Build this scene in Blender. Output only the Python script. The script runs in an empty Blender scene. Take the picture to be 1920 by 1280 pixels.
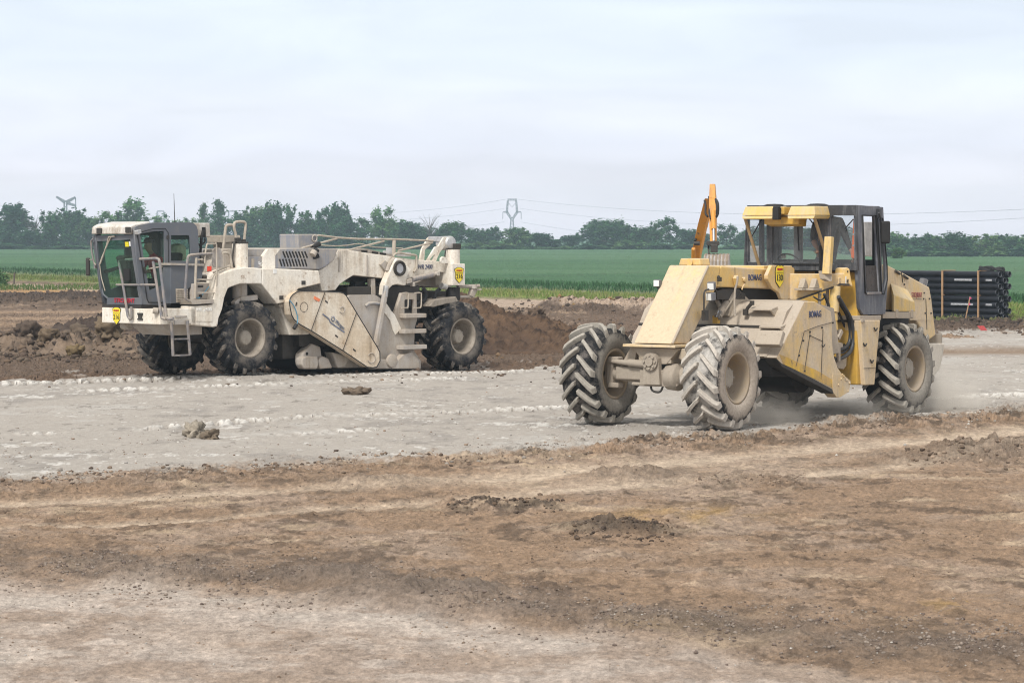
import bpy, bmesh, math, random
import numpy as np
from mathutils import Vector, Matrix
R = math.radians
SC = bpy.context.scene
# ---------------------------------------------------------------- camera, sky, sun, exposure
HCAM = 3.0; FPX = 5000.0; YH = 445.0            # eye height, focal length and horizon in photo pixels (1920 wide)
cam = bpy.data.cameras.new("camera"); camo = bpy.data.objects.new("camera", cam); SC.collection.objects.link(camo)
camo.location = (0, 0, HCAM); camo.rotation_euler = (R(90), 0, 0)
cam.sensor_width = 36; cam.lens = 36*FPX/1920; cam.shift_y = -(640-YH)/1920
cam.clip_start = .5; cam.clip_end = 20000
cam.dof.use_dof = True; cam.dof.focus_distance = 47; cam.dof.aperture_fstop = 9
SC.camera = camo
SC.view_settings.view_transform = 'Standard'; SC.view_settings.look = 'None'
SC.cycles.volume_bounces = 2; SC.cycles.filter_width = 1.1; SC.cycles.use_denoising = True
SC.view_settings.exposure = 1.24; SC.view_settings.gamma = 1
SUN_EL, SUN_AZ = 48, -24                          # azimuth from +Y, negative = left
wd = bpy.data.worlds.new("World"); SC.world = wd; wd.use_nodes = True
nt = wd.node_tree; nt.nodes.clear()
def wn(t, **k):
    n = nt.nodes.new(t)
    for a, b in k.items(): setattr(n, a, b)
    return n
sky = wn('ShaderNodeTexSky', sky_type='NISHITA', sun_disc=False, sun_elevation=R(SUN_EL), sun_rotation=R(SUN_AZ), air_density=1.2, dust_density=2.5)
skym = wn('ShaderNodeMix', data_type='RGBA', blend_type='MULTIPLY'); skym.inputs[0].default_value = 1; skym.inputs[7].default_value = (.10, .10, .10, 1)
tc = wn('ShaderNodeTexCoord'); sep = wn('ShaderNodeSeparateXYZ'); nt.links.new(tc.outputs['Generated'], sep.inputs[0])
# overcast cloud sheet: horizontal bands of slightly different brightness
zr = wn('ShaderNodeMapRange'); zr.inputs[1].default_value = 0.0; zr.inputs[2].default_value = .5; nt.links.new(sep.outputs[2], zr.inputs[0])
ramp = wn('ShaderNodeValToRGB'); nt.links.new(zr.outputs[0], ramp.inputs[0])
cr = ramp.color_ramp; cr.elements[0].position = 0; cr.elements[0].color = (.755, .735, .815, 1); cr.elements[1].position = 1; cr.elements[1].color = (.82, .81, .79, 1)
for p, c in ((.04, (.775, .755, .825, 1)), (.07, (.735, .755, .85, 1)), (.095, (.755, .785, .87, 1)), (.13, (.695, .755, .855, 1)), (.18, (.68, .745, .85, 1)), (.4, (.78, .785, .79, 1))):
    e = cr.elements.new(p); e.color = c
mp = wn('ShaderNodeMapping'); mp.inputs['Scale'].default_value = (5, 5, 24); nt.links.new(tc.outputs['Generated'], mp.inputs[0])
nz = wn('ShaderNodeTexNoise'); nz.inputs['Scale'].default_value = 2.1; nz.inputs['Distortion'].default_value = .7; nz.inputs['Detail'].default_value = 4; nz.inputs['Roughness'].default_value = .5; nt.links.new(mp.outputs[0], nz.inputs[0])
nr = wn('ShaderNodeMapRange'); nr.inputs[1].default_value = .3; nr.inputs[2].default_value = .7; nr.inputs[3].default_value = .925; nr.inputs[4].default_value = 1.065; nt.links.new(nz.outputs[0], nr.inputs[0])
cm = wn('ShaderNodeVectorMath', operation='SCALE'); nt.links.new(ramp.outputs[0], cm.inputs[0]); nt.links.new(nr.outputs[0], cm.inputs['Scale'])
mixw = wn('ShaderNodeMix', data_type='RGBA'); mixw.inputs[0].default_value = .93
nt.links.new(sky.outputs[0], skym.inputs[6]); nt.links.new(skym.outputs[2], mixw.inputs[6]); nt.links.new(cm.outputs[0], mixw.inputs[7])
bg = wn('ShaderNodeBackground'); bg.inputs[1].default_value = .55
wo = wn('ShaderNodeOutputWorld'); nt.links.new(mixw.outputs[2], bg.inputs[0]); nt.links.new(bg.outputs[0], wo.inputs[0])
sl = bpy.data.lights.new("sun", 'SUN'); slo = bpy.data.objects.new("sun", sl); SC.collection.objects.link(slo)
sl.energy = 1.5; sl.angle = R(12); sl.color = (1, .955, .88)
slo.rotation_euler = (R(90-SUN_EL), 0, R(180-SUN_AZ-0))
_d = Vector((math.sin(R(SUN_AZ))*math.cos(R(SUN_EL)), -math.cos(R(SUN_AZ))*math.cos(R(SUN_EL)), math.sin(R(SUN_EL))))  # towards the sun: left, behind the camera
slo.rotation_euler = _d.to_track_quat('Z', 'Y').to_euler()
sky.sun_rotation = math.atan2(_d.x, _d.y)

# ---------------------------------------------------------------- helpers
rng = random.Random(7); nrg = np.random.default_rng(11)
COL = SC.collection
def tag(o, label=None, cat=None, group=None, kind=None):
    if label: o['label'] = label
    if cat: o['category'] = cat
    if group: o['group'] = group
    if kind: o['kind'] = kind
    return o
def empty(name, loc=(0, 0, 0), rz=0.0):
    o = bpy.data.objects.new(name, None); o.location = loc; o.rotation_euler = (0, 0, rz); COL.objects.link(o); o.empty_display_size = .3
    return o
def copy_tree(o, parent=None):
    c = o.copy(); COL.objects.link(c); c.parent = parent
    for ch in list(o.children): copy_tree(ch, c)
    return c
def G(px, py): y = FPX*HCAM/(py-YH); return ((px-960)/FPX*y, y)
class Frame:
    """a machine's own axes: u forward, v towards its near side, z up; finds the point that a photo pixel shows on a given plane of the machine"""
    def __init__(s, x, y, th):
        s.O = np.array([x, y, 0.]); s.F = np.array([-math.sin(th), -math.cos(th), 0]); s.N = np.array([math.cos(th), -math.sin(th), 0])
        s.rz = math.atan2(s.F[1], s.F[0]); s.C = np.array([0, 0, HCAM])
    def _d(s, p): return np.array([(p[0]-960)/FPX, 1, (YH-p[1])/FPX])
    def loc(s, P): return (float((P-s.O)@s.F), float((P-s.O)@s.N), float(P[2]))
    def v(s, v, *pts):
        o = [s.loc(s.C+s._d(p)*((v-(s.C-s.O)@s.N)/(s._d(p)@s.N))) for p in pts]
        return o if len(o) > 1 else o[0]
    def u(s, u, *pts):
        o = [s.loc(s.C+s._d(p)*((u-(s.C-s.O)@s.F)/(s._d(p)@s.F))) for p in pts]
        return o if len(o) > 1 else o[0]
    def lean(s, u0, z0, k, *pts):     # plane u = u0 + k (z - z0)
        n = s.F-np.array([0, 0, k]); P0 = s.O+s.F*u0+np.array([0, 0, z0])
        o = [s.loc(s.C+s._d(p)*(((P0-s.C)@n)/(s._d(p)@n))) for p in pts]
        return o if len(o) > 1 else o[0]
    def side(s, v, *pts): return [(a[0], a[2]) for a in s.v(v, *pts)]
class MB:
    def __init__(s): s.V = []; s.Fc = []; s.M = []; s.S = []; s.mi = 0
    def add(s, vs, fs, smooth=False):
        b = len(s.V); s.V += [tuple(v) for v in vs]
        for f in fs: s.Fc.append([b+i for i in f]); s.M.append(s.mi); s.S.append(smooth)
        return s
    def prism(s, pts, a, b, ax='y'):
        n = len(pts); q = {'y': lambda p, t: (p[0], t, p[1]), 'x': lambda p, t: (t, p[0], p[1]), 'z': lambda p, t: (p[0], p[1], t)}[ax]
        vs = [q(p, a) for p in pts]+[q(p, b) for p in pts]
        return s.add(vs, [list(range(n)), list(range(2*n-1, n-1, -1))]+[[i, (i+1) % n, n+(i+1) % n, n+i] for i in range(n)])
    def box(s, x0, x1, y0, y1, z0, z1): return s.prism([(x0, z0), (x1, z0), (x1, z1), (x0, z1)], y0, y1)
    def hexa(s, P):     # 8 corners: bottom ring then top ring
        return s.add(P, [[3, 2, 1, 0], [4, 5, 6, 7]]+[[i, (i+1) % 4, 4+(i+1) % 4, 4+i] for i in range(4)])
    def ob(s, c, size, rot=(0, 0, 0)):
        from mathutils import Euler
        m = Euler(rot).to_matrix(); h = Vector(size)/2; P = []
        for z in (-1, 1):
            for x, y in ((-1, -1), (1, -1), (1, 1), (-1, 1)): P.append(Vector(c)+m@Vector((x*h.x, y*h.y, z*h.z)))
        return s.hexa(P)
    def bar(s, p, q, w, h):     # rectangular bar between two points
        p, q = Vector(p), Vector(q); d = (q-p).normalized(); a = d.cross(Vector((0, 0, 1)))
        if a.length < .05: a = d.cross(Vector((1, 0, 0)))
        a.normalize(); b = a.cross(d); P = [c+a*(i*w/2)+b*(j*h/2) for c in (p, q) for i, j in ((-1, -1), (1, -1), (1, 1), (-1, 1))]
        return s.hexa(P)
    def tube(s, pts, r, n=8, closed=False, caps=True):
        pts = [Vector(p) for p in pts]; k = len(pts); rs = r if isinstance(r, (list, tuple)) else [r]*k
        vs = []; fs = []; ref = None
        for i, p in enumerate(pts):
            if closed: d = pts[(i+1) % k]-pts[i-1]
            else: d = pts[min(i+1, k-1)]-pts[max(i-1, 0)]
            d.normalize()
            if ref is None: ref = d.orthogonal().normalized()
            a = (ref-d*ref.dot(d)).normalized(); ref = a; b = d.cross(a)
            for j in range(n):
                t = 2*math.pi*j/n; vs.append(p+(a*math.cos(t)+b*math.sin(t))*rs[i])
        for i in range(k if closed else k-1):
            for j in range(n): fs.append([i*n+j, i*n+(j+1) % n, ((i+1) % k)*n+(j+1) % n, ((i+1) % k)*n+j])
        s.add(vs, fs, True)
        if caps and not closed: s.add(vs[:n], [list(range(n-1, -1, -1))]); s.add(vs[-n:], [list(range(n))])
        return s
    def cyl(s, p, q, r, r2=None, n=20): return s.tube([p, q], [r, r if r2 is None else r2], n)
    def lathe(s, prof, c=(0, 0, 0), n=48, smooth=True):     # profile of (y, r) about the local Y axis
        k = len(prof); vs = []; fs = []
        for j in range(n):
            t = 2*math.pi*j/n; cs, sn = math.cos(t), math.sin(t)
            for y, r in prof: vs.append((c[0]+r*cs, c[1]+y, c[2]+r*sn))
        for j in range(n):
            for i in range(k-1): fs.append([j*k+i, j*k+i+1, ((j+1) % n)*k+i+1, ((j+1) % n)*k+i])
        return s.add(vs, fs, smooth)
    def build(s, name, mats, parent=None, bevel=0.0, seg=2, recalc=True):
        me = bpy.data.meshes.new(name)
        if recalc:
            bm = bmesh.new(); bv = [bm.verts.new(v) for v in s.V]
            for f, m, sm in zip(s.Fc, s.M, s.S):
                try: g = bm.faces.new([bv[i] for i in f])
                except ValueError: continue
                g.material_index = m; g.smooth = sm
            bmesh.ops.recalc_face_normals(bm, faces=bm.faces); bm.to_mesh(me); bm.free()
        else:
            me.from_pydata(s.V, [], s.Fc); me.polygons.foreach_set('material_index', s.M); me.polygons.foreach_set('use_smooth', s.S)
        for m in (mats if isinstance(mats, (list, tuple)) else [mats]): me.materials.append(m)
        o = bpy.data.objects.new(name, me); COL.objects.link(o)
        if parent: o.parent = parent
        if bevel:
            b = o.modifiers.new('bevel', 'BEVEL'); b.width = bevel; b.segments = seg; b.limit_method = 'ANGLE'; b.angle_limit = R(35)
        return o
def arc(c, r, a0, a1, n):
    return [(c[0]+r*math.cos(R(a0+(a1-a0)*i/n)), c[1]+r*math.sin(R(a0+(a1-a0)*i/n))) for i in range(n+1)]
def smoothpath(pts, n=6):
    P = [Vector(p) for p in pts]; out = []
    for i in range(len(P)-1):
        a, b, c, d = P[max(i-1, 0)], P[i], P[i+1], P[min(i+2, len(P)-1)]
        for k in range(n):
            t = k/n; out.append(.5*((2*b)+(c-a)*t+(2*a-5*b+4*c-d)*t*t+(3*b-a-3*c+d)*t**3))
    return out+[P[-1]]
def holed(name, outer, holes, fn, thick, mat, parent, bevel=0.0):
    """a sheet with openings: 2-D outlines, fn(a, b, c) puts them in place; c runs through the thickness"""
    cu = bpy.data.curves.new(name, 'CURVE'); cu.dimensions = '2D'; cu.fill_mode = 'BOTH'; cu.extrude = thick/2
    for lp in [outer]+holes:
        sp = cu.splines.new('POLY'); sp.points.add(len(lp)-1); sp.use_cyclic_u = True
        for i, p in enumerate(lp): sp.points[i].co = (p[0], p[1], 0, 1)
    t = bpy.data.objects.new(name, cu); COL.objects.link(t); bpy.context.view_layer.update()
    me = bpy.data.meshes.new_from_object(t.evaluated_get(bpy.context.evaluated_depsgraph_get())); bpy.data.objects.remove(t); bpy.data.curves.remove(cu)
    for v in me.vertices: v.co = fn(v.co.x, v.co.y, v.co.z)
    bm = bmesh.new(); bm.from_mesh(me); bmesh.ops.remove_doubles(bm, verts=bm.verts, dist=1e-4); bmesh.ops.recalc_face_normals(bm, faces=bm.faces); bm.to_mesh(me); bm.free()
    me.materials.clear(); me.materials.append(mat)
    o = bpy.data.objects.new(name, me); COL.objects.link(o); o.parent = parent
    return o
def text(body, p, right, up, h, mat, parent, name='lettering', sx=1.0, shear=0.0, bold=0.0, depth=.004, w=None):
    """lettering: p = middle of the text, right/up = directions in the parent's axes, h = cap height"""
    cu = bpy.data.curves.new(name, 'FONT'); cu.body = body; cu.align_x = 'CENTER'; cu.align_y = 'CENTER'; cu.extrude = .01; cu.offset = bold; cu.shear = shear; cu.resolution_u = 3
    t = bpy.data.objects.new(name, cu); COL.objects.link(t); bpy.context.view_layer.update()
    me = bpy.data.meshes.new_from_object(t.evaluated_get(bpy.context.evaluated_depsgraph_get())); bpy.data.objects.remove(t); bpy.data.curves.remove(cu)
    rt, upv = Vector(right).normalized(), Vector(up).normalized(); nn = rt.cross(upv)
    xs = [v.co.x for v in me.vertices]; ys = [v.co.y for v in me.vertices]; mx, my = (min(xs)+max(xs))/2, (min(ys)+max(ys))/2
    k = h/.72; kx = k*sx if w is None else w/(max(xs)-min(xs))
    for v in me.vertices: v.co = Vector(p)+rt*((v.co.x-mx)*kx)+upv*((v.co.y-my)*k)+nn*(v.co.z/.01*depth)
    me.materials.clear(); me.materials.append(mat)
    o = bpy.data.objects.new(name, me); COL.objects.link(o); o.parent = parent
    return o

# ---------------------------------------------------------------- materials
class NG:
    def __init__(s, name):
        s.m = bpy.data.materials.new(name); s.m.use_nodes = True; s.t = s.m.node_tree; s.t.nodes.clear()
        s.out = s.n('ShaderNodeOutputMaterial'); s.tc = s.n('ShaderNodeTexCoord')
    def n(s, t, **k):
        x = s.t.nodes.new(t)
        for a, b in k.items(): setattr(x, a, b)
        return x
    def l(s, a, b): s.t.links.new(a, b)
    def val(s, x, inp):
        if hasattr(x, 'is_output'): s.l(x, inp)
        else: inp.default_value = x
    def noise(s, scale, detail=6, rough=.6, vec=None, stretch=None, which='Object', dist=0):
        n = s.n('ShaderNodeTexNoise'); n.inputs['Scale'].default_value = scale; n.inputs['Detail'].default_value = detail; n.inputs['Roughness'].default_value = rough; n.inputs['Distortion'].default_value = dist
        src = vec or s.tc.outputs[which]
        if stretch:
            m = s.n('ShaderNodeMapping'); m.inputs['Scale'].default_value = stretch; s.l(src, m.inputs[0]); src = m.outputs[0]
        s.l(src, n.inputs[0]); return n.outputs[0]
    def mr(s, x, a, b, c=0.0, d=1.0, smooth=False):
        n = s.n('ShaderNodeMapRange'); n.clamp = True
        if smooth: n.interpolation_type = 'SMOOTHSTEP'
        s.val(x, n.inputs[0])
        for i, v in enumerate((a, b, c, d)): n.inputs[i+1].default_value = v
        return n.outputs[0]
    def ma(s, op, a, b=0.0, c=0.0):
        n = s.n('ShaderNodeMath', operation=op); s.val(a, n.inputs[0]); s.val(b, n.inputs[1]); s.val(c, n.inputs[2]); return n.outputs[0]
    def mix(s, f, a, b, mode='MIX'):
        n = s.n('ShaderNodeMix', data_type='RGBA', blend_type=mode); s.val(f, n.inputs[0])
        for x, i in ((a, 6), (b, 7)):
            if isinstance(x, tuple): n.inputs[i].default_value = (*x[:3], 1)
            else: s.l(x, n.inputs[i])
        return n.outputs[2]
    def bump(s, h, dist, strength=1.0):
        b = s.n('ShaderNodeBump'); b.inputs['Distance'].default_value = dist; b.inputs['Strength'].default_value = strength; s.l(h, b.inputs['Height']); return b.outputs[0]
    def pbr(s, col, rough=.6, metal=0.0, normal=None, spec=.5, out=True):
        p = s.n('ShaderNodeBsdfPrincipled')
        if isinstance(col, tuple): p.inputs['Base Color'].default_value = (*col[:3], 1)
        else: s.l(col, p.inputs['Base Color'])
        s.val(rough, p.inputs['Roughness']); s.val(metal, p.inputs['Metallic']); p.inputs['Specular IOR Level'].default_value = spec
        if normal: s.l(normal, p.inputs['Normal'])
        if out: s.l(p.outputs[0], s.out.inputs[0])
        return p
DUST = (.40, .345, .29)
def paint(name, base, dirt=DUST, amt=.4, up=.35, rough=.5, scale=1.6, alt=None, streak=.5, bumpd=.004, worn=None, metal=0.0, low=None, grime=(.17, .125, .085)):
    """dusty machine paint: patches and run-down streaks of dirt, dust lying on upward faces, worn spots"""
    g = NG(name)
    n1 = g.noise(scale, 8, .68); n2 = g.noise(scale*5, 6, .6, stretch=(1, 1, .12)); n3 = g.noise(scale*14, 5, .7)
    geo = g.n('ShaderNodeNewGeometry'); sp = g.n('ShaderNodeSeparateXYZ'); g.l(geo.outputs['Normal'], sp.inputs[0])
    m = g.ma('MULTIPLY_ADD', n2, streak, n1); m = g.ma('MULTIPLY_ADD', n3, .25, m); m = g.ma('MULTIPLY_ADD', g.mr(sp.outputs[2], .1, 1), up, m)
    if low:
        s2 = g.n('ShaderNodeSeparateXYZ'); g.l(g.tc.outputs['Object'], s2.inputs[0]); m = g.ma('ADD', m, g.mr(s2.outputs[2], low[0], low[1], low[2], 0))     # dust thrown up from the ground
    lo = .5+.5*streak+.125-.48*(amt-.5)*2*.6
    mask = g.mr(m, lo-.22, lo+.24, smooth=True)
    c = base
    if alt: c = g.mix(g.mr(g.noise(scale*.8, 6, .7, which='Object', stretch=(1, 1, .6)), .42, .62), base, alt)
    c = g.mix(g.ma('MULTIPLY', mask, .9), c, dirt)
    gm = g.noise(scale*3.1, 7, .72, stretch=(1.6, 1.6, .10)); c = g.mix(g.ma('MULTIPLY', g.ma('MULTIPLY', g.mr(gm, .55, .70), g.mr(n1, .42, .60)), .62), c, grime)
    c = g.mix(g.ma('MULTIPLY', g.mr(g.noise(scale*9, 8, .8), .63, .68), .7), c, grime)
    if worn: c = g.mix(g.ma('MULTIPLY', g.mr(g.noise(scale*3.3, 9, .75), .60, .66), .85), c, worn)
    c = g.mix(g.mr(n3, .35, .75, 0, .22), c, (.12, .10, .085))
    rg = g.mr(mask, 0, 1, rough, .92)
    g.pbr(c, rg, metal, g.bump(g.ma('ADD', n3, n1), bumpd, .6)); return g.m
def plain(name, col, rough=.6, metal=0.0, var=.25, scale=8, spec=.5):
    g = NG(name); n = g.noise(scale, 5, .65)
    c = g.mix(g.mr(n, .3, .7, 0, 1), tuple(x*(1-var) for x in col), tuple(min(1, x*(1+var)) for x in col))
    g.pbr(c, rough, metal, g.bump(n, .002, .5), spec); return g.m
def glass(name, tint, dust=.25, dcol=(.45, .45, .43), clear=.8):
    g = NG(name); tr = g.n('ShaderNodeBsdfTransparent'); tr.inputs[0].default_value = (*tint, 1)
    p = g.pbr((.02, .025, .025), .06, 0, None, .6, out=False); df = g.n('ShaderNodeBsdfDiffuse'); df.inputs[0].default_value = (*dcol, 1)
    m1 = g.n('ShaderNodeMixShader'); m1.inputs[0].default_value = 1-clear; g.l(tr.outputs[0], m1.inputs[1]); g.l(p.outputs[0], m1.inputs[2])
    n = g.mr(g.ma('MULTIPLY_ADD', g.noise(9, 6, .7, stretch=(1, 1, .25)), .6, g.noise(1.5, 5, .6)), .5, 1.05, dust*.35, dust*1.7)
    m2 = g.n('ShaderNodeMixShader'); g.l(n, m2.inputs[0]); g.l(m1.outputs[0], m2.inputs[1]); g.l(df.outputs[0], m2.inputs[2]); g.l(m2.outputs[0], g.out.inputs[0])
    return g.m
def rubber(name, base, dust, amt, radial=0.0):
    g = NG(name); n1 = g.noise(3.2, 8, .68); n2 = g.noise(22, 6, .7)
    if radial:      # dust cakes on the sidewall around the rim and thins out towards the tread
        sp = g.n('ShaderNodeSeparateXYZ'); g.l(g.tc.outputs['Object'], sp.inputs[0]); r = g.ma('SQRT', g.ma('ADD', g.ma('POWER', sp.outputs[0], 2.0), g.ma('POWER', sp.outputs[2], 2.0)))
        n1 = g.ma('ADD', n1, g.mr(r, .44, .72, radial, -radial*.55))
    m = g.mr(g.ma('MULTIPLY_ADD', n2, .35, n1), .72-amt*.5, .98-amt*.5, smooth=True)
    c = g.mix(m, base, dust); c = g.mix(g.mr(n2, .4, .7, 0, .35), c, tuple(x*.6 for x in base))
    g.pbr(c, .88, 0, g.bump(n2, .006, .7), .25); return g.m
# ---------------------------------------------------------------- ground: one sheet, dense where the camera looks
def _h(ix, iy, seed):
    n = (ix.astype(np.int64)*374761393+iy.astype(np.int64)*668265263+seed*982451653) & 0x7fffffff
    n = ((n ^ (n >> 13))*1274126177) & 0x7fffffff
    return ((n ^ (n >> 16)) & 0xffff)/65535.0
def vn(x, y, seed=0):
    ix = np.floor(x); iy = np.floor(y); fx = x-ix; fy = y-iy
    fx = fx*fx*(3-2*fx); fy = fy*fy*(3-2*fy)
    a, b, c, d = _h(ix, iy, seed), _h(ix+1, iy, seed), _h(ix, iy+1, seed), _h(ix+1, iy+1, seed)
    return (a+(b-a)*fx)*(1-fy)+(c+(d-c)*fx)*fy
def fbm(x, y, oct=4, seed=0, gain=.55, lac=2.07):
    s = 0; a = 1; t = 0
    for o in range(oct):
        s = s+a*vn(x, y, seed+o*17); t += a; a *= gain; x = x*lac+11.3; y = y*lac+5.7
    return s/t
def sst(x, a, b): t = np.clip((x-a)/(b-a), 0, 1); return t*t*(3-2*t)
def bump1(x, c, w): return np.exp(-((x-c)/w)**2)
tcol = np.concatenate([-np.geomspace(.66, .30, 36), np.linspace(-.295, .295, 1500), np.geomspace(.30, .66, 36)])
pyr = np.concatenate([np.geomspace(2600, 1345, 24), np.arange(1335, 640, -1.0), np.arange(640, 540, -.5), np.arange(540, 470, -1.), 445+15000/np.geomspace(615, 6000, 40)])
yrow = 15000/(pyr-445)
Y = np.repeat(yrow[:, None], len(tcol), 1); X = tcol[None, :]*Y
PX = 960+FPX*tcol[None, :]+0*Y; PY = np.repeat(pyr[:, None], len(tcol), 1)     # where the flat ground point appears
def lin(pts): a = np.array(pts, float); return np.interp(PX, a[:, 0], a[:, 1])
nA = fbm(X*.9, Y*.35, 4, 3)-.5; nB = fbm(X*3.1, Y*1.3, 4, 31)-.5; nC = fbm(X*9, Y*4, 4, 57)-.5; nD = fbm(X*26, Y*11, 3, 91)-.5
hB = fbm(X*2.2, Y*1.7, 4, 131)-.5; hC = fbm(X*7, Y*5.5, 4, 157)-.5; hD = fbm(X*19, Y*13, 3, 191)-.5
nS = (fbm(X*.7+Y*.05, Y*.95, 7, 71, .68)-.5)*1.15
sc = 15000/Y/100                            # pixels of height per unit, for wobbling the outlines
E_near = lin([(-900, 930), (0, 899), (250, 888), (500, 873), (750, 853), (960, 842), (1200, 825), (1400, 811), (1600, 792), (1800, 779), (1920, 768), (2800, 725)])
E_far = lin([(-900, 726), (0, 714), (150, 708), (300, 703), (500, 698), (640, 694), (860, 691), (1050, 684), (1250, 672), (1400, 660), (1600, 642), (1770, 627), (1920, 622), (2800, 612)])
lime = sst(PY+ (nA*22+nB*12+nC*7)*np.clip(sc/.4, .2, 1.6), E_far-1.5, E_far+2.0)*(1-sst(PY+(nA*26+nB*26+nC*16), E_near-9, E_near+11))
rut = bump1(PY, 657+(PX-1780)*-.004+nB*4, 7.5)*sst(PX, 1500, 1640)*(PX < 2900)
rutz = bump1(PY, 657, 6)*sst(PX, 1500, 1640)
# belts behind the lime
cut = sst(PY, 640, 662)*(1-lime)*(PY < E_far+14)*(PX < 1500)              # dark trodden strip next to the lime
berm = bump1(PY, 640+nA*14, 26)*(1-sst(PX, 235, 300))*sst(PX, -900, -500)
front = (PY > E_near-20)
fe = 517+.0325*PX                                                          # edge of the wheat field
fe = np.where(PX > 1240, 557.3+(PX-1240)*.035, fe)
fieldm = 1-sst(PY+nB*2.5, fe-1.5, fe+1.5)
gw = 7+4*np.clip(PX/900, 0, 1); gr = sst(PY+nB*3, fe-1, fe+2)*(1-sst(PY+nC*3+nB*3, fe+gw-1, fe+gw+4))
rightmead = sst(PX+(PY-545)*.4, 1835, 1850)*sst(PY, 543, 547)*(1-sst(PY+nB*6, 596, 606))
rightgrass = sst(PX, 1500, 1700)*sst(PY, fe-2, fe+2)*(1-sst(PY+nB*9+nC*6, 600, 610))
path = sst(PY+nC*2, fe+12, fe+15)*(1-sst(PY+nB*4, fe+19+np.clip(PX, 0, 1300)*.008, fe+24+np.clip(PX, 0, 1300)*.008))*(1-sst(PX, 1250, 1400))
straw = bump1(PY, 549+nB*6, 9)*(1-sst(PX+nA*200, 190, 260))*(.4+.6*sst(nB+nA, -.15, .1))
darkb = (bump1(PY, 567+nA*8, 9)*(1-sst(PX, 190, 330))+bump1(PY, 577+nA*8+(PX-900)*.012, 7)*sst(PX, 985, 1040)*(1-sst(PX, 1440, 1500)))
rightdark = sst(PX+nB*30, 1725, 1775)*bump1(PY, 611+nA*8, 9)
# heaps
def heap(px, py, wx, wy, h, rot=0.0):
    x0, y0 = G(px, py); dx, dy = X-x0, Y-y0; c, s_ = math.cos(rot), math.sin(rot)
    r = np.sqrt(((dx*c+dy*s_)/wx)**2+((-dx*s_+dy*c)/wy)**2); return h*sst(1.15-r, 0, 1)*.85
hp1 = Z0_ = np.zeros_like(X); hp2 = Z0_
hp3 = heap(1130, 992, .62, .6, .085)+heap(1205, 996, .5, .5, .07); hp4 = heap(940, 950, .95, .6, .07)+heap(870, 945, .45, .4, .05)
hp5 = heap(760, 1120, 1.0, .8, .20)+heap(620, 1090, .62, .6, .16)+heap(930, 1150, .8, .6, .12)+heap(330, 1085, 1.0, .6, .12)+heap(1120, 1165, 1.1, .6, .08)
hp6 = heap(420*1+960, 905, 1.3, .8, .10)+heap(1180, 895, .9, .8, .12)+heap(720, 905, 1.4, .9, .11)+heap(1780, 862, 1.6, 1.2, .14)+heap(1890, 850, 1.6, 1.3, .22)+heap(290, 905, 1.6, 1.0, .05)
hpb = berm*.12
hpr = rightdark*(.14+.25*hB+.22*hC); hpd = darkb*(.38+.4*hB+.35*hC)
tr1 = lin([(-900, 985), (0, 943), (420, 926), (960, 893), (1250, 868), (1500, 846), (1920, 806), (2800, 740)])
tr2 = lin([(-900, 1020), (0, 987), (420, 970), (800, 938), (1100, 915), (1450, 897), (1700, 872), (1920, 850), (2800, 790)])
w1 = 4+lin([(-900, 2), (0, 3), (600, 4), (900, 9), (1400, 8), (1920, 7)])
track = np.clip(bump1(PY+nB*5+nA*6, tr1, w1*.8)+.9*bump1(PY+nB*5+nA*6, tr2, w1*.6)+.35*bump1(PY+nB*8, tr1+22, 8)*sst(PX, 800, 1100), 0, 1)*(.72+.28*sst(nS, -.2, .02))
ridge = lin([(-900, 1010), (0, 1050), (250, 1065), (640, 1085), (900, 1120), (1200, 1165), (1600, 1195), (1920, 1215), (2800, 1260)])
rw = lin([(-900, 40), (0, 34), (300, 22), (650, 34), (900, 36), (1200, 34), (1920, 40)])
rdg = bump1(PY+nA*30+nB*10, ridge, rw)
pale = sst(PY+nA*26+nB*18, ridge+rw*.9-8+np.clip(PX-1100, 0, 900)*.05, ridge+rw*.9+26+np.clip(PX-1100, 0, 900)*.05)
pband = .5+.5*np.sin((PY-1100+PX*-.07+nA*90)*.075)
# heights
Z = nA*.05+hB*.04*(1-.75*lime)+hC*.022*(1-.75*lime)+hD*.007*(1-.6*lime)
clod = np.clip(hC-.05, 0, .5)*.15+np.clip(hD-.08, 0, .4)*.05
near_clod = front*(1-pale*.8)*(1-track*.85)*(1-lime)
Z = Z+near_clod*clod*.55+(1-front)*(1-lime)*(PY > 585)*clod*1.6
hm1 = np.clip(hp1*3, 0, 1); hm2 = np.clip(hp2*3, 0, 1); Z = Z+hp1+hm1*(.45*hB+.40*hC+.12*hD)+hp2+hm2*(.4*hB+.45*hC)+hp3*(1+1.1*hC+.9*hB+.5*hD)+hp4*(1+1.6*hC+hD)+hp5*(.55+.4*hB+.2*hC+.06*hD)+hp6*(1+1.0*hB+1.1*hC)+hpb+hpr+hpd+rdg*(.035+.045*hB+.022*hC+.008*hD)
edge_clod = bump1(PY+nA*26+nB*20, E_near+6, 17)*(.35+.65*sst(PX, 600, 1350)); Z = Z+edge_clod*(.03+.14*np.clip(hB+.02, 0, .5)+.22*np.clip(hC, 0, .5)+.06*hD)
rr2 = lin([(-900, 1040), (0, 1005), (1920, 905), (2800, 850)])
Z = Z-track*.03-.05*rutz-.06*cut+.05*bump1(PY, E_far-6, 5)*(PX < 1100)*(.6+1.6*nB)
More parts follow.
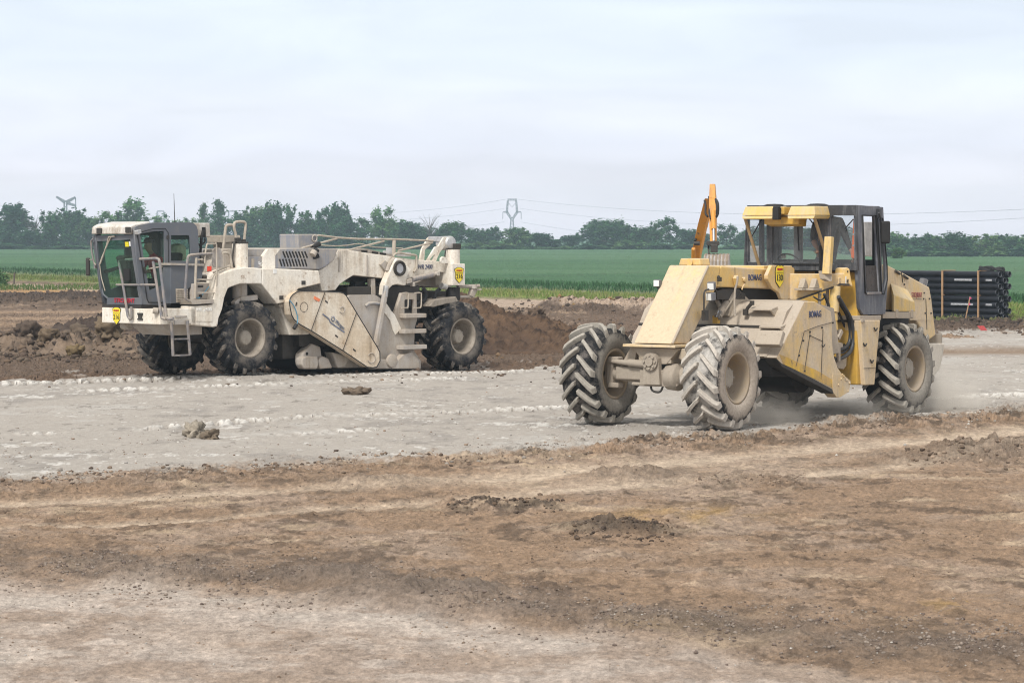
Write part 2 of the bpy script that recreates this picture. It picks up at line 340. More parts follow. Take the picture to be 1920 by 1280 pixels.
# tread prints of the wheels left in the lime
def prints(py0, wid, px0, px1, amp, per=46):
    yy = 15000/(np.interp(PX, [p[0] for p in py0], [p[1] for p in py0])-445)
    d = (Y-yy); along = np.sqrt(1+.3)*X
    m = bump1(d, 0, wid)*sst(PX, px0-60, px0+60)*(1-sst(PX, px1-60, px1+60))*(.45+.9*sst(nA+.6*nB, -.12, .12))
    return m, m*amp*np.clip(np.sin(along*2*math.pi/.27+np.sign(d)*1.2+d*3+hB*5)*1.2+hB*1.6+hC*1.2, -1, 1)
white = np.zeros_like(Z)
for a in (([(0, 840), (300, 801), (600, 779), (960, 768), (1250, 756), (1600, 745), (1920, 738)], .5, 270, 1250, .055),
          ([(0, 720), (400, 707), (900, 697), (1920, 680)], .7, -400, 1000, .06), ([(0, 716), (170, 733), (600, 716), (1040, 704)], .6, 150, 860, .04),
          ([(500, 815), (960, 795), (1920, 760)], .5, 480, 700, .03), ([(1500, 757), (1920, 740)], .7, 1780, 2600, .05), ([(1420, 788), (1760, 772)], .3, 1440, 1640, .045), ([(0, 815), (960, 790)], .35, 40, 110, .04)):
    m, z = prints(*a[:5]); Z = Z+.62*z*lime; white = np.maximum(white, m*sst(z+nC*.05, .0, .014))
cr_ = np.clip(np.sin(X*2*math.pi/.30+nB*2.5)*.6+nA*1.6, -1, 1)
Z = Z+.07*cut*(.3+.7*cr_)*bump1(PY, E_far-8, 7)
# wheels press: meet the fitted contact heights
def pad(x, y, r, z):
    global Z
    w = np.exp(-(((X-x)**2+((Y-y)*.8)**2)/r**2)**2); Z = Z*(1-w)+w*(z+nC*.05+nD*.03)
fieldz = fieldm*(.42+.10*(nB+nC)+.05*nD)
far = np.clip((Y-355)/250, 0, 1.2)*sst(PX, 1450, 1700)*-2.2
Z = np.where(Y > 700, Z*0, Z)+fieldz*(Y < 640)+far*(Y < 900)+np.where(Y > 900, -1, 0)
Z = Z+gr*(.10+.2*np.clip(nC, 0, 1))+rightgrass*.08
# colours: what soil lies where
nB = fbm(X*3.1, Y*1.5+Z*4, 4, 31)-.5; nC = fbm(X*9, Y*4.5+Z*10, 4, 57)-.5
def mixc(c, col, w): w = np.clip(w, 0, 1)[..., None]; return c*(1-w)+np.array(col)*w
C = np.empty(Z.shape+(3,)); C[:] = (.250, .174, .118)
C = mixc(C, (.29, .222, .172), sst(nA*.9+nS*1.1, -.12, .22)*.8)                         # paler patches
C = mixc(C, (.105, .074, .053), sst(nB*1.0+nC*.8+nA*.4, .04, .22)*.75)                   # damp crumbs
C = mixc(C, (.41, .315, .22), sst(nS+nB*.35, .09, .26)*.65*front)
C = mixc(C, (.36, .235, .10), front*bump1(PX, 1290, 130)*bump1(PY, 966, 14)*sst(nB, -.25, .1)*.8+front*bump1(PX, 1840, 110)*bump1(PY, 1132, 12)*sst(nC+nB, -.1, .12)*.9+front*bump1(PX, 1350, 320)*bump1(PY, 1180, 22)*sst(nB, 0, .2)*.35)
C = mixc(C, (.13, .098, .072), np.clip(bump1(PY+nB*5+nA*6, tr1+w1*1.3, 2.5)+bump1(PY+nB*5+nA*6, tr2+w1*1.1, 2.2)+.6*bump1(PY+nB*5, tr1-w1*1.5, 2), 0, 1)*.5*sst(nB+nC, -.15, .12)); C = mixc(C, (.45, .36, .275), track*.9)
C = mixc(C, (.135, .105, .084), rdg*.85*sst(nB+.4, 0, .5)*front)
C = mixc(C, (.40, .34, .295), pale*(.7+.3*pband)*front); C = mixc(C, (.25, .185, .14), pale*front*sst(nS+nB*.5, .0, .2)*.6); C = mixc(C, (.43, .38, .335), pale*front*sst(-nS, .02, .2)*.6)
back = (1-front)
C = mixc(C, (.115, .080, .058), back*.85*(PY < E_far)); C = mixc(C, (.29, .21, .148), back*sst(nS+.25*nA, .06, .2)*.8*(PY < 640)*(PX < 1100))
C = mixc(C, (.31, .22, .15), back*.8*np.clip(bump1(PY, 611+nA*5, 6)*(PX < 330)+bump1(PY, 586+nA*4, 3)*(PX < 330)+bump1(PY, 598+nA*4, 3)*(PX < 250), 0, 1))
C = mixc(C, (.105, .074, .054), cut*.55+berm*.7); C = mixc(C, (.20, .14, .085), berm*sst(nB, .05, .2)*.6)
C = mixc(C, (.075, .058, .045), np.clip(hp3*14, 0, 1)*.85+np.clip(hp4*26, 0, 1)*sst(nC+nB, -.12, .08)*.85); C = mixc(C, (.15, .115, .088), np.clip(hp6*9, 0, 1)*.6); C = mixc(C, (.17, .135, .11), np.clip(hp5*9, 0, 1)*.75)
C = mixc(C, (.40, .235, .095), straw); C = mixc(C, (.05, .038, .032), darkb*.85+rightdark*.95*(.6+.8*(nB+.3))); C = mixc(C, (.20, .12, .05), bump1(PY, 574, 6)*bump1(PX, 1150, 60)*.7)
C = mixc(C, (.37, .285, .22), path*.9)
C = mixc(C, (.10, .075, .055), edge_clod*sst(nC+nB, -.08, .14)*.75)
C = mixc(C, (.355, .326, .294), lime*.97); C = mixc(C, (.265, .243, .222), lime*sst(nA*.7+nB*.5+nS*.6, .06, .24)*.75); C = mixc(C, (.42, .40, .375), lime*sst(-nA*.8-nS*.8, .08, .3)*.6)
C = mixc(C, (.18, .16, .14), lime*sst(nC+nB*.8, .25, .33)*.7); C = mixc(C, (.64, .62, .585), lime*np.clip(white*(.75+1.5*nC+nB), 0, 1)*.9); C = mixc(C, (.60, .58, .55), lime*sst(nC*.8+nS*1.0, .24, .34)*.7)
C = mixc(C, (.20, .135, .085), rut*.85); C = mixc(C, (.13, .08, .05), bump1(PY, E_far-5, 5)*.5*(PX < 1200))
C = mixc(C, (.155, .21, .05), np.clip(gr+rightgrass*.85, 0, 1)*.92); C = mixc(C, (.20, .185, .085), np.clip(gr+rightgrass, 0, 1)*sst(nB+nC, .08, .25)*.6)
C = mixc(C, (.15, .235, .042), rightmead*.9)
fs_ = fbm(X*.012, Y*.05, 4, 7)-.5; ft = fbm(X*2.4, Y*.5, 4, 8)-.5
Fc = np.empty_like(C); Fc[:] = (.055, .126, .058); Fc = mixc(Fc, (.076, .148, .076), sst(fs_+.25*ft, -.12, .16)*.8); Fc = mixc(Fc, (.034, .086, .046), sst(-fs_+.35*ft, .05, .25)*.6)
tl = np.abs(np.mod(X*.93-Y*.35, 24)-12); Fc = mixc(Fc, (.05, .085, .04), (tl < .5)*.55); w = fieldm[..., None]; C = C*(1-w)+Fc*w
def rx(k):      # fine grain, wider than deep
    a = nrg.random(Z.shape)-.5; return sum(np.roll(a, i, 1) for i in range(k))/math.sqrt(k)
jit = 1+.20*rx(3)*(1-fieldm)*(1-.6*lime)+.14*rx(6)*(1-fieldm)*(1-.5*lime); C = C*np.clip(jit, .6, 1.4)[..., None]; Z = Z+rx(5)*np.clip(Y/2700, .004, .014)*(1-fieldm)*(1-.5*lime)*(1-.6*track)
C = np.where((PX > 1890)[..., None] & (PX < 0)[..., None], 0, C)
pad(*G(1350, 802), 1.2, .03); pad(*G(1125, 793), 1.2, .03); pad(*G(1688, 770), 1.3, -.03); pad(*G(1487, 762), 1.3, -.03)
pad(-5.7, 57.0, 1.3, .06); pad(-7.5, 58.5, 1.2, .0); pad(-1.2, 61.3, 1.4, -.06); pad(-3.2, 59.5, 1.6, .0)
def ground_z(x, y):
    r = np.interp(y, yrow, np.arange(len(yrow))); c = np.interp(x/y, tcol, np.arange(len(tcol))); i, j = min(int(r), len(yrow)-2), min(int(c), len(tcol)-2); fr, fc = r-i, c-j
    return float((Z[i, j]*(1-fc)+Z[i, j+1]*fc)*(1-fr)+(Z[i+1, j]*(1-fc)+Z[i+1, j+1]*fc)*fr)
def build_ground():
    nr_, nc_ = Z.shape; V = np.stack([X, Y, Z], -1).reshape(-1, 3)
    back_row = np.stack([tcol*80, np.full(nc_, -60.), np.zeros(nc_)], -1); V = np.concatenate([back_row, V]); CC = np.concatenate([C[0], C.reshape(-1, 3)]); AL = 1-.72*lime; AL = np.concatenate([AL[0], AL.ravel()])[:, None]
    i = np.arange(nr_)[:, None]*nc_+np.arange(nc_-1)[None, :]; q = np.stack([i, i+1, i+nc_+1, i+nc_], -1).reshape(-1, 4)
    me = bpy.data.meshes.new('ground'); me.vertices.add(len(V)); me.vertices.foreach_set('co', V.astype(np.float32).ravel())
    me.loops.add(q.size); me.loops.foreach_set('vertex_index', q.astype(np.int32).ravel()); me.polygons.add(len(q))
    me.polygons.foreach_set('loop_start', np.arange(0, q.size, 4, dtype=np.int32)); me.polygons.foreach_set('use_smooth', np.zeros(len(q), bool)); me.update(calc_edges=True)
    at = me.attributes.new('soil', 'FLOAT_COLOR', 'POINT'); at.data.foreach_set('color', np.concatenate([CC, AL], 1).astype(np.float32).ravel())
    o = bpy.data.objects.new('ground', me); COL.objects.link(o); tag(o, 'bare building site ground with a pale lime-treated strip, brown soil and a wheat field beyond', kind='structure')
    g = NG('soil'); a = g.n('ShaderNodeAttribute', attribute_name='soil')
    n1 = g.noise(14, 8, .72, stretch=(1, .55, 1)); n2 = g.noise(3, 6, .65, stretch=(1, .5, 1)); n3 = g.noise(55, 4, .6)
    k = g.ma('MULTIPLY', g.mr(n1, .28, .72, .56, 1.38), g.mr(n2, .3, .7, .78, 1.20))
    k = g.ma('MULTIPLY', k, g.mr(n3, .3, .7, .85, 1.13)); k = g.ma('MULTIPLY_ADD', g.ma('SUBTRACT', k, 1.0), a.outputs['Alpha'], 1.0); v = g.n('ShaderNodeVectorMath', operation='SCALE'); g.l(a.outputs['Color'], v.inputs[0]); g.l(k, v.inputs['Scale'])
    g.pbr(v.outputs[0], .95, 0, g.bump(g.ma('MULTIPLY_ADD', n3, .5, n1), .035, .8), .15); me.materials.append(g.m)
build_ground()

# ---------------------------------------------------------------- loose soil, clods, grass, wheat edge
def np_mesh(name, V, Fq, mat, attr=None, smooth=False):
    me = bpy.data.meshes.new(name); k = Fq.shape[1]; me.vertices.add(len(V)); me.vertices.foreach_set('co', V.astype(np.float32).ravel())
    me.loops.add(Fq.size); me.loops.foreach_set('vertex_index', Fq.astype(np.int32).ravel()); me.polygons.add(len(Fq)); me.polygons.foreach_set('loop_start', np.arange(0, Fq.size, k, dtype=np.int32))
    if smooth: me.polygons.foreach_set('use_smooth', np.ones(len(Fq), bool))
    me.update(calc_edges=True)
    if attr is not None:
        at = me.attributes.new('tint', 'FLOAT_COLOR', 'POINT'); at.data.foreach_set('color', np.concatenate([attr, np.ones((len(attr), 1))], 1).astype(np.float32).ravel())
    me.materials.append(mat); return me
def tint_mat(name, rough=.9, trans=0.0, bs=.02):
    g = NG(name); a = g.n('ShaderNodeAttribute', attribute_name='tint'); n = g.noise(30, 5, .7)
    v = g.n('ShaderNodeVectorMath', operation='SCALE'); g.l(a.outputs['Color'], v.inputs[0]); g.l(g.mr(n, .3, .7, .75, 1.2), v.inputs['Scale']); p = g.pbr(v.outputs[0], rough, 0, None, .2)
    if trans:
        t = g.n('ShaderNodeBsdfTranslucent'); g.l(v.outputs[0], t.inputs[0]); m = g.n('ShaderNodeMixShader'); m.inputs[0].default_value = trans; g.l(p.outputs[0], m.inputs[1]); g.l(t.outputs[0], m.inputs[2]); g.l(m.outputs[0], g.out.inputs[0])
    return g.m
M_clod = tint_mat('clod_soil'); M_leafy = tint_mat('blades', .7, .25)
bm = bmesh.new(); bmesh.ops.create_icosphere(bm, subdivisions=1, radius=1); ICO_V = np.array([v.co[:] for v in bm.verts]); ICO_F = np.array([[v.index for v in f.verts] for f in bm.faces]); bm.free()
bm = bmesh.new(); bmesh.ops.create_icosphere(bm, subdivisions=4, radius=1); IC3_V = np.array([v.co[:] for v in bm.verts]); IC3_F = np.array([[v.index for v in f.verts] for f in bm.faces]); bm.free()
HEAPS = []
def top_z(x, y):
    z = ground_z(x, y)
    for x0, y0, ex, ey, st, hz in HEAPS:
        if abs(x-x0) < ex-st and abs(y-y0) < ey-st: z = max(z, float(hz[int((y-y0+ey)/st), int((x-x0+ex)/st)]))
    return z
def fbm3(x, y, z, o, seed): return fbm(x+z*.71+seed, y+z*.53, o, seed)*.5+fbm(y+z*.9+3*seed, x-z*.37, o, seed+7)*.5
def soil_heap(label, px, py, ex, ey, cones, cA, cB, rough=1.0, step=.045):
    """a dumped heap: cones (x, y, radius x, radius y, height) joined, broken up by noise in all three directions"""
    x0, y0 = G(px, py); gx = np.arange(-ex, ex+step, step); gy = np.arange(-ey, ey+step, step); x, y = np.meshgrid(gx, gy); z = np.zeros_like(x)
    for cx, cy, rx, ry, h in cones: z = np.maximum(z, h*np.clip(1-np.sqrt(((x-cx)/rx)**2+((y-cy)/ry)**2), 0, 1)**.85)
    m = sst(z, 0, .25); a = fbm3(x*1.6, y*1.6, z*1.6, 4, 3)-.5; b = fbm3(x*5, y*5, z*5, 4, 9)-.5; c = fbm3(x*13, y*13, z*13, 3, 21)-.5
    hz = z+m*rough*(a*.55+np.clip(b, -.1, .5)*.65+np.clip(c, -.05, .5)*.34); xx = x+m*b*.25*rough; yy = y+m*a*.2*rough
    gz = np.array([ground_z(x0+p, y0+q) for p, q in zip(np.linspace(-ex, ex, 9), np.zeros(9))]).mean(); hz = np.where(z <= 0, -.25, hz)+gz-.02
    t = np.clip(.5+2.2*a+1.6*b, 0, 1)[..., None]; col = np.array(cA)*(1-t)+np.array(cB)*t; w = sst(b+.6*c, .1, .2)[..., None]; col = col*(1-w)+np.array(cA)*.6*w
    V = np.stack([x0+xx, y0+yy, hz], -1).reshape(-1, 3); n = len(gx); i = np.arange(len(gy)-1)[:, None]*n+np.arange(n-1)[None, :]; q = np.stack([i, i+1, i+n+1, i+n], -1).reshape(-1, 4)
    HEAPS.append((x0, y0, ex, ey, step, hz)); keep = (hz.reshape(-1)[q] > gz-.2).any(1); o = bpy.data.objects.new('soil_heap', np_mesh('soil_heap', V, q[keep], M_clod, col.reshape(-1, 3), True)); COL.objects.link(o); tag(o, label, 'soil heap'); return o
soil_heap('large dark brown soil heap sloping down to the right behind the white machine', 900, 652, 5.6, 3.2, [(-.6, 0, 3.0, 3.0, 1.55), (-2.0, .2, 2.6, 2.6, 1.35), (.9, .1, 3.0, 2.8, 1.0), (2.6, .2, 2.8, 2.4, .62), (-3.4, 0, 2, 2.2, .8)], (.060, .040, .030), (.115, .072, .045))
soil_heap('nearly black heap of fresh soil behind the bumper of the grey cab', 208, 624, 2.7, 1.6, [(.5, 0, 1.8, 1.5, .80), (-.7, 0, 1.5, 1.2, .35), (1.5, 0, 1.2, 1.2, .6)], (.040, .029, .025), (.075, .055, .044))
soil_heap('long bank of dug-up clods along the cut at the left', 95, 662, 4.6, 1.5, [(-3.6, 0, 1.6, 1.2, .42), (-2.4, .1, 1.3, 1.2, .55), (-1.0, 0, 1.4, 1.2, .40), (.6, 0, 1.5, 1.2, .45), (2.0, 0, 1.4, 1.1, .38), (3.1, 0, 1.1, 1.0, .25)], (.095, .071, .056), (.20, .148, .107), 1.15)
def crumbs(name, label, spots):
    """spots: x, y, radius, colour"""
    Vs = []; Fs = []; Cs = []
    for k, (x, y, r, c) in enumerate(spots):
        d = ICO_V*(1+(nrg.random((12, 1))-.5)*.7)*np.array([1, .9, .65])*r; a = nrg.random()*6.3
        d = d@np.array([[math.cos(a), math.sin(a), 0], [-math.sin(a), math.cos(a), 0], [0, 0, 1]])
        Vs.append(d+[x, y, top_z(x, y)+r*.25]); Fs.append(ICO_F+12*k); Cs.append(np.repeat([c], 12, 0))
    me = np_mesh(name, np.concatenate(Vs), np.concatenate(Fs), M_clod, np.concatenate(Cs)); o = bpy.data.objects.new(name, me); COL.objects.link(o); tag(o, label, kind='stuff')
def band(n, fpy, wid, px0, px1, r0, r1, cols, clump=0.0):
    out = []
    while len(out) < n:
        px = px0+(px1-px0)*nrg.random(); py = fpy(px)+nrg.normal()*wid
        if clump and vn(np.array([px*.02]), np.array([py*.06]), 5)[0] < clump: continue
        x, y = G(px, py); r = r0*(r1/r0)**(nrg.random()**1.6); c = np.array(cols[int(nrg.random()*len(cols))])*(.8+.45*nrg.random()); out.append((x, y, r, c))
    return out
BR = [(.22, .16, .118), (.16, .12, .09), (.29, .22, .165), (.12, .088, .066)]; GY = [(.32, .30, .28), (.24, .215, .19), (.42, .40, .37)]; DK = [(.085, .062, .048), (.06, .045, .036), (.12, .085, .06)]
ip = np.interp
spots = band(4200, lambda p: ip(p, [0, 640, 1200, 1920], [1060, 1092, 1165, 1210]), 24, -420, 2340, .005, .022, [(.19, .155, .13), (.24, .2, .17), (.13, .1, .085)], .4)
spots += band(4400, lambda p: ip(p, [0, 960, 1920], [1000, 1010, 960]), 90, -420, 2340, .005, .016, BR, .5)
spots += band(700, lambda p: 1200, 50, -420, 2340, .004, .013, GY+BR, .5)
spots += band(1900, lambda p: ip(p, [0, 500, 960, 1400, 1920], [895, 872, 842, 812, 770])+6, 9, -420, 2340, .008, .04, BR+GY[1:2]+DK[:1], .45)
spots += band(700, lambda p: ip(p, [0, 960, 1920], [860, 800, 755]), 30, -420, 2340, .008, .03, GY+BR[:1], .55)
spots += band(260, lambda p: 995, 10, 1070, 1270, .008, .035, DK)+band(240, lambda p: 945, 9, 830, 1060, .008, .035, DK)+band(160, lambda p: 905, 6, 1300, 1500, .008, .03, BR)+band(220, lambda p: 860, 10, 1700, 1960, .01, .05, BR)
crumbs('loose_soil_crumbs', 'loose soil crumbs strewn over the brown and grey ground', spots)
spots = band(1500, lambda p: 656, 8, -60, 262, .02, .12, DK+[(.13, .10, .075)])+band(420, lambda p: 690, 14, -60, 1050, .015, .06, DK+BR[:2])+band(200, lambda p: 622, 9, 130, 240, .03, .12, DK)
spots += band(700, lambda p: ip(p, [780, 880, 1060, 1240], [620, 612, 625, 620]), 26, 780, 1300, .02, .11, DK+[(.15, .1, .06)])+band(260, lambda p: 578, 5, 960, 1420, .04, .16, DK+[(.2, .13, .06)])+band(420, lambda p: 613, 6, 1740, 2000, .03, .11, DK)+band(200, lambda p: 568, 6, -60, 240, .04, .14, DK)
crumbs('dark_soil_clods', 'dark broken clods of freshly dug soil behind the machines', spots)
def clump(px, py, size, col, label, name='soil_clod', sink=.25, seed=1):
    x, y = G(px, py); v = IC3_V*1.0; v = np.sign(v)*np.abs(v)**.8; n = vn(v[:, 0]*1.6+seed*7+9, v[:, 1]*1.6+v[:, 2]*1.3+seed+9, seed)+.5*vn(v[:, 0]*4+3+seed, v[:, 1]*4+v[:, 2]*3+9, seed+3)+.25*vn(v[:, 0]*9+3, v[:, 1]*9+v[:, 2]*8+19, seed+5)
    f3 = lambda k, q: vn(v[:, 0]*k+q+seed*7, v[:, 1]*k+v[:, 2]*k*.8+q, seed+int(q))+vn(v[:, 2]*k+q+seed, v[:, 0]*k-v[:, 1]*k*.7+q, seed+3+int(q))-1
    V = v*(.9+.50*f3(1.5, 9)+.46*f3(3.3, 31)+.34*f3(7, 57))[:, None]*np.array(size)/2
    me = np_mesh(name, V, IC3_F, M_clod, np.repeat([col], len(V), 0)*(.55+.55*n[:, None])); o = bpy.data.objects.new(name, me); COL.objects.link(o); o.location = (x, y, top_z(x, y)+size[2]*(.5-sink)); tag(o, label, 'soil clod', 'single big clods lying on the site'); return o
clump(366, 819, (.40, .36, .34), (.25, .22, .18), 'pale crusted soil clod lying alone on the grey lime strip', seed=23, sink=.36); clump(396, 822, (.26, .24, .20), (.15, .12, .09), 'smaller brown clod touching the pale crusted clod on the grey strip', seed=31, sink=.36)
clump(667, 738, (.50, .4, .22), (.13, .10, .075), 'small dark soil clod lying on the grey strip below the white machine', seed=14, sink=.36)
for i, (px, py, s, c, lb) in enumerate([(50, 648, 1.05, (.088, .066, .052), 'tallest dark clod on the soil bank at the left'), (90, 650, .75, (.125, .092, .062), 'angular clod with an ochre top on the left soil bank'), (15, 655, .8, (.09, .068, .054), 'dark clod at the very left end of the soil bank'),
        (150, 655, 1.1, (.105, .08, .06), 'broad brown clod in the middle of the left soil bank'), (140, 668, .55, (.15, .11, .06), 'ochre clod at the foot of the left soil bank'), (205, 662, .85, (.13, .098, .066), 'tilted slab of clay at the right end of the left soil bank'), (1008, 597, .75, (.10, .07, .05), 'square dark clod on the soil heap behind the white machine')]):
    clump(px, py, (s*.75, s*.62, s*.62), c, lb, seed=10+i, sink=.12)
def blades(name, label, n, f, h0, h1, cols, wid=.02, kind='stuff', zoff=0):
    px, py = f(n); y = 15000/(py-445); x = (px-960)/FPX*y; z = np.array([ground_z(a, b) for a, b in zip(x, y)])+zoff
    h = h0+(h1-h0)*nrg.random(n)**1.5; a = nrg.random(n)*6.28; lx = nrg.normal(size=n)*.25*h; ly = nrg.normal(size=n)*.25*h; w = wid*(.6+.8*nrg.random(n))
    b = np.stack([x, y, z-.03], -1); dx = np.stack([np.cos(a)*w, np.sin(a)*w, 0*w], -1); m = b+np.stack([lx*.4, ly*.4, h*.6], -1); t = b+np.stack([lx, ly, h], -1)
    V = np.stack([b-dx, b+dx, m+dx*.8, m-dx*.8, t], 1).reshape(-1, 3); i = np.arange(n)[:, None]*5
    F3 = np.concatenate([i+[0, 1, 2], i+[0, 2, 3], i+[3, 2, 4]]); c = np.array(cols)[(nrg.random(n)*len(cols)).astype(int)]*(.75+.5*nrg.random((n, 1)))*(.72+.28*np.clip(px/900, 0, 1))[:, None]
    me = np_mesh(name, V, F3, M_leafy, np.repeat(c, 5, 0)); o = bpy.data.objects.new(name, me); COL.objects.link(o); tag(o, label, kind=kind)
fedge = lambda px: np.where(px > 1240, 557.3+(px-1240)*.035, 517+.0325*px)
def f1(n): px = -150+2250*nrg.random(n); return px, fedge(px)+1+(7+4*np.clip(px/900, 0, 1))*nrg.random(n)**.8
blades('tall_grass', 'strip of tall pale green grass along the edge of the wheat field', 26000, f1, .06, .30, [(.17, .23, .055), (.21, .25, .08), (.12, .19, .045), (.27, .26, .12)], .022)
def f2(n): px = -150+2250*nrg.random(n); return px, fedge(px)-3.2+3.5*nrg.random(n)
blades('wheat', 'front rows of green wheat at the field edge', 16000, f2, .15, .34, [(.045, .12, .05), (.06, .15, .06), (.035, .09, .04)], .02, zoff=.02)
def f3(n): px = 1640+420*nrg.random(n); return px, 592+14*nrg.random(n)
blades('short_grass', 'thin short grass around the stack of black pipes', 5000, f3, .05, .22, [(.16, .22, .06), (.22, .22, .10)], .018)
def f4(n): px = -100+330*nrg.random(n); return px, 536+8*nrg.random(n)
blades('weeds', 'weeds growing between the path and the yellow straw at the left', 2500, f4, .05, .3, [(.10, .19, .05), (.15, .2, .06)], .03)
# ---------------------------------------------------------------- trees
def leaf_mat(name, base, hue):
    g = NG(name); a = g.n('ShaderNodeAttribute', attribute_name='tint'); oi = g.n('ShaderNodeObjectInfo')
    c = g.mix(oi.outputs['Random'], base, hue); v = g.mix(1.0, c, a.outputs['Color'], 'MULTIPLY'); p = g.pbr(v, .75, 0, None, .2)
    t = g.n('ShaderNodeBsdfTranslucent'); g.l(v, t.inputs[0]); m = g.n('ShaderNodeMixShader'); m.inputs[0].default_value = .3; g.l(p.outputs[0], m.inputs[1]); g.l(t.outputs[0], m.inputs[2]); g.l(m.outputs[0], g.out.inputs[0]); return g.m
M_leafD = leaf_mat('dark_foliage', (.032, .092, .042), (.058, .135, .046)); M_leafL = leaf_mat('light_foliage', (.080, .175, .062), (.120, .210, .072)); M_bark = plain('bark', (.09, .075, .06), .9)
def crown_mesh(name, kind, seed, mat):
    r = np.random.default_rng(seed); cl = []
    def add(x, y, z, rx, rz, n): cl.append((x, y, z, rx, rz, n))
    if kind == 'round':
        for i in range(34):
            a = r.random()*6.28; z = .10+.80*r.random(); R0 = .46*math.sqrt(max(.05, 1-((z-.45)/.56)**2)); q = R0*(.2+.72*r.random()); add(q*math.cos(a), q*math.sin(a), z, .10+.12*r.random(), .10+.09*r.random(), 150)
        for i in range(34):
            a = r.random()*6.28; z = .12+.86*r.random(); R0 = .52*math.sqrt(max(.04, 1-((z-.45)/.58)**2)); add(R0*math.cos(a), R0*math.sin(a), z, .04+.04*r.random(), .045+.04*r.random(), 34)
    elif kind == 'tall':
        for i in range(40):
            a = r.random()*6.28; z = .06+.80*r.random(); R0 = .46*(1-.5*abs(z-.42)/.5); q = R0*(.2+.7*r.random()); add(q*math.cos(a), q*math.sin(a), z, .09+.10*r.random(), .09+.08*r.random(), 130)
        for i in range(34): a = r.random()*6.28; z = .3+.68*r.random(); q = .48*(1-.75*max(0, z-.5)); add(q*math.cos(a), q*math.sin(a), z, .04+.04*r.random(), .05+.04*r.random(), 36)
    elif kind == 'sparse':
        for i in range(34):
            a = r.random()*6.28; z = .12+.83*r.random(); q = .46*r.random()**.55*(.6+.4*math.sin(z*3)); add(q*math.cos(a), q*math.sin(a), z, .06+.09*r.random(), .06+.07*r.random(), 95)
    elif kind == 'poplar':
        for i in range(30):
            z = .06+.90*(i/30); R0 = .36*(math.sin(min(1, z*1.02)*math.pi)**.6+.2); a = r.random()*6.28; q = R0*r.random()*.8; add(q*math.cos(a), q*math.sin(a), z, R0*.5+.06, .05+.03*r.random(), 110)
    elif kind == 'bush':
        for i in range(18):
            a = r.random()*6.28; z = .08+.66*r.random(); q = .38*r.random()**.6; add(q*math.cos(a), q*math.sin(a), z*(1-q*.5), .15+.10*r.random(), .16+.10*r.random(), 110)
    P = []; T = []; S = []
    ls = .034 if kind == 'bush' else .019
    for x, y, z, rx, rz, n in cl:
        d = r.normal(size=(n, 3)); d /= np.linalg.norm(d, axis=1)[:, None]; q = np.abs(.55+.42*r.normal(size=(n, 1)))
        P.append(np.array([x, y, z])+d*q*[rx, rx, rz]); t = .75+.5*r.random(); T.append(np.repeat([[t*(1+.12*r.normal()), t, t*(1+.1*r.normal())]], n, 0)*(.72+.56*r.random((n, 1)))); S.append(ls*(.6+.9*r.random(n)))
    P = np.concatenate(P); T = np.concatenate(T); S = np.concatenate(S); n = len(P)
    a = r.normal(size=(n, 3)); a /= np.linalg.norm(a, axis=1)[:, None]; b = np.cross(a, r.normal(size=(n, 3))); b /= np.linalg.norm(b, axis=1)[:, None]
    asp = np.array([2.2, 2.2, 1.0]); a = a*S[:, None]*asp; b = b*(S*.7)[:, None]*asp
    V = np.stack([P-a, P-b, P+a, P+b], 1).reshape(-1, 3); F4 = np.arange(n*4).reshape(-1, 4)
    return np_mesh(name, V, F4, mat, np.repeat(T, 4, 0)), cl
def trunk_mesh(cl, kind, seed):
    r = random.Random(seed); b = MB(); b.tube([(0, 0, -.02), (.01, 0, .2), (.015, .01, .45), (0, 0, .78)], [.026, .02, .014, .004], 7)
    for x, y, z, rx, rz, n in cl[::2]:
        b.tube([(0, 0, z*.55), (x*.5, y*.5, z*.82), (x, y, z)], [.011, .008, .003], 5)
    if kind == 'bare':
        for i in range(46):
            a = r.random()*6.28; z = .3+.5*r.random(); l = .25+.25*r.random(); p = (math.cos(a)*l*.5, math.sin(a)*l*.5, z+.14*r.random()); q = (math.cos(a)*l, math.sin(a)*l, p[2]+.05+.2*r.random())
            b.tube([(0, 0, z*.8), p, q], [.008, .005, .002], 4)
    o = b.build('trunk', M_bark, None); me = o.data; bpy.data.objects.remove(o); return me
PROT = {}
for kind, nv in (('round', 3), ('tall', 4), ('sparse', 3), ('poplar', 2), ('bush', 3)):
    for i in range(nv):
        for tone, mt in (('d', M_leafD), ('l', M_leafL)):
            cmesh, cl = crown_mesh('crown', kind, 100*len(kind)+i, mt)
            PROT[kind, i, tone] = (cmesh, trunk_mesh(cl, kind, i))
PROT['bare', 0, 'd'] = (None, trunk_mesh([], 'bare', 5))
def tree(px, ptop, wpx, kind, tone, label, Yd=590, base=None, var=None, name=None):
    x = (px-960)/FPX*Yd; z0 = ground_z(x, Yd)-.1 if base is None else base; h = HCAM-(ptop-YH)*Yd/FPX-z0; w = wpx*1.32*Yd/FPX
    t = empty(name or {'bush': 'bush', 'bare': 'bare_tree', 'poplar': 'poplar_tree'}.get(kind, 'broadleaf_tree'), (x, Yd, z0), rng.random()*6.28); t.scale = (w, w, h)
    nv = max([k[1] for k in PROT if k[0] == kind])+1; cm_, tm_ = PROT[kind, rng.randrange(nv) if var is None else var, tone]
    for nm, me in (('crown', cm_), ('trunk', tm_)):
        if me: o = bpy.data.objects.new(nm, me); COL.objects.link(o); o.parent = t
    tag(t, label, 'bush' if kind == 'bush' else 'tree', 'bushes at the foot of the tree line' if kind == 'bush' else 'trees in the far tree line'); return t
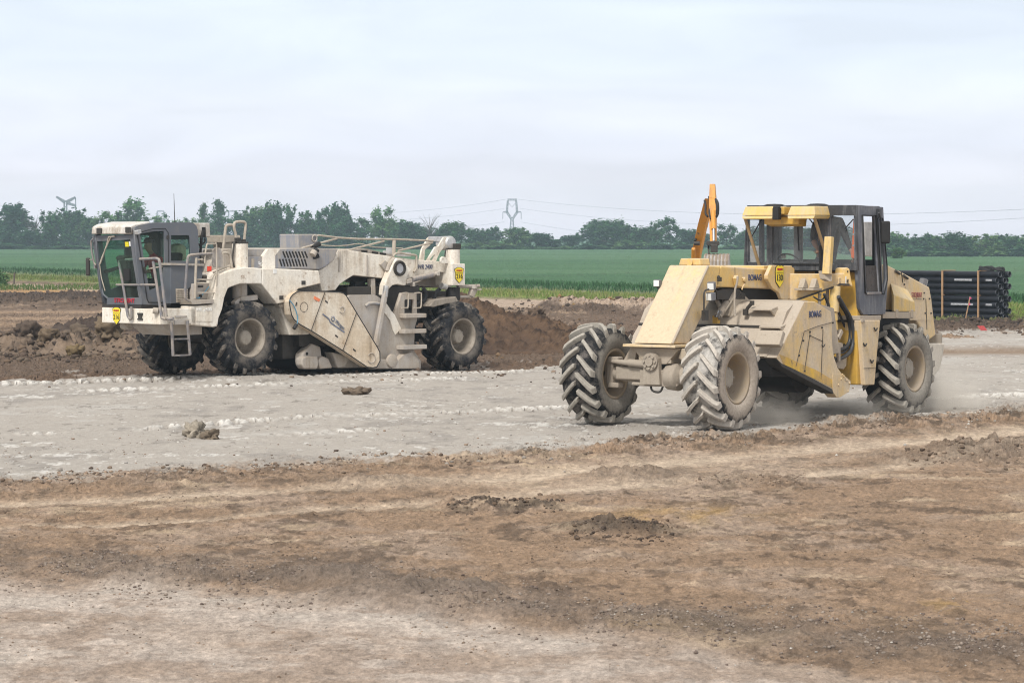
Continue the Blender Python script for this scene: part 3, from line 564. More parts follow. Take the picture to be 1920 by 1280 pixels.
TR = [  # px, top, width, kind, tone, where it stands
 (-40, 400, 70, 'round', 'd', 'dark tree partly outside the left picture edge'), (28, 383, 58, 'round', 'd', 'tall rounded dark tree nearest the left picture edge'), (10, 412, 50, 'round', 'l', 'pale leafy tree in front of the leftmost tall tree'),
 (66, 405, 40, 'bare', 'd', 'leafless grey tree between dark trees at far left'), (62, 428, 44, 'round', 'd', 'low dark tree below the leafless tree at far left'), (100, 396, 46, 'tall', 'd', 'dark tree just left of the lattice mast with spread arms'), (136, 392, 54, 'tall', 'd', 'dark tree just right of the lattice mast with spread arms'),
 (165, 408, 40, 'round', 'd', 'dark round tree directly left of the grey cab roof'), (196, 390, 44, 'sparse', 'l', 'loose pale tree rising behind the front of the grey cab roof'), (245, 375, 62, 'sparse', 'l', 'tallest loose pale tree rising over the grey cab roof'), (222, 412, 50, 'round', 'd', 'low dark tree behind the grey cab roof'),
 (292, 400, 46, 'sparse', 'l', 'thin pale tree behind the radio aerial on the grey cab'), (330, 408, 46, 'sparse', 'l', 'thin pale tree just right of the aerial on the grey cab'), (358, 405, 34, 'sparse', 'l', 'small pale tree behind the rear end of the grey cab roof'),
 (383, 379, 24, 'poplar', 'd', 'slim poplar, the left one of the pair right of the grey cab'), (408, 372, 34, 'poplar', 'd', 'broader poplar, the right one of the pair right of the grey cab'), (395, 415, 60, 'round', 'd', 'dark bushy tree below the two poplars'),
 (455, 396, 44, 'round', 'd', 'dark tree right of the gap beside the two poplars'), (484, 384, 50, 'tall', 'l', 'tall lighter green tree behind the white column with grab rails'), (515, 379, 40, 'tall', 'd', 'tall dark tree above the grey engine hood'), (545, 377, 36, 'sparse', 'd', 'tall feathery tree above the slotted engine grille'), (520, 412, 60, 'round', 'd', 'wide dark tree behind the slotted engine grille'),
 (578, 392, 40, 'tall', 'd', 'dark tree behind the grey box on the white machine'), (612, 384, 42, 'sparse', 'd', 'feathery dark tree left of the tallest tree over the top rail'), (632, 381, 44, 'tall', 'd', 'tall dark tree over the left end of the top rail'), (600, 420, 60, 'round', 'd', 'dark tree low behind the grey box on the white machine'), (648, 405, 40, 'round', 'd', 'dark tree leaning right over the top rail'),
 (679, 407, 42, 'poplar', 'd', 'dark conical tree left of the bright gap over the top rail'), (718, 390, 44, 'sparse', 'l', 'loose pale tree with open top right of the bright gap'), (735, 408, 50, 'round', 'l', 'pale green tree below the loose open tree'), (765, 416, 44, 'round', 'd', 'dark tree beside the leafless tree over the white machine'),
 (806, 402, 34, 'bare', 'd', 'leafless tree above the round-topped trees over the white machine'), (795, 424, 46, 'round', 'd', 'round dark tree below the leafless tree over the white machine'), (850, 417, 46, 'round', 'd', 'broad round dark tree above the rear column of the white machine'), (826, 430, 36, 'round', 'd', 'low dark tree left of the rear column of the white machine'),
 (888, 428, 44, 'round', 'd', 'round dark tree just right of the white machine'), (922, 425, 36, 'tall', 'd', 'pointed dark tree left of the big pylon'), (905, 442, 40, 'round', 'd', 'low dark tree between the white machine and the big pylon'), (968, 427, 42, 'round', 'l', 'rounded tree standing at the foot of the big pylon'), (983, 432, 28, 'round', 'd', 'dark narrow tree just right of the big pylon'),
 (1015, 437, 36, 'round', 'd', 'small round dark tree alone right of the big pylon'), (1040, 449, 30, 'round', 'd', 'lowest dark tree in the dip between the pylon and the tall clump'), (1072, 441, 38, 'round', 'd', 'dark tree at the left shoulder of the tall clump'), (1118, 411, 52, 'round', 'd', 'biggest dark round tree of the tall clump in the middle'), (1150, 413, 48, 'round', 'd', 'second big dark tree of the tall clump in the middle'),
 (1172, 420, 44, 'tall', 'd', 'dark tree at the right side of the tall clump'), (1205, 424, 46, 'round', 'd', 'mid height tree left of the feathery tree by the excavator arm'), (1231, 415, 26, 'sparse', 'd', 'thin tree with a tuft left of the feathery tree by the excavator arm'), (1256, 409, 46, 'sparse', 'd', 'feathery tree left of the excavator arm'), (1290, 430, 44, 'round', 'd', 'round tree directly left of the excavator arm'), (1318, 438, 30, 'round', 'd', 'low tree hidden partly by the excavator arm'),
 (1362, 422, 40, 'sparse', 'd', 'loose tree between the excavator arm and the yellow cab'), (1392, 432, 34, 'round', 'd', 'dark tree touching the left edge of the yellow visor'), (1425, 425, 50, 'round', 'd', 'dark tree seen through the left cab pane of the yellow machine'), (1470, 422, 60, 'round', 'd', 'tree seen through the middle cab pane of the yellow machine'), (1520, 428, 60, 'round', 'd', 'tree seen behind the standing driver of the yellow machine'), (1575, 425, 60, 'round', 'd', 'tree seen through the right cab pane of the yellow machine'), (1625, 432, 50, 'round', 'd', 'tree seen through the cab door of the yellow machine')]
for px, tp, w, k, tn, lb in TR: tree(px, tp, w, k, tn, lb, 590+rng.uniform(-14, 18)+(12 if w > 48 else 0))
for i, px in enumerate(range(1655, 2140, 27)):
    nm = ['first', 'second', 'third', 'fourth', 'fifth', 'sixth', 'seventh', 'eighth', 'ninth', 'tenth', 'eleventh', 'twelfth', 'thirteenth', 'fourteenth', 'fifteenth', 'sixteenth', 'seventeenth', 'eighteenth'][i]
    tree(px+rng.uniform(-5, 5), 437+rng.uniform(-5, 6)+(i > 4)*2, 52, ['tall', 'round', 'tall', 'sparse'][i % 4] if i % 3 else 'tall', 'l' if i % 3 == 1 else 'd', nm+' tree from the mirror in the even wood at the right', 505+rng.uniform(-18, 20))
for i, px in enumerate(range(1668, 2130, 34)):
    nm = ['first', 'second', 'third', 'fourth', 'fifth', 'sixth', 'seventh', 'eighth', 'ninth', 'tenth', 'eleventh', 'twelfth', 'thirteenth', 'fourteenth'][i]
    tree(px+rng.uniform(-8, 8), 457+rng.uniform(-4, 5), 56, 'bush', 'd' if i % 3 else 'l', nm+' bush from the mirror along the foot of the right wood', 492+rng.uniform(-8, 8))
for px, tp, w, tn, lb in [(20, 455, 60, 'd', 'dark bush at the field edge by the left picture edge'), (75, 460, 60, 'd', 'dark bush below the leafless tree at far left'), (130, 457, 60, 'd', 'dark bush below the lattice mast with spread arms'), (165, 461, 40, 'l', 'pale bush just left of the grey cab'), (215, 460, 60, 'd', 'bush behind the windscreen of the grey cab'), (290, 458, 60, 'd', 'bush behind the door of the grey cab'), (345, 458, 60, 'd', 'bush behind the rear window of the grey cab'),
    (420, 455, 60, 'd', 'bush behind the grab rails of the white machine'), (470, 456, 50, 'd', 'bush beside the white column with grab rails'), (540, 455, 60, 'd', 'bush over the slotted grille'), (605, 457, 60, 'd', 'bush under the left end of the top rail'), (660, 456, 50, 'd', 'bush under the middle of the top rail'), (705, 456, 50, 'd', 'bush below the bright gap over the top rail'), (755, 455, 54, 'd', 'bush under the right end of the top rail'), (800, 457, 46, 'd', 'bush behind the lamp bracket of the white machine'), (838, 456, 46, 'd', 'bush left of the rear column'),
    (893, 452, 44, 'l', 'pale rounded bush just right of the white machine'), (930, 451, 48, 'l', 'pale bush left of the foot of the big pylon'), (960, 460, 40, 'l', 'small pale bush right below the big pylon'), (1000, 461, 50, 'l', 'long pale bush below the small dark round tree'), (1036, 462, 40, 'l', 'pale bush in the dip of the tree line'), (1061, 460, 26, 'l', 'small round pale bush alone in front of the tree line'), (1100, 456, 50, 'd', 'dark bush at the left foot of the tall clump'), (1140, 457, 50, 'd', 'dark bush at the right foot of the tall clump'),
    (1168, 449, 34, 'l', 'high pale bush right of the tall clump'), (1205, 452, 44, 'l', 'pale bush below the tree with a tuft'), (1240, 451, 44, 'd', 'dark bush below the feathery tree by the excavator arm'), (1275, 453, 44, 'd', 'dark bush left of the orange boom'), (1370, 458, 50, 'l', 'pale bush between the excavator bucket and the yellow cab'), (1420, 456, 50, 'd', 'bush behind the left cab pane'), (1480, 456, 60, 'd', 'bush behind the steering wheel of the yellow machine'), (1550, 457, 60, 'd', 'bush behind the yellow post'), (1615, 457, 50, 'd', 'bush behind the cab door of the yellow machine')]:
    tree(px, tp, w, 'bush', tn, lb, 572+rng.uniform(-8, 8))
t = tree(1684, 465, 22, 'round', 'l', 'single round bush standing alone in the wheat beside the yellow machine', 330, name='bush'); t['group'] = ''
del t['group']
t = tree(-4, 502, 30, 'bush', 'l', 'bright green bush at the edge of the field by the left picture edge', 165); del t['group']

# ---------------------------------------------------------------- pylons, wires
M_steel = plain('galvanised_steel', (.20, .22, .25), .6, .2)
def lattice(b, p, q, w0, w1, n, r):
    p, q = Vector(p), Vector(q); d = (q-p).normalized(); a = d.cross(Vector((0, 1, 0)));
    if a.length < .1: a = Vector((1, 0, 0))
    a.normalize(); c = d.cross(a); rows = []
    for i in range(n+1):
        t = i/n; w = w0+(w1-w0)*t; m = p+(q-p)*t; rows.append([m+a*(s*w/2)+c*(k*w/2) for s, k in ((-1, -1), (1, -1), (1, 1), (-1, 1))])
    for i in range(n):
        for j in range(4):
            b.bar(rows[i][j], rows[i+1][j], r, r); b.bar(rows[i][j], rows[i+1][(j+1) % 4], r*.7, r*.7); b.bar(rows[i+1][j], rows[i+1][(j+1) % 4], r*.7, r*.7)
def pylon(px, ptop, Yd, label, rz=0.2, s=1.0):
    x = (px-960)/FPX*Yd; H = HCAM+(YH-ptop)*Yd/FPX; k = H/20.0
    t = empty('pylon', (x, Yd, -1), rz); b = MB(); r = .17*k
    lattice(b, (0, 0, 0), (0, 0, 12.2*k), 3.0*k, .9*k, 8, r); b.build('mast', M_steel, t)
    b = MB()
    for sgn in (-1, 1):
        lattice(b, (sgn*.3*k, 0, 12.0*k), (sgn*2.3*k, 0, 15*k), .7*k, .8*k, 3, r); lattice(b, (sgn*2.3*k, 0, 15*k), (sgn*1.9*k, 0, 20*k), .7*k, .5*k, 4, r); b.bar((sgn*2.0*k, 0, 19.4*k), (0, 0, 17.2*k), r*.8, r*.8)
    lattice(b, (-2.1*k, 0, 20.4*k), (2.1*k, 0, 20.4*k), .7*k, .7*k, 6, r*.8); b.build('cage_top', M_steel, t)
    b = MB(); lattice(b, (-4.1*k, 0, 15*k), (-2*k, 0, 15*k), .3*k, .7*k, 3, r*.8); lattice(b, (4.1*k, 0, 15*k), (2*k, 0, 15*k), .3*k, .7*k, 3, r*.8); b.build('cross_arm', M_steel, t)
    for sgn in (-1, 1): MB().tube([(sgn*4.1*k, 0, 14.9*k), (sgn*4.1*k, 0, 11.9*k)], .13*k, 6).build('insulator_string', M_steel, t)
    return tag(t, label, 'pylon')
pylon(960, 372, 1200, 'big grey lattice pylon with a cat-head top standing over the trees')
pylon(435, 393, 1150, 'faint distant pylon showing between the poplars and the dark trees'); pylon(301, 393, 1230, 'faintest distant pylon showing just left of the aerial on the grey cab')
t = empty('lattice_mast', ((123-960)/FPX*1000, 1000, -1), .1); b = MB(); P = lambda px, py: ((px-123)/5, 0, 1+HCAM+(YH-py)/5)
for a, c, w in (((119, 500), (120.5, 378), 1.1), ((126, 500), (125, 378), 1.1)): b.bar(P(*a), P(*c), w*.5, .5)
for y in range(384, 440, 9): b.bar(P(119.5, y), P(126, y+8), .3, .3)
b.build('mast', M_steel, t); b = MB(); lattice(b, P(123, 380), P(106, 369), 1.1, .5, 7, .28); lattice(b, P(123, 380), P(141, 370), 1.1, .5, 7, .28); lattice(b, P(124, 380), P(142, 386), .9, .6, 6, .28); b.build('spread_arm', M_steel, t)
MB().tube([P(141.5, 371), P(141.8, 395)], .2, 5).build('hanging_line', M_steel, t); tag(t, 'grey lattice mast with three spread arms over the trees at left', 'mast')
M_wire = plain('wire', (.30, .32, .36), .6)
def wire(p0, y0, p1, y1, sag, label, w=.055):     # ends as photo position and distance
    A = np.array([(p0[0]-960)/FPX*y0, y0, HCAM+(YH-p0[1])*y0/FPX]); B_ = np.array([(p1[0]-960)/FPX*y1, y1, HCAM+(YH-p1[1])*y1/FPX])
    o = MB().tube([tuple(A+(B_-A)*t-np.array([0, 0, 4*sag*t*(1-t)])) for t in np.linspace(0, 1, 40)], w, 5).build('power_line', M_wire); tag(o, label, 'power line', 'overhead wires strung from the big pylon')
wire((972, 374), 1200, (2350, 365), 700, 6, 'highest wire running right from the big pylon top'); wire((975, 391), 1200, (2350, 372), 700, 7.5, 'middle wire running right from the pylon arm'); wire((975, 416), 1200, (2350, 395), 700, 9.5, 'lowest wire running right from the pylon insulators')
wire((948, 374), 1200, (435, 394), 1150, 4, 'highest wire running left from the big pylon top'); wire((946, 391), 1200, (430, 404), 1150, 4, 'middle wire running left from the pylon arm'); wire((946, 416), 1200, (430, 416), 1150, 4.5, 'lowest wire running left from the pylon insulators')

# ---------------------------------------------------------------- small things round the site
M_wood = paint('weathered_timber', (.42, .25, .13), (.3, .2, .12), .3, 0, .8, 6, streak=.8); M_pipe = plain('black_plastic_pipe', (.012, .014, .02), .5, 0, .3, 3, .25); M_white = plain('white_paint', (.75, .75, .74), .6, 0, .06)
M_pend = plain('lit_pipe_rim', (.05, .055, .068), .55, 0, .2); M_stk = plain('printed_sticker', (.30, .31, .33), .6, 0, .6, 30); M_blk = plain('black_rubber', (.018, .018, .02), .7); M_red = plain('red_plastic', (.42, .06, .06), .6); M_pink = plain('pink_ribbon', (.75, .1, .25), .6)
pr, pitch, Yp = .1045, .2115, 93.0
xr = (1871-960)/FPX*Yp; pz = R(-45.0); base = Vector((xr, Yp, 0)); ax = Vector((math.cos(pz), math.sin(pz), 0)); dp = Vector((-math.sin(pz), math.cos(pz), 0)); z00 = ground_z(xr-2, Yp)-.02
ORD = ['lowest', 'second lowest', 'third from below', 'fourth from below', 'fifth from below', 'sixth from below', 'second from the top', 'topmost']
cols_ = ['in the front column', 'in the middle column', 'in the rear column']
for c in range(3):
    for r_ in range(8):
        off = (.10 if (r_+c) % 2 else -.02)+.05*c; L = 6.0
        t = empty('drainage_pipe', base+dp*(c*pitch+.02*(r_ % 2)*0)+ax*off+Vector((0, 0, z00+.04+pr+r_*pitch+(.012 if r_ > 3 else 0))), pz)
        b = MB(); prof = [(-L, pr*.93), (-L, pr), (-.32, pr), (-.30, pr*1.035), (-.01, pr*1.035), (0, pr*1.02), (0, pr*.93), (-1.2, pr*.92), (-1.2, 0.0)]
        b.lathe(prof, n=20); b.mi = 1; b.lathe([(-.012, pr*1.045), (.006, pr*1.03), (.006, pr*.92), (-.05, pr*.925)], n=20); b.V = [(v[1], v[0], v[2]) for v in b.V]; b.build('pipe_wall', [M_pipe, M_pend], t)  # end ring coloured paler to paint in the lit rim
        for xs in np.arange(-5.6, -.4, .42 if c == 0 else 9): pass
        if c == 0 and r_ in (2, 6):
            b = MB(); x0, x1 = ((-1.75, -1.0), (-1.9, -.95))[r_ == 2]; xr_ = [x0, x1]
            for a0, a1 in ((x0, x1), (-.42, -.16)):
                pts = [((math.cos(R(k))*pr*1.045), math.sin(R(k))*pr*1.045) for k in (-204, -192, -180, -168)]
                for k in range(3): b.add([(a0, pts[k][0], pts[k][1]), (a1, pts[k][0], pts[k][1]), (a1, pts[k+1][0], pts[k+1][1]), (a0, pts[k+1][0], pts[k+1][1])], [[0, 1, 2, 3]])
            b.build('sticker', M_stk, t)
        tag(t, 'black plastic drainage pipe, %s %s of the stack' % (ORD[r_], cols_[c]), 'pipe', 'black drainage pipes stacked on the grass')
def local_obj(name, fn, mat, label, cat, group=None, z=0):
    b = MB(); fn(b); o = b.build(name, mat, None, .006); o.location = base+Vector((0, 0, z)); o.rotation_euler = (0, 0, pz); return tag(o, label, cat, group)
for xx, wh in ((-2.25, 'left'), (-.72, 'right')):
    for lv, nm in ((0, 'lower'), (1, 'upper')):
        zz = z00+.0+lv*.875
        def fr(b, xx=xx, zz=zz, lv=lv):
            b.box(xx-.03, xx+.03, -.175, -.125, zz, zz+.865); b.box(xx-.03, xx+.03, .55, .60, zz, zz+.865); b.box(xx-.031, xx+.031, -.12, .545, zz+.004, zz+.034)
            if lv: b.box(xx-.032, xx+.032, -.18, .605, zz+.868, zz+.895)
        local_obj('timber_frame', fr, M_wood, '%s timber batten frame at the %s of the black pipe stack' % (nm, wh), 'timber frame', 'timber frames holding the pipes')
b = MB()
for i in range(9): b.tube([(-.62+(.5 if i > 4 else 0)+.30*math.cos(a)*(1-.05*i), .2+.22*math.sin(a), .03*(i % 5)+.02*math.sin(3*a+i)) for a in np.linspace(0, 6.28, 20)[:-1]], .022, 6, closed=True)
o = b.build('strap_coil', M_blk); o.location = base+Vector((0, 0, z00+.04+8*pitch+.045)); o.rotation_euler = (0, 0, pz); tag(o, 'loose coil of black strap lying on top of the pipe stack', 'strap coil')
x, y = G(1780, 604); x0 = x; t = empty('survey_stake', (x-.02, 91.0, ground_z(x, 91)), 0); b = MB(); b.bar((0, 0, -.1), (.18, 0, .78), .055, .03); b.build('stake', M_wood, t); b = MB(); b.ob((.185, -.03, .72), (.07, .02, .05), (.2, 0, .5)); b.ob((.16, -.03, .52), (.04, .02, .07), (0, .3, .2)); b.build('ribbon', M_pink, t); tag(t, 'leaning wooden stake with a pink ribbon in front of the black pipes', 'stake')
x, y = G(1845, 628); t = empty('plastic_grate', (x, y, ground_z(x, y)+.14), .2); b = MB()
for i in range(8): b.ob((0, i*.05, i*.022), (.26, .012, .02), (.35, 0, 0)); b.ob((-.12+i*.034, .17, .075), (.012, .42, .016), (.4, 0, 0))
b.V = [(v[0]*.8, v[1]*.8, v[2]*.8) for v in b.V]; b.build('lattice_panel', M_red, t); tag(t, 'small red plastic grate lying on the dark soil right of the pipes', 'grate')
x, y = G(26, 528); o = MB().tube([(0, 0, -.2), (.02, 0, .4), (.03, 0, .75)], [.06, .055, .05], 8).build('fence_post', M_bark); o.location = ((26-960)/FPX*170, 170, ground_z(x, 170)); tag(o, 'short dark wooden post standing at the edge of the wheat at left', 'post')
# ---------------------------------------------------------------- wheels
M_tyreW = rubber('dark_tyre_rubber', (.011, .012, .016), (.09, .08, .07), .12); M_lugW = rubber('lug_rubber', (.014, .016, .02), (.24, .21, .18), .26); M_sideW = rubber('tyre_sidewall', (.015, .017, .022), (.13, .115, .10), .22, .10)
M_tyreB = rubber('dusty_tyre_rubber', (.010, .011, .013), (.20, .18, .165), .16); M_lugB = rubber('dusty_lug_rubber', (.05, .047, .043), (.35, .325, .285), .74); M_sideB = rubber('dusty_sidewall', (.014, .015, .018), (.26, .24, .21), .35, .36)
M_tyreN = rubber('caked_tyre_rubber', (.011, .011, .013), (.45, .43, .40), .47); M_lugN = rubber('caked_lug_rubber', (.16, .15, .14), (.48, .44, .39), 1.0); M_sideN = rubber('caked_sidewall', (.013, .014, .017), (.40, .345, .29), .38, .42)
M_rim = paint('rim_paint', (.33, .29, .24), (.20, .17, .14), .42, .1, .6, 5); M_rimY = paint('yellow_rim_paint', (.40, .30, .17), (.36, .30, .24), .62, .1, .6, 4); M_hub = paint('caked_hub', (.45, .41, .35), (.36, .32, .27), .5, .1, .85, 9, bumpd=.02)
def wheel(parent, loc, Rd, Wd, rr, yaw, mt, ml, ms, mr_, dirn, n=17, ph=0.0, hub_in=.12, hub_r=.17, lh=.082, mh=None, caked=None):
    b = MB(); h = Wd/2
    b.lathe([(-.42*Wd, rr*.98), (-.44*Wd, rr+.035), (-.40*Wd, rr+.035), (-.38*Wd, rr*.98), (-.30*Wd, rr*.97), (-.26*Wd, rr*.90), (.05*Wd, rr*.90), (.10*Wd, rr*.94), (.2*Wd, rr*.945), (.24*Wd, rr*.98), (.38*Wd, rr*.99), (.40*Wd, rr+.035), (.44*Wd, rr+.04), (.425*Wd, rr*.985), (.27*Wd, rr*.955), (.22*Wd, rr*.92), (.12*Wd, rr*.915), (.06*Wd, rr*.88), (-.02*Wd, rr*.85), (-.08*Wd, rr*.80), (-.10*Wd, rr*.5), (-.10*Wd, .04)], n=56)
    o = b.build('wheel', mr_, parent, 0); o.location = loc; o.rotation_euler = (0, 0, yaw)
    crown = Rd-lh; dr = crown-rr
    half = [(.40, rr+.02), (.455, rr+.05), (.49, rr+dr*.32), (.50, rr+dr*.52), (.485, rr+dr*.72), (.45, rr+dr*.88), (.40, crown-.018), (.30, crown-.004), (.15, crown), (0, crown+.002)]
    prof = [(-a*Wd, r) for a, r in half]+[(a*Wd, r) for a, r in half[-2::-1]]
    b = MB(); b.mi = 0; k9 = [p for p in prof if abs(p[0]) <= .451*Wd and p[1] > rr+dr*.8]; b.lathe(k9, n=96); b.mi = 2; i9 = prof.index(k9[0]); b.lathe(prof[:i9+1], n=96); b.lathe(prof[len(prof)-i9-1:], n=96)
    xs = [a*Wd for a, r in half[3:]][::-1]; rs_ = [r for a, r in half[3:]][::-1]
    b.mi = 1
    for s in (-1, 1):
        for k in range(n):
            p0 = 2*math.pi*(k+ph+(.5 if s > 0 else 0))/n; rows = []
            for t, hw, ht in ((-.04, .038, .85), (.08, .043, 1), (.45, .046, 1), (.72, .050, 1), (.86, .055, 1), (.95, .058, .95), (1.0, .058, .62)):
                wv = .03+.435*t; r0 = float(np.interp(wv*Wd, xs, rs_))-.03; top = r0+.03+lh*ht if t < .9 else min(Rd-.004, r0+.03+lh*1.25*ht)
                top = min(top, Rd); f = p0+dirn*.37*max(0, t)**1.12; y = s*wv*Wd
                for q, r in ((-hw*1.25, r0), (-hw*.82, top), (hw*.82, top), (hw*1.25, r0)): a = f+q/Rd; rows.append((r*math.cos(a), y, -r*math.sin(a)))
            m = len(rows)//4; fs = []
            for i in range(m-1):
                for j in range(3): fs.append([i*4+j, i*4+j+1, i*4+j+5, i*4+j+4])
            fs += [[0, 1, 2, 3], [m*4-1, m*4-2, m*4-3, m*4-4]]; b.add(rows, fs)
    ty = b.build('tyre', [mt, ml, ms], o, .008, 1)
    b = MB(); b.lathe([(-.10*Wd, hub_r*1.25), (hub_in*.3, hub_r*1.1), (hub_in*.5, hub_r), (hub_in, hub_r*.96), (hub_in+.03, hub_r*.8), (hub_in+.035, 0)], n=28)
    for i in range(8): a = i*math.pi/4; b.cyl((hub_r*.8*math.cos(a), hub_in*.8, hub_r*.8*math.sin(a)), (hub_r*.8*math.cos(a), hub_in+.04, hub_r*.8*math.sin(a)), .016, n=6)
    for i in range(14): a = i*math.pi/7; b.cyl((rr*.62*math.cos(a), -.10*Wd, rr*.62*math.sin(a)), (rr*.62*math.cos(a), -.05*Wd, rr*.62*math.sin(a)), .016, n=6)
    b.build('hub', mh or M_hub, o, .006, 1); return o
# ---------------------------------------------------------------- people
M_skin = plain('skin', (.42, .24, .17), .6, 0, .06); M_hair = plain('dark_hair', (.03, .022, .018), .8); M_redsh = plain('red_shirt', (.52, .05, .07), .85, 0, .15); M_jack = plain('dark_grey_jacket', (.020, .019, .022), .85, 0, .2); M_trs = plain('dark_trousers', (.03, .035, .05), .85); M_boot = plain('boots', (.03, .025, .02), .7)
def person(J, bones, label, parent_frame, hat=None):
    """J: joint -> (u, v, z, radius, material index) in a machine's axes; one skinned surface"""
    nm = list(J); me = bpy.data.meshes.new('person'); me.from_pydata([J[k][:3] for k in nm], [(nm.index(a), nm.index(c)) for a, c in bones], [])
    o = bpy.data.objects.new('person', me); COL.objects.link(o); m = o.modifiers.new('skin', 'SKIN'); m.use_smooth_shade = True
    for k, sv in zip(nm, me.skin_vertices[0].data):
        r = J[k][3]; sv.radius = r if isinstance(r, tuple) else (r, r)
    me.skin_vertices[0].data[nm.index('pelvis')].use_root = True
    s = o.modifiers.new('sub', 'SUBSURF'); s.levels = 2; s.render_levels = 2; bpy.context.view_layer.update()
    ev = o.evaluated_get(bpy.context.evaluated_depsgraph_get()); m2 = bpy.data.meshes.new_from_object(ev); o.modifiers.clear(); o.data = m2
    m2.materials.clear()
    for mt in (M_skin, M_hair, M_redsh, M_jack, M_trs, M_boot): m2.materials.append(mt)
    segs = [(Vector(J[a][:3]), Vector(J[c][:3]), J[a][4], J[c][4]) for a, c in bones]
    for p in m2.polygons:
        best = (9, 0); c = p.center
        for a, d, ma_, mb_ in segs:
            e = d-a; t = max(0, min(1, (c-a).dot(e)/max(1e-6, e.length_squared))); q = (c-a-e*t).length
            if q < best[0]: best = (q, ma_ if t < .5 else mb_)
        p.material_index = best[1]; p.use_smooth = True
    o.location = tuple(parent_frame.O); o.rotation_euler = (0, 0, parent_frame.rz); tag(o, label, 'person'); return o
def hand(J, bones, root, d, side, pre):
    """five short finger chains from the palm"""
    w = Vector(J[root][:3]); d = Vector(d).normalized(); s = Vector(side).normalized(); dn = d.cross(s)
    J[pre+'palm'] = (*(w+d*.07), .024, 0); bones.append((root, pre+'palm'))
    for i, (o_, l) in enumerate(((-.03, .06), (-.010, .075), (.012, .07), (.03, .055))):
        a = w+d*.10+s*o_; c = a+d*l*.6+dn*.012; e = c+d*l*.35+dn*.03
        for k, q, r in (('a', a, .0095), ('b', c, .0085), ('c', e, .007)): J[pre+'%d%s' % (i, k)] = (*q, r, 0)
        bones += [(pre+'palm', pre+'%da' % i), (pre+'%da' % i, pre+'%db' % i), (pre+'%db' % i, pre+'%dc' % i)]
    a = w+d*.05-s*.05; e = a+d*.045-s*.012+dn*.02; J[pre+'ta'] = (*a, .010, 0); J[pre+'tb'] = (*e, .008, 0); bones += [(pre+'palm', pre+'ta'), (pre+'ta', pre+'tb')]
# ---------------------------------------------------------------- signs
M_yel = plain('sign_yellow', (.80, .62, .03), .5, 0, .06); M_ink = plain('black_lettering', (.02, .02, .025), .6); M_redl = plain('red_lettering', (.45, .02, .04), .6); M_navy = plain('navy_lettering', (.05, .06, .12), .6, 0, .3); M_fade = plain('faded_lettering', (.15, .17, .23), .7, 0, .4); M_rdf = plain('faded_red_lettering', (.30, .10, .09), .7, 0, .4)
def shield(c, right, up, w, h, num, parent, top='plain'):
    """yellow shield-shaped number plate; c = middle on the surface"""
    rt, upv = Vector(right).normalized(), Vector(up).normalized(); nn = rt.cross(upv); c = Vector(c)
    out = [(-.5, .40), (-.36, .44), (-.2, .5), (.2, .5), (.36, .44), (.5, .40), (.47, .27), (.42, .2), (.40, -.22), (0, -.5), (-.40, -.22), (-.42, .2), (-.47, .27)]
    if top == 'notched': out = [(-.5, .22), (-.44, .40), (-.2, .5), (.05, .46), (.2, .49), (.5, .44), (.45, .36), (.48, .24), (.44, -.25), (0, -.5), (-.44, -.25)]
    def plate(sc, d0, d1, mat, nm, par):
        b = MB(); n = len(out); vs = [c+rt*(p[0]*w*sc)+upv*(p[1]*h*(1-(1-sc)*.6))+nn*d for d in (d0, d1) for p in out]
        b.add(vs, [list(range(n)), list(range(2*n-1, n-1, -1))]+[[i, (i+1) % n, n+(i+1) % n, n+i] for i in range(n)]); return b.build(nm, mat, par)
    s = plate(1.06, .0, .008, M_ink, 'number_plate', parent); plate(.96, .008, .012, M_yel, 'plate_face', s)
    text(num, c+upv*(-.06*h)+nn*.016, right, up, h*.29, M_ink, s, 'lettering', w=w*.68); text('STROJRENT', c+upv*(.30*h)+nn*.016, right, up, h*.09, M_redl, s, 'lettering', w=w*.66)
    b = MB(); q = c+upv*(.16*h)+nn*.0145; b.bar(q-rt*w*.38, q+rt*w*.38, .012, .004); b.build('dividing_line', M_ink, s); return s

# ---------------------------------------------------------------- white soil stabiliser at the left
W = Frame(-6.62, 57.8, .782)
wr = empty('soil_stabiliser', tuple(W.O), W.rz); tag(wr, 'dusty off-white soil stabiliser with a grey cab at its front, working along the lime strip', 'stabiliser')
M_wp = paint('white_machine_paint', (.80, .745, .65), (.56, .48, .385), .36, .12, .55, 1.5, alt=(.82, .79, .73), streak=.8, worn=(.30, .20, .13)); M_wc = paint('stained_cover_paint', (.76, .70, .60), (.52, .41, .29), .52, .1, .6, 1.2, alt=(.68, .58, .45), streak=.5, worn=(.34, .23, .14)); M_wd = paint('dusty_white_paint', (.47, .435, .39), (.38, .325, .265), .52, .2, .8, 2.2, alt=(.42, .40, .39)); M_wg = paint('grey_cab_paint', (.105, .12, .145), (.22, .21, .2), .22, .25, .45, 1.3, streak=.4)
M_wb = paint('blue_grey_hood_paint', (.21, .23, .28), (.40, .36, .31), .52, .45, .5, 2, streak=.8); M_dk = plain('oily_black', (.010, .0095, .0095), .7); M_dg = plain('dark_greasy_steel', (.035, .031, .027), .6); M_rail = paint('handrail_paint', (.14, .145, .17), (.40, .34, .28), .45, .2, .6, 5); M_railb = paint('beige_rail', (.48, .43, .36), (.33, .28, .23), .4, .1, .7, 6); M_rod = plain('steel_rod', (.35, .36, .38), .3, .8)
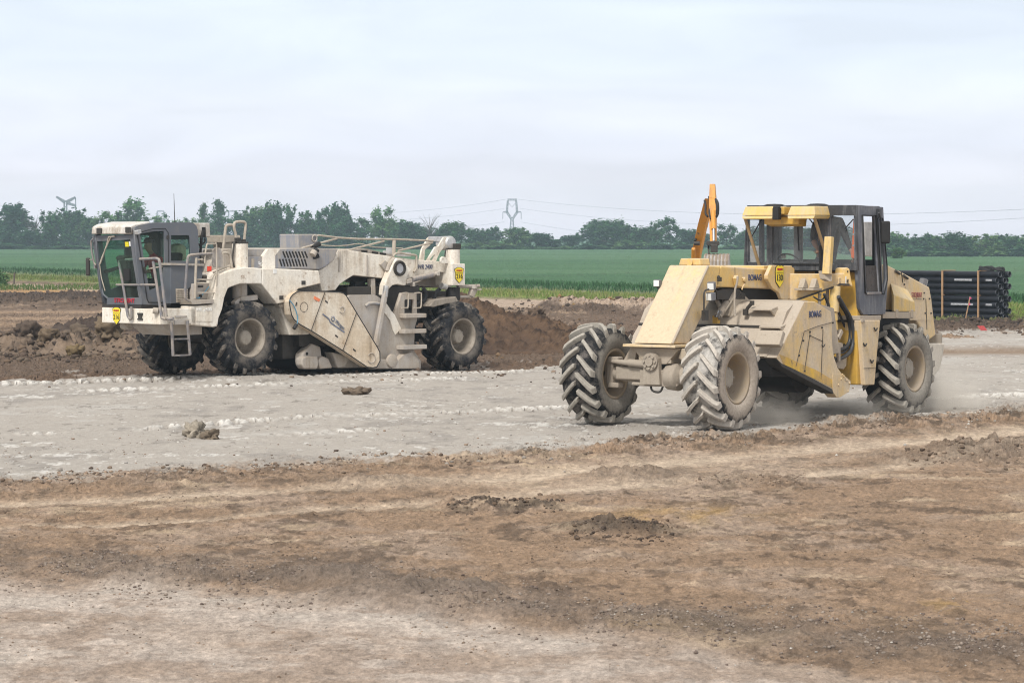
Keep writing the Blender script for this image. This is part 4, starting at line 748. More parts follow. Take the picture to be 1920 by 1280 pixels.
M_gW = glass('green_tinted_glass', (.80, .93, .88), .025, clear=.95); M_ora = plain('orange_sticker', (.75, .22, .10), .6); M_rds = plain('red_reflector', (.75, .06, .03), .5); M_lamp = plain('lamp_glass', (.75, .76, .74), .15, 0, .05); M_sil = plain('silver_metal', (.5, .5, .5), .4, .6); M_lampb = plain('dark_lamp_housing', (.16, .16, .17), .5, .3); M_cloud = paint('roof_white', (.66, .63, .58), (.30, .24, .18), .5, -.1, .5, 3, alt=(.55, .53, .52))
S = W.side
for loc, yaw, ph in ((W.loc(W.O+W.N*1.15+np.array([0, 0, .862])), -.018, .1), ((-6.303, 1.15, .726), .018, .35)): wheel(wr, loc, .80, .77, .385, yaw, M_tyreW, M_lugW, M_sideW, M_rim, -1, ph=ph, hub_in=.17, hub_r=.165)
for loc, yaw in (((0, -1.15, .80), math.pi), ((-6.303, -1.15, .74), math.pi)): wheel(wr, loc, .80, .77, .385, yaw, M_tyreW, M_lugW, M_sideW, M_rim, 1, ph=.2)
b = MB(); b.box(-6.8, 1.1, -.5, .5, 1.02, 1.75); b.box(-.9, .5, -.75, .75, 1.5, 2.0); b.cyl((0, -.9, .86), (0, .9, .86), .17); b.cyl((-6.3, -.9, .73), (-6.3, .9, .73), .17)
b.box(-4.6, -1.6, -1.3, 1.22, .62, 1.2); b.cyl((0, 1.13, 1.2), (0, 1.13, 1.95), .13); b.box(-.14, .14, .72, 1.05, .8, 1.35); b.box(-1.9, -1.3, -1.2, 1.0, .35, 1.2); b.box(-5.4, -3.2, -1.0, 1.0, 1.1, 1.9); b.build('chassis', M_dg, wr, .02)
b = MB(); b.cyl((0, 1.13, 1.7), (0, 1.13, 2.05), .16); b.bar((.12, 1.25, 1.68), (-.30, 1.3, 1.72), .16, .11); b.bar((.12, 1.25, 1.68), (.3, 1.28, 1.58), .12, .1); b.build('steering_head', M_wd, wr, .01)
# platform and fender over the front wheel
b = MB(); b.box(1.50, 2.42, -.5, 1.5, 1.20, 1.52); b.build('front_platform', M_wp, wr, .015)
b = MB(); b.prism([(1.0, .95), (1.75, .95), (2.0, 1.12), (2.0, 1.2), (1.0, 1.2)], .0, 1.1); b.cyl((2.05, -.25, 1.14), (2.05, .0, 1.14), .09); b.build('belly_frame', M_wd, wr, .01)
b = MB(); b.prism(S(1.5, (357, 574), (399, 571), (401, 560), (407, 516), (436, 505), (462, 501), (491, 503), (491, 532), (450, 532), (430, 539), (427, 542), (421, 558), (417, 579), (410, 597), (408, 612), (399, 613), (358, 609)), 1.16, 1.5)
b.prism(S(1.5, (407, 516), (436, 505), (462, 501), (491, 503), (491, 532), (450, 532), (430, 539)), .2, 1.158); b.build('front_fender', M_wp, wr, .02)
b = MB(); b.prism(S(1.515, (368, 575), (399, 575), (399, 603), (368, 602)), 1.497, 1.512); b.build('access_panel', M_wp, wr, .006)
text('WR 2400', W.v(1.516, (382, 580)), (-1, 0, 0), (0, 0, 1), .07, M_white, wr, w=.42)
b = MB(); b.prism(S(1.5, (354, 563), (399, 561), (399, 568), (360, 571)), 1.1, 1.54); b.build('step_plate', M_wd, wr, .006)
# mid panel, skirts
b = MB(); b.prism(S(1.5, (492, 503), (530, 504), (598, 507), (602, 531), (582, 536), (560, 541), (549, 553), (544, 564), (520, 570), (491, 533)), 1.0, 1.5); b.build('side_panel', M_wp, wr, .02)
b = MB(); b.prism(S(1.35, (524, 573), (560, 566), (604, 600), (579, 627), (543, 628)), .55, 1.35); b.build('skirt', M_wp, wr, .02)
b = MB(); b.prism(S(1.42, (520, 570), (538, 568), (540, 573), (523, 577)), 1.3, 1.46); b.build('step_lamp', M_rim, wr, .008)
for p in ((569, 530), (527.5, 558)):
    u, v, z = W.v(1.503, p); b = MB(); b.ob((u, v, z), (.11, .012, .085)); b.build('lashing_eye', M_dg, wr)
u, v, z = W.v(1.503, (515.5, 508.5)); MB().ob((u, v, z), (.09, .01, .09)).build('sticker', M_white, wr)
# engine hood with slotted grille
b = MB(); hp = S(1.2, (516, 479), (526, 466.5), (591, 465), (634, 467), (625, 488), (610, 500), (599, 505), (516, 503)); b.prism(hp, -1.0, 1.2); b.build('engine_hood', M_wb, wr, .012)
b = MB(); a_ = W.v(1.2, (516, 479), (526, 466.5), (516, 503)); fr = W.v(1.2, (494, 480), (503, 467), (494, 503))
b.add([fr[0], fr[1], a_[1], a_[0], fr[2], a_[2]], [[0, 1, 2, 3], [4, 0, 3, 5]]); q = [(x, -1.0, z) for x, y, z in (fr[0], fr[1], a_[1], a_[0], fr[2], a_[2])]; b.add(q, [[3, 2, 1, 0], [5, 3, 0, 4]]); b.add([fr[0], fr[1], fr[2], q[0], q[1], q[4]], [[0, 3, 4, 1], [2, 5, 3, 0]]); b.add([fr[1], a_[1], q[1], q[2]], [[0, 2, 3, 1]])
b.build('hood_front', M_wp, wr, .01)
b = MB(); f0 = S(1.15, (465, 480), (493, 480), (493, 503), (465, 503)); b.prism(f0, -.9, 1.15); f0 = S(1.15, (465, 467), (503, 466.5), (493, 480), (465, 480)); b.prism(f0, -.9, 1.1); b.build('front_hood', M_wb, wr, .01)
for i in range(9):
    b = MB()
    for (x, y0, dx, y1) in ((524.5+5.85*i, 471.5, 4.8, 483.5), (524+5.85*i, 485.5, 4.2, 499)):
        if i == 0 and y0 < 480: continue
        p, q = W.v(1.2, (x, y0), (x+dx, y1)); b.bar((p[0], 1.199, p[2]), (q[0], 1.199, q[2]), .012, .040)
    b.build('grille_slot', M_dk, wr)
b = MB()
p, q = W.v(1.23, (588, 477), (594, 468)); b.tube([p, q], .065, 14); p, q = W.v(1.2, (587, 484), (596, 479)); b.tube([(p[0], 1.15, p[2]), (q[0], 1.23, q[2])], .05, 12); p, q = W.v(1.0, (585, 464), (599, 457)); b.tube([p, q], .055, 12); b.build('exhaust_pipe', M_dk, wr)
b = MB(); p = W.v(1.26, (586, 478), (590, 471)); b.tube(p, .075, 14); b.build('filter_can', M_wd, wr, .005)
b = MB(); p = S(.55, (559, 439), (596, 439), (596, 466), (560, 466)); b.prism(p, -.1, .55); b.build('air_intake_box', M_wb, wr, .02)
b = MB(); c = W.v(.56, (589, 447)); b.tube([(c[0]+.07*math.cos(a), .575, c[2]+.07*math.sin(a)) for a in np.linspace(0, 6.28, 14)[:-1]], .014, 6, closed=True); b.build('ring_handle', M_wd, wr)
b = MB(); b.cyl(W.v(1.1, (471, 503)), W.v(1.1, (471, 485)), .065); b.cyl(W.v(1.1, (479, 503)), W.v(1.1, (479, 491)), .05); b.build('filler_cap', M_railb, wr, .006)
b = MB()
for k in range(7): u, v, z = W.v(1.12, (484+k*1.6, 493+2*(k % 3))); b.ob((u, v, z), (.06, .07, .07), (k, k*.7, k*.3))
b.build('valve_block', M_sil, wr, .006)
# front lifting column, rails, box
cu, cv, cz = W.v(1.1, (450, 503)); top = W.v(1.1, (450, 457))[2]
b = MB(); b.cyl((cu, cv, 2.1), (cu, cv, top), .172, n=32); b.build('lifting_column', M_wp, wr, .012)
b = MB(); b.ob((cu, cv, top+.02), (.26, .26, .05)); b.ob((cu+.06, cv, top+.08), (.1, .12, .1)); b.ob((cu-.08, cv+.02, top+.06), (.07, .09, .07)); b.tube(smoothpath([(cu+.1, cv, top+.04), (cu+.2, cv+.05, top+.02), (cu+.24, cv+.05, top-.35), (cu+.18, cv+.05, top-.55)]), .022); b.build('sensor_head', M_dg, wr, .01)
def rail(frame, v, pts, r, mat, parent, name='handrail', n=5):
    b = MB(); b.tube(smoothpath(frame.v(v, *pts), n) if n else frame.v(v, *pts), r, 8); return b.build(name, mat, parent)
rail(W, .6, [(418.5, 466), (421, 445), (423.5, 426), (427, 422), (436, 422)], .032, M_railb, wr); rail(W, 1.05, [(442.5, 457), (442, 440), (439, 428), (440, 418), (446, 415.8), (456, 416), (460.5, 420), (459, 438), (457.5, 456)], .03, M_railb, wr)
b = MB(); p = S(.5, (414, 441), (450, 441), (452, 453), (416, 455)); b.prism(p, .0, .5); p = S(.45, (420, 455), (446, 453), (444, 470), (424, 470)); b.prism(p, .05, .42); b.build('tool_box', M_railb, wr, .012)
b = MB(); b.prism(S(.95, (395, 519), (385, 514), (396, 489), (410, 486), (417, 468), (434, 466), (436, 505), (409, 514)), .3, .95); b.build('rear_bulkhead', M_wd, wr, .012)
MB().ob(W.v(.96, (392.5, 503.5)), (.11, .012, .10)).build('red_reflector', M_rds, wr)
b = MB(); b.prism(S(1.45, (399, 470), (401, 466), (405, 464.5), (413, 465), (416, 469), (416, 500), (414, 502), (402, 501), (399, 497)), 1.41, 1.45); b.build('rear_view_mirror', M_wd, wr, .012)
b = MB(); b.tube(smoothpath(W.v(1.3, (418, 474), (428, 475), (432, 483), (435, 504)), 4), .03); b.tube(smoothpath(W.v(1.3, (400, 511), (420, 502), (431, 498)), 3), .025); b.tube(W.v(1.2, (420, 473), (420, 506)), .012); b.tube(W.v(1.2, (424, 473), (424, 506)), .012); b.build('hose_guard', M_railb, wr)
# ladder side rails on the near edge
rail(W, 1.5, [(354, 564), (348.5, 560), (347, 550), (349.5, 510), (352, 485), (356, 479), (372, 477), (397, 475.5)], .03, M_rail, wr)
b = MB(); b.tube(W.v(1.5, (365.5, 560), (366.5, 520), (368, 483)), .028); b.tube(smoothpath(W.v(1.5, (384, 494), (384.5, 479), (388, 459), (391, 457.3), (403, 457.3), (405.7, 460), (406.3, 500), (406, 536)), 4), .018)
b.tube(smoothpath(W.v(1.48, (368, 524), (392, 524.5), (396, 523), (400, 516), (405, 512)), 4), .018); b.tube(W.v(1.48, (367, 549), (404, 549)), .018); b.tube(W.v(1.48, (367, 531), (385, 531)), .025); b.tube(smoothpath(W.v(1.48, (406, 514), (407, 540), (404, 548)), 3), .016); b.tube(W.v(1.5, (368, 487), (380, 486.5)), .018); b.build('boarding_rail', M_railb, wr)
b = MB(); b.prism(S(1.3, (367, 532), (403, 530), (401, 560), (364, 562)), .95, 1.28); b.build('step_box', M_wd, wr, .01)
b = MB(); b.ob(W.v(1.31, (376, 537)), (.14, .012, .04)); b.ob(W.v(1.31, (376, 555)), (.05, .05, .06)); b.build('hatch', M_dk, wr)
b = MB(); b.tube(smoothpath(W.v(1.32, (366, 556), (372, 559), (380, 552), (392, 537)), 4), .012); b.build('blue_hose', plain('blue_hose', (.10, .28, .42), .5), wr)
# grey box and louvre behind the cab
b = MB(); b.prism(S(1.15, (320, 495), (381, 497), (379, 523), (366, 536), (353, 541), (352, 567), (320, 569)), .6, 1.15); b.build('battery_box', M_wg, wr, .012)
b = MB(); b.prism(S(1.17, (318, 493), (382, 494.5), (382, 498.5), (318, 497)), .58, 1.19); b.build('box_lid', M_wd, wr)
lv = MB(); lv.prism(S(1.18, (331, 541), (352, 541), (352, 566), (332, 567)), 1.14, 1.16)
for k in range(7): p, q = W.v(1.17, (332, 544+k*3.3), (351.5, 543.5+k*3.3)); lv.bar(p, q, .03, .02)
lv.build('louvre', M_railb, wr)
b = MB(); b.prism(S(.75, (363, 418), (393.5, 418), (395, 445), (371, 443)), .0, .75); b.build('air_conditioner', M_cloud, wr, .02)
b = MB(); b.prism(S(.76, (379, 426), (385.5, 426), (386, 445), (379, 445)), .70, .762); b.tube(smoothpath(W.v(.8, (381, 432), (378, 446), (376, 470), (374, 490)), 4), .03); b.tube(smoothpath(W.v(.8, (366, 453), (373, 458), (376, 463)), 4), .02); b.tube(smoothpath(W.v(.8, (384, 446), (384, 453), (377, 460)), 4), .015); b.build('air_hose', M_dk, wr)
# ---- cab
vN, vF = .9, -.5
outer = S(vN, (252, 427), (259, 423), (287, 417.7), (358, 417), (364, 419), (368.5, 424), (371, 431), (373, 470), (375, 494), (320, 494), (320, 572), (268.5, 571), (262, 540), (255, 470))
door = S(vN, (262.5, 438.5), (286, 434), (307.5, 433), (308.5, 470), (309.5, 533), (280.5, 544.5), (272, 500)); rwin = S(vN, (320.8, 441), (354, 441), (356, 446), (359, 489), (320.8, 489))
def near(v): return lambda x, y, z: Vector((x, v+z, y))
c_o = holed('cab', outer, [door, rwin], near(vN-.03), .06, M_wg, wr)
holed('cab_wall', outer, [door, rwin], near(vF+.03), .06, M_wg, c_o)
for v in (vN-.03, vF+.03):
    b = MB(); b.prism(door, v-.006, v+.006); b.build('door_glass', M_gW, c_o); b = MB(); b.prism(rwin, v-.006, v+.006); b.build('rear_side_glass', M_gW, c_o)
uT, zT = W.v(vN, (255, 441))[0], W.v(vN, (255, 441))[2]; uB, zB = W.v(vN, (267.5, 566))[0], W.v(vN, (267.5, 566))[2]; kL = (uT-uB)/(zT-zB)
L = lambda *p: [(a[1], a[2]) for a in W.lean(uT, zT, kL, *p)]
fo = L((174, 442), (254.5, 440), (267.5, 567), (268, 571), (202, 571), (202, 560), (193, 552), (187, 532)); fw = L((181.7, 452.5), (246, 449), (250.5, 487), (262, 557.5), (203, 558), (195, 551), (190, 530))
lean = lambda x, y, z: Vector((uT+(y-zT)*kL+z, x, y))
holed('windscreen_frame', fo, [fw], lean, .05, M_wg, c_o); holed('windscreen', fw, [], lean, .01, M_gW, c_o)
b = MB(); up = S(vN, (252, 427), (259, 423), (287, 417.7), (358, 417), (364, 419), (368.5, 424), (371, 431)); dn = [(x-.0, z-.06) for x, z in reversed(up)]; b.prism(up+dn, vF, vN-.06); b.build('roof', M_wg, c_o, .01)
vis = S(vN-.02, (250.6, 439), (251.8, 425), (256, 423.2), (286, 417.2), (286, 440)); b = MB(); fl = [(W.v(vF-.02, (174, 441.8))[0])]
b.prism([(vis[0][0]+.06, vis[0][1]), (vis[1][0]+.05, vis[1][1]), (vis[2][0], vis[2][1]+.03), (vis[3][0], vis[3][1]+.025), (vis[3][0], vis[3][1]-.03), (vis[2][0]-.05, vis[0][1])], vF-.02, vN-.1); b.build('roof_visor', M_cloud, c_o, .03, 3)
for p in ((186, 433), (240, 431)):
    u, v, z = W.lean(vis[0][0]+.07, vis[0][1], 0.0, p); MB().ob((u, v, z), (.03, .17, .12)).build('visor_lamp', M_dg, c_o, .01)
ro = S(vN, (375, 480), (375, 494)); b = MB(); xr0 = W.v(vN, (372, 470))[0]; b.box(xr0-.02, xr0+.03, vF, vN-.06, 1.5, 2.45); b.box(xr0-.02, xr0+.03, vF, vF+.15, 2.45, 3.1); b.box(xr0-.02, xr0+.03, .7, vN-.06, 2.45, 3.1); b.box(xr0-.02, xr0+.03, vF+.15, .7, 2.95, 3.1); b.build('rear_wall', M_wg, c_o)
b = MB(); b.box(xr0, uB, vF, vN-.06, 1.53, 1.60); b.build('cab_floor', M_dg, c_o)
b = MB(); dl = W.v(vN+.004, (258, 441), (265, 487), (271, 529), (276, 561), (279, 567), (316, 567)); b.tube(dl, .012, 6); dl = W.v(vN+.004, (261, 436), (287, 429), (310, 428.5), (315.5, 436), (316, 480), (317.5, 566)); b.tube(dl, .008, 6); b.build('door_seal', M_blk, c_o)
b = MB(); p = W.v(vN+.03, (269, 500), (274, 512)); b.bar(p[0], p[1], .05, .05); b.ob(W.v(vN+.02, (315, 445)), (.05, .04, .08)); b.ob(W.v(vN+.02, (317, 550)), (.05, .04, .08)); b.build('door_handle', M_dg, c_o, .008)
b = MB(); b.tube(W.v(vN-.02, (279, 504), (308, 499)), .016, 6); b.build('door_bar', M_railb, c_o)
b = MB(); b.prism(S(.35, (229, 482), (236, 478), (252, 482), (250, 497), (262, 570), (246, 570), (236, 510)), .12, .42); b.build('console', M_dg, c_o, .02)
b = MB(); b.bar(*W.lean(uT-.12, zT, kL, (194, 510), (222, 502)), .07, .06); b.ob(W.v(.5, (243, 515)), (.16, .2, .25)); b.cyl(W.v(.5, (243, 490)), W.v(.5, (245, 515)), .05); b.build('control_panel', M_dk, c_o)
b = MB(); b.box(1.05, 1.6, -.05, .5, 1.6, 2.0); b.ob((1.1, .22, 2.3), (.12, .5, .75), (0, -.12, 0)); b.build('driver_seat', M_dk, c_o, .04)
b = MB(); b.prism(S(.3, (330, 460), (338, 456), (350, 461), (351, 488), (328, 488)), .05, .3); b.build('seat_cover', plain('pale_seat_cover', (.5, .5, .36), .8), c_o, .05)
MB().ob(W.lean(uT+.008, zT, kL, (238, 458)), (.012, .115, .10), (0, kL, 0)).build('yellow_sticker', plain('yellow_sticker', (.72, .62, .02), .5), c_o); MB().ob(W.lean(uT+.008, zT, kL, (243.6, 457)), (.012, .045, .10), (0, kL, 0)).build('white_sticker', M_white, c_o)
text('STROJRENT', W.lean(uT+.035, zT, kL, (233.5, 564.5)), (0, 1, 0), (kL, 0, 1), .095, M_redl, c_o, w=.70, bold=.01)
b = MB(); p = W.lean(uT+.05, zT, kL, (215, 443), (204, 444), (200, 460), (188, 495)); b.tube(p, .016, 6); p = W.lean(uT+.05, zT, kL, (208, 444), (192, 480), (186, 497)); b.tube(p, .014, 6); p = W.lean(uT+.05, zT, kL, (187, 497), (190, 520), (197, 545)); b.tube(p, .012, 6); b.build('windscreen_wiper', M_railb, c_o)
b = MB(); p = W.lean(uT+.08, zT, kL, (175, 449), (171, 452), (172, 470), (176, 492), (180, 497)); b.tube(smoothpath(p, 3), .02, 7); p = W.lean(uT+.06, zT, kL, (161, 487), (173, 487)); b.tube(p, .012, 6); b.ob(W.lean(uT+.04, zT, kL, (179, 499)), (.06, .05, .1)); b.build('mirror_arm', M_rail, c_o)
b = MB(); c = W.lean(uT+.08, zT, kL, (165, 500)); b.ob(c, (.06, .11, .38)); b.build('side_mirror', M_dg, c_o, .025, 3)
b = MB(); b.ob(W.v(vN+.05, (258.5, 435)), (.12, .10, .085), (0, .25, .2)); b.build('headlamp', M_sil, c_o, .012); b = MB(); a0 = W.v(.6, (328, 427)); b.tube([a0, W.v(.6, (326, 363))], [.012, .005], 6); b.cyl(a0, (a0[0], a0[1], a0[2]+.08), .02); b.ob(W.v(.6, (340, 424)), (.05, .05, .1)); b.build('radio_aerial', M_dg, c_o)
# handrails and ladder at the platform
LF = lambda *p: W.lean(2.48, 1.5, 0.0, *p)
b = MB(); b.tube(smoothpath(LF((246, 575), (246.5, 592), (245, 598), (242, 596), (239, 588), (235, 560), (230, 529), (224, 495), (224.5, 488.5), (229, 487), (260, 486), (290, 484.5), (296, 486), (299, 491), (304, 531), (311.5, 590), (314, 596), (319, 598), (325, 597)), 4), .03); b.tube(LF((218, 534), (295, 534)), .022); b.tube(smoothpath(LF((287, 490), (291, 515), (302, 588), (305, 596), (312, 598)), 4), .03); b.build('front_handrail', M_rail, wr)
b = MB(); b.cyl(LF((287, 580))[0:3] if False else W.lean(2.50, 1.5, 0, (287, 582)), W.lean(2.42, 1.5, 0, (297, 583)), .065); b.cyl(W.lean(2.44, 1.5, 0, (300, 583)), W.lean(2.40, 1.5, 0, (304, 583)), .09); b.build('hydraulic_motor', M_wd, wr, .008)
b = MB(); u, v, z = W.lean(2.43, 1.5, 0, (263, 593)); b.ob((u, v, z+.05), (.04, .17, .045)); b.ob((u, v, z-.06), (.04, .17, .03)); b.ob((u, v, z), (.03, .12, .1)); b.build('tow_bracket', M_dg, wr, .006)
c = W.lean(2.422, 1.5, 0, (219, 592)); shield(c, (0, 1, 0), (0, 0, 1), .285, .36, '216', wr)
b = MB(); b.ob(W.v(1.51, (339, 593)), (.30, .06, .04)); b.ob(W.v(1.51, (340, 604)), (.38, .03, .1)); b.ob(W.v(1.53, (320, 598)), (.12, .06, .09)); b.build('ladder_bracket', M_wd, wr, .008)
b = MB()
for pts in ((((321, 604), (323, 634), (324.5, 667))), (((351, 601), (353.5, 630), (356.5, 665)))): b.tube(W.v(1.56, *pts), .032, 8)
for p, q in (((324, 635.5), (353.5, 635)), ((324.5, 666.5), (356.5, 665))): b.bar(*W.v(1.56, p, q), .05, .03)
b.build('ladder', M_rail, wr)
# ---- rear frame, arms, rotor housing
b = MB(); rb = S(1.05, (634, 467), (655, 469), (690, 474.5), (736, 481), (772, 486), (837, 491), (849, 495), (849, 513), (817, 509), (805, 520), (782, 530), (762, 531), (720, 522), (663, 516), (650, 524), (637, 533), (629, 544), (604, 546), (600, 531), (598, 507), (610, 500), (625, 488)); b.prism(rb, -1.0, 1.05); b.build('rear_frame', M_wp, wr, .015)
b = MB()
for p, q in (((637, 472), (636, 510)), ((688, 478), (688, 517))): a_, c_ = W.v(1.06, p, q); b.bar(a_, c_, .03, .03)
b.build('weld_seam', M_wd, wr)
b = MB(); b.prism(S(.9, (655, 469), (690, 466.5), (736, 478), (732, 481)), -.5, .9)
b.build('cover_plate', M_wd, wr); b = MB()
for x in (683, 703, 718): b.prism(S(.93, (x-4, 469+(x-680)*.12), (x+6, 469.5+(x-680)*.13), (x+6, 473+(x-680)*.13), (x-4, 472+(x-680)*.12)), .7, .93)
b.build('cover_gap', M_dk, wr)
b = MB(); b.prism(S(.72, (848, 496), (848, 536), (836, 528), (817, 516), (822, 510)), .66, .72); b.prism(S(.5, (762, 531), (817, 516), (848, 536), (840, 540), (780, 536), (742, 546), (735, 536)), -.6, .5); b.build('rear_web', M_wd, wr, .008)
b = MB(); b.tube(W.v(1.0, (596, 441), (634, 445.6), (672, 448), (739, 448.5), (812, 451.5)), .022, 8); b.tube(W.v(1.0, (565, 465.5), (632, 447)), .022, 8); b.tube(W.v(1.0, (655, 468.5), (720, 452)), .022, 8); b.tube(W.v(1.0, (746, 470.5), (811, 454.8)), .022, 8); b.tube(W.v(1.0, (739, 450), (738.5, 478)), .045, 8); b.build('top_rail', M_railb, wr)
MB().tube(smoothpath(W.v(.2, (598, 459), (625, 461), (650, 460), (675, 457), (700, 463), (730, 464.5), (755, 465.5)), 4), .012, 6).build('cable', M_railb, wr)
b = MB(); b.cyl(W.v(.6, (731, 482)), W.v(.6, (731, 464)), .09); b.cyl(W.v(.6, (730, 476)), W.v(.6, (730, 470)), .15); b.ob(W.v(.7, (757, 477)), (.28, .2, .1)); b.build('pump', M_sil, wr, .01)
b = MB(); b.tube(smoothpath(W.v(1.08, (737, 481), (741, 476), (750, 474), (765, 477), (779, 478.5), (781, 484), (780.5, 503), (776, 510)), 4), .025); b.build('hydraulic_pipe', M_railb, wr)
b = MB(); b.prism(S(1.2, (742, 483.6), (751, 485), (758, 494.5), (770, 505.5), (761, 517.5), (759, 535), (754, 535.5), (744, 532.8), (734, 535), (727, 541.5), (722, 555), (717, 553), (719, 534), (730, 507), (737, 491)), 1.06, 1.24); b.build('lift_arm', M_wp, wr, .02)
c = W.v(1.24, (748, 503)); b = MB(); b.lathe([(0, .175), (.05, .175), (.05, .12), (.025, .115), (.025, 0)], c, 32)
for i in range(20): a = i*math.pi/10; b.cyl((c[0]+.148*math.cos(a), c[1]+.04, c[2]+.148*math.sin(a)), (c[0]+.148*math.cos(a), c[1]+.075, c[2]+.148*math.sin(a)), .017, n=6)
b.build('pivot_flange', M_dg, wr, .004); MB().cyl((c[0], c[1]+.02, c[2]), (c[0], c[1]+.032, c[2]), .108, n=28).build('flange_cover', plain('pale_grey_disc', (.42, .43, .46), .6), wr)
b = MB(); b.prism(S(1.1, (713, 496), (722, 488), (733, 497), (727, 512)), 1.05, 1.1); b.tube(smoothpath(W.v(1.15, (726, 508), (731, 494), (739, 485)), 3), .05); b.build('gusset', M_wd, wr, .008)
b = MB(); b.bar(*W.v(1.5, (723, 545), (704, 648)), .10, .10); b.build('tie_strut', M_wd, wr, .012); MB().cyl(*W.v(1.5, (724, 536), (722, 556)), .06).build('strut_joint', M_sil, wr, .01)
b = MB(); b.tube(W.v(1.22, (773, 524), (812, 515)), .062, 14); b.build('hydraulic_cylinder', M_rail, wr); b = MB(); b.tube(W.v(1.22, (812, 515), (822, 512)), .04); b.ob(W.v(1.22, (820, 513)), (.09, .1, .1)); b.ob(W.v(1.22, (765, 527)), (.16, .12, .1), (0, .2, 0)); b.ob(W.v(1.22, (774, 533)), (.08, .1, .1)); b.build('cylinder_eye', M_wd, wr, .015)
def plate_hole(fr, v, outer, holes, th, mat, parent, name):
    return holed(name, fr.side(v, *outer), [fr.side(v, *h) for h in holes], near(v), th, mat, parent)
plate_hole(W, .15, [(785.6, 488), (790, 467), (801, 447), (804, 444.5), (808, 445), (811, 452), (805, 460), (795.5, 468), (794, 488)], [], .05, M_wp, wr, 'bracket_arm')
plate_hole(W, .75, [(799, 489), (815, 463), (820.6, 462), (830.5, 445), (834, 444), (844, 448.6), (845, 452), (838, 453), (823, 474), (816, 490)], [[(804, 487), (813, 476.5), (815, 478), (810, 488)]], .05, M_wp, wr, 'bracket_arm')
b = MB(); b.lathe([(-.05, .16), (.28, .17), (.32, .14), (.34, 0)], W.v(.5, (829, 456)), 24); b.bar(W.v(.2, (806, 448)), W.v(.75, (832, 448)), .1, .12); b.build('lamp_housing', M_sil, wr, .01)
b = MB(); cR = (-6.303, 1.1, 0); px_ = W.v(1.1, (849, 495)); b.cyl((px_[0], 1.1, 2.2), (px_[0], 1.1, W.v(1.1, (849, 468))[2]), .165, n=32); b.build('rear_lifting_column', M_wp, wr, .012)
b = MB(); zt = W.v(1.1, (849, 468))[2]; b.ob((px_[0], 1.1, zt+.02), (.24, .24, .04)); b.ob((px_[0]-.08, 1.15, zt+.08), (.16, .12, .12)); b.tube(smoothpath([(px_[0]+.1, 1.1, zt+.02), (px_[0]+.22, 1.1, zt), (px_[0]+.26, 1.1, zt-.25)], 4), .018); b.build('sensor_head', M_dg, wr, .01)
b = MB(); bx = S(1.32, (848, 494), (872, 494.5), (872, 535), (848, 535)); b.prism(bx, .75, 1.32); b.build('rear_column_box', M_wp, wr, .012); c = W.v(1.322, (860.5, 516)); shield(c, (-1, 0, 0), (0, 0, 1), .285, .355, '216', wr)
plate_hole(W, 1.15, [(825, 493), (826, 484), (829, 481), (833, 482), (840, 490), (846, 494)], [[(827.5, 487), (828, 484.5), (830, 484), (831, 486), (829.5, 488)]], .06, M_wp, wr, 'lifting_lug')
b = MB(); b.cyl((px_[0], 1.1, 1.85), (px_[0], 1.1, 1.55), .165, n=24)
b.build('bellows', M_dk, wr); b = MB(); b.prism(S(1.35, (808, 574), (818, 562), (858, 556), (863, 566), (838, 570), (815, 576)), .85, 1.3); b.cyl((px_[0], 1.1, 1.6), (px_[0], 1.1, 1.3), .14); b.bar((px_[0], 1.1, 1.35), (px_[0], .7, .75), .2, .25); b.build('rear_fork', M_rim, wr, .015)
b = MB(); b.tube(W.v(1.2, (858, 536.5), (886, 536.5), (898, 536)), .045, 10); b.cyl(W.v(1.25, (889, 533)), W.v(1.25, (889, 541)), .07); b.ob(W.v(1.2, (896, 543)), (.16, .1, .04)); b.bar(*W.v(1.2, (887, 541), (882, 556)), .12, .12); b.bar(*W.v(1.2, (893, 542), (887, 556)), .05, .05); b.bar(*W.v(1.2, (862, 556), (886, 556)), .06, .06); b.build('tow_hitch', M_wd, wr, .008)
b = MB(); b.tube(W.v(1.15, (828, 536), (836, 538)), .075, 12); b.build('work_lamp', M_sil, wr, .008); b = MB(); b.tube(smoothpath(W.v(1.05, (770, 580), (785, 568), (797, 560), (798, 548), (793, 540)), 5), .045); b.tube(smoothpath(W.v(1.05, (813, 562), (818, 548), (826, 540)), 4), .045); b.tube(smoothpath(W.v(.9, (752, 575), (772, 570), (790, 556)), 4), .04); b.build('hydraulic_hose', M_blk, wr)
b = MB()
for k in range(7): b.tube(smoothpath(W.v(.75-.07*k, (648, 548-k*2), (662, 536+k*1.4), (680, 534+k*2), (700, 545-k), (712, 538+k)), 4), .025)
b.ob(W.v(.7, (670, 532)), (.3, .2, .12)); b.ob(W.v(.75, (657, 547)), (.15, .1, .15)); b.build('hose_bundle', M_dk, wr)
b = MB(); b.bar(*W.v(.95, (696, 522), (697, 552)), .14, .12); b.prism(S(.98, (678, 553), (690, 545), (705, 537), (707, 552), (700, 556)), .9, .98); b.build('support_post', M_wd, wr, .01)
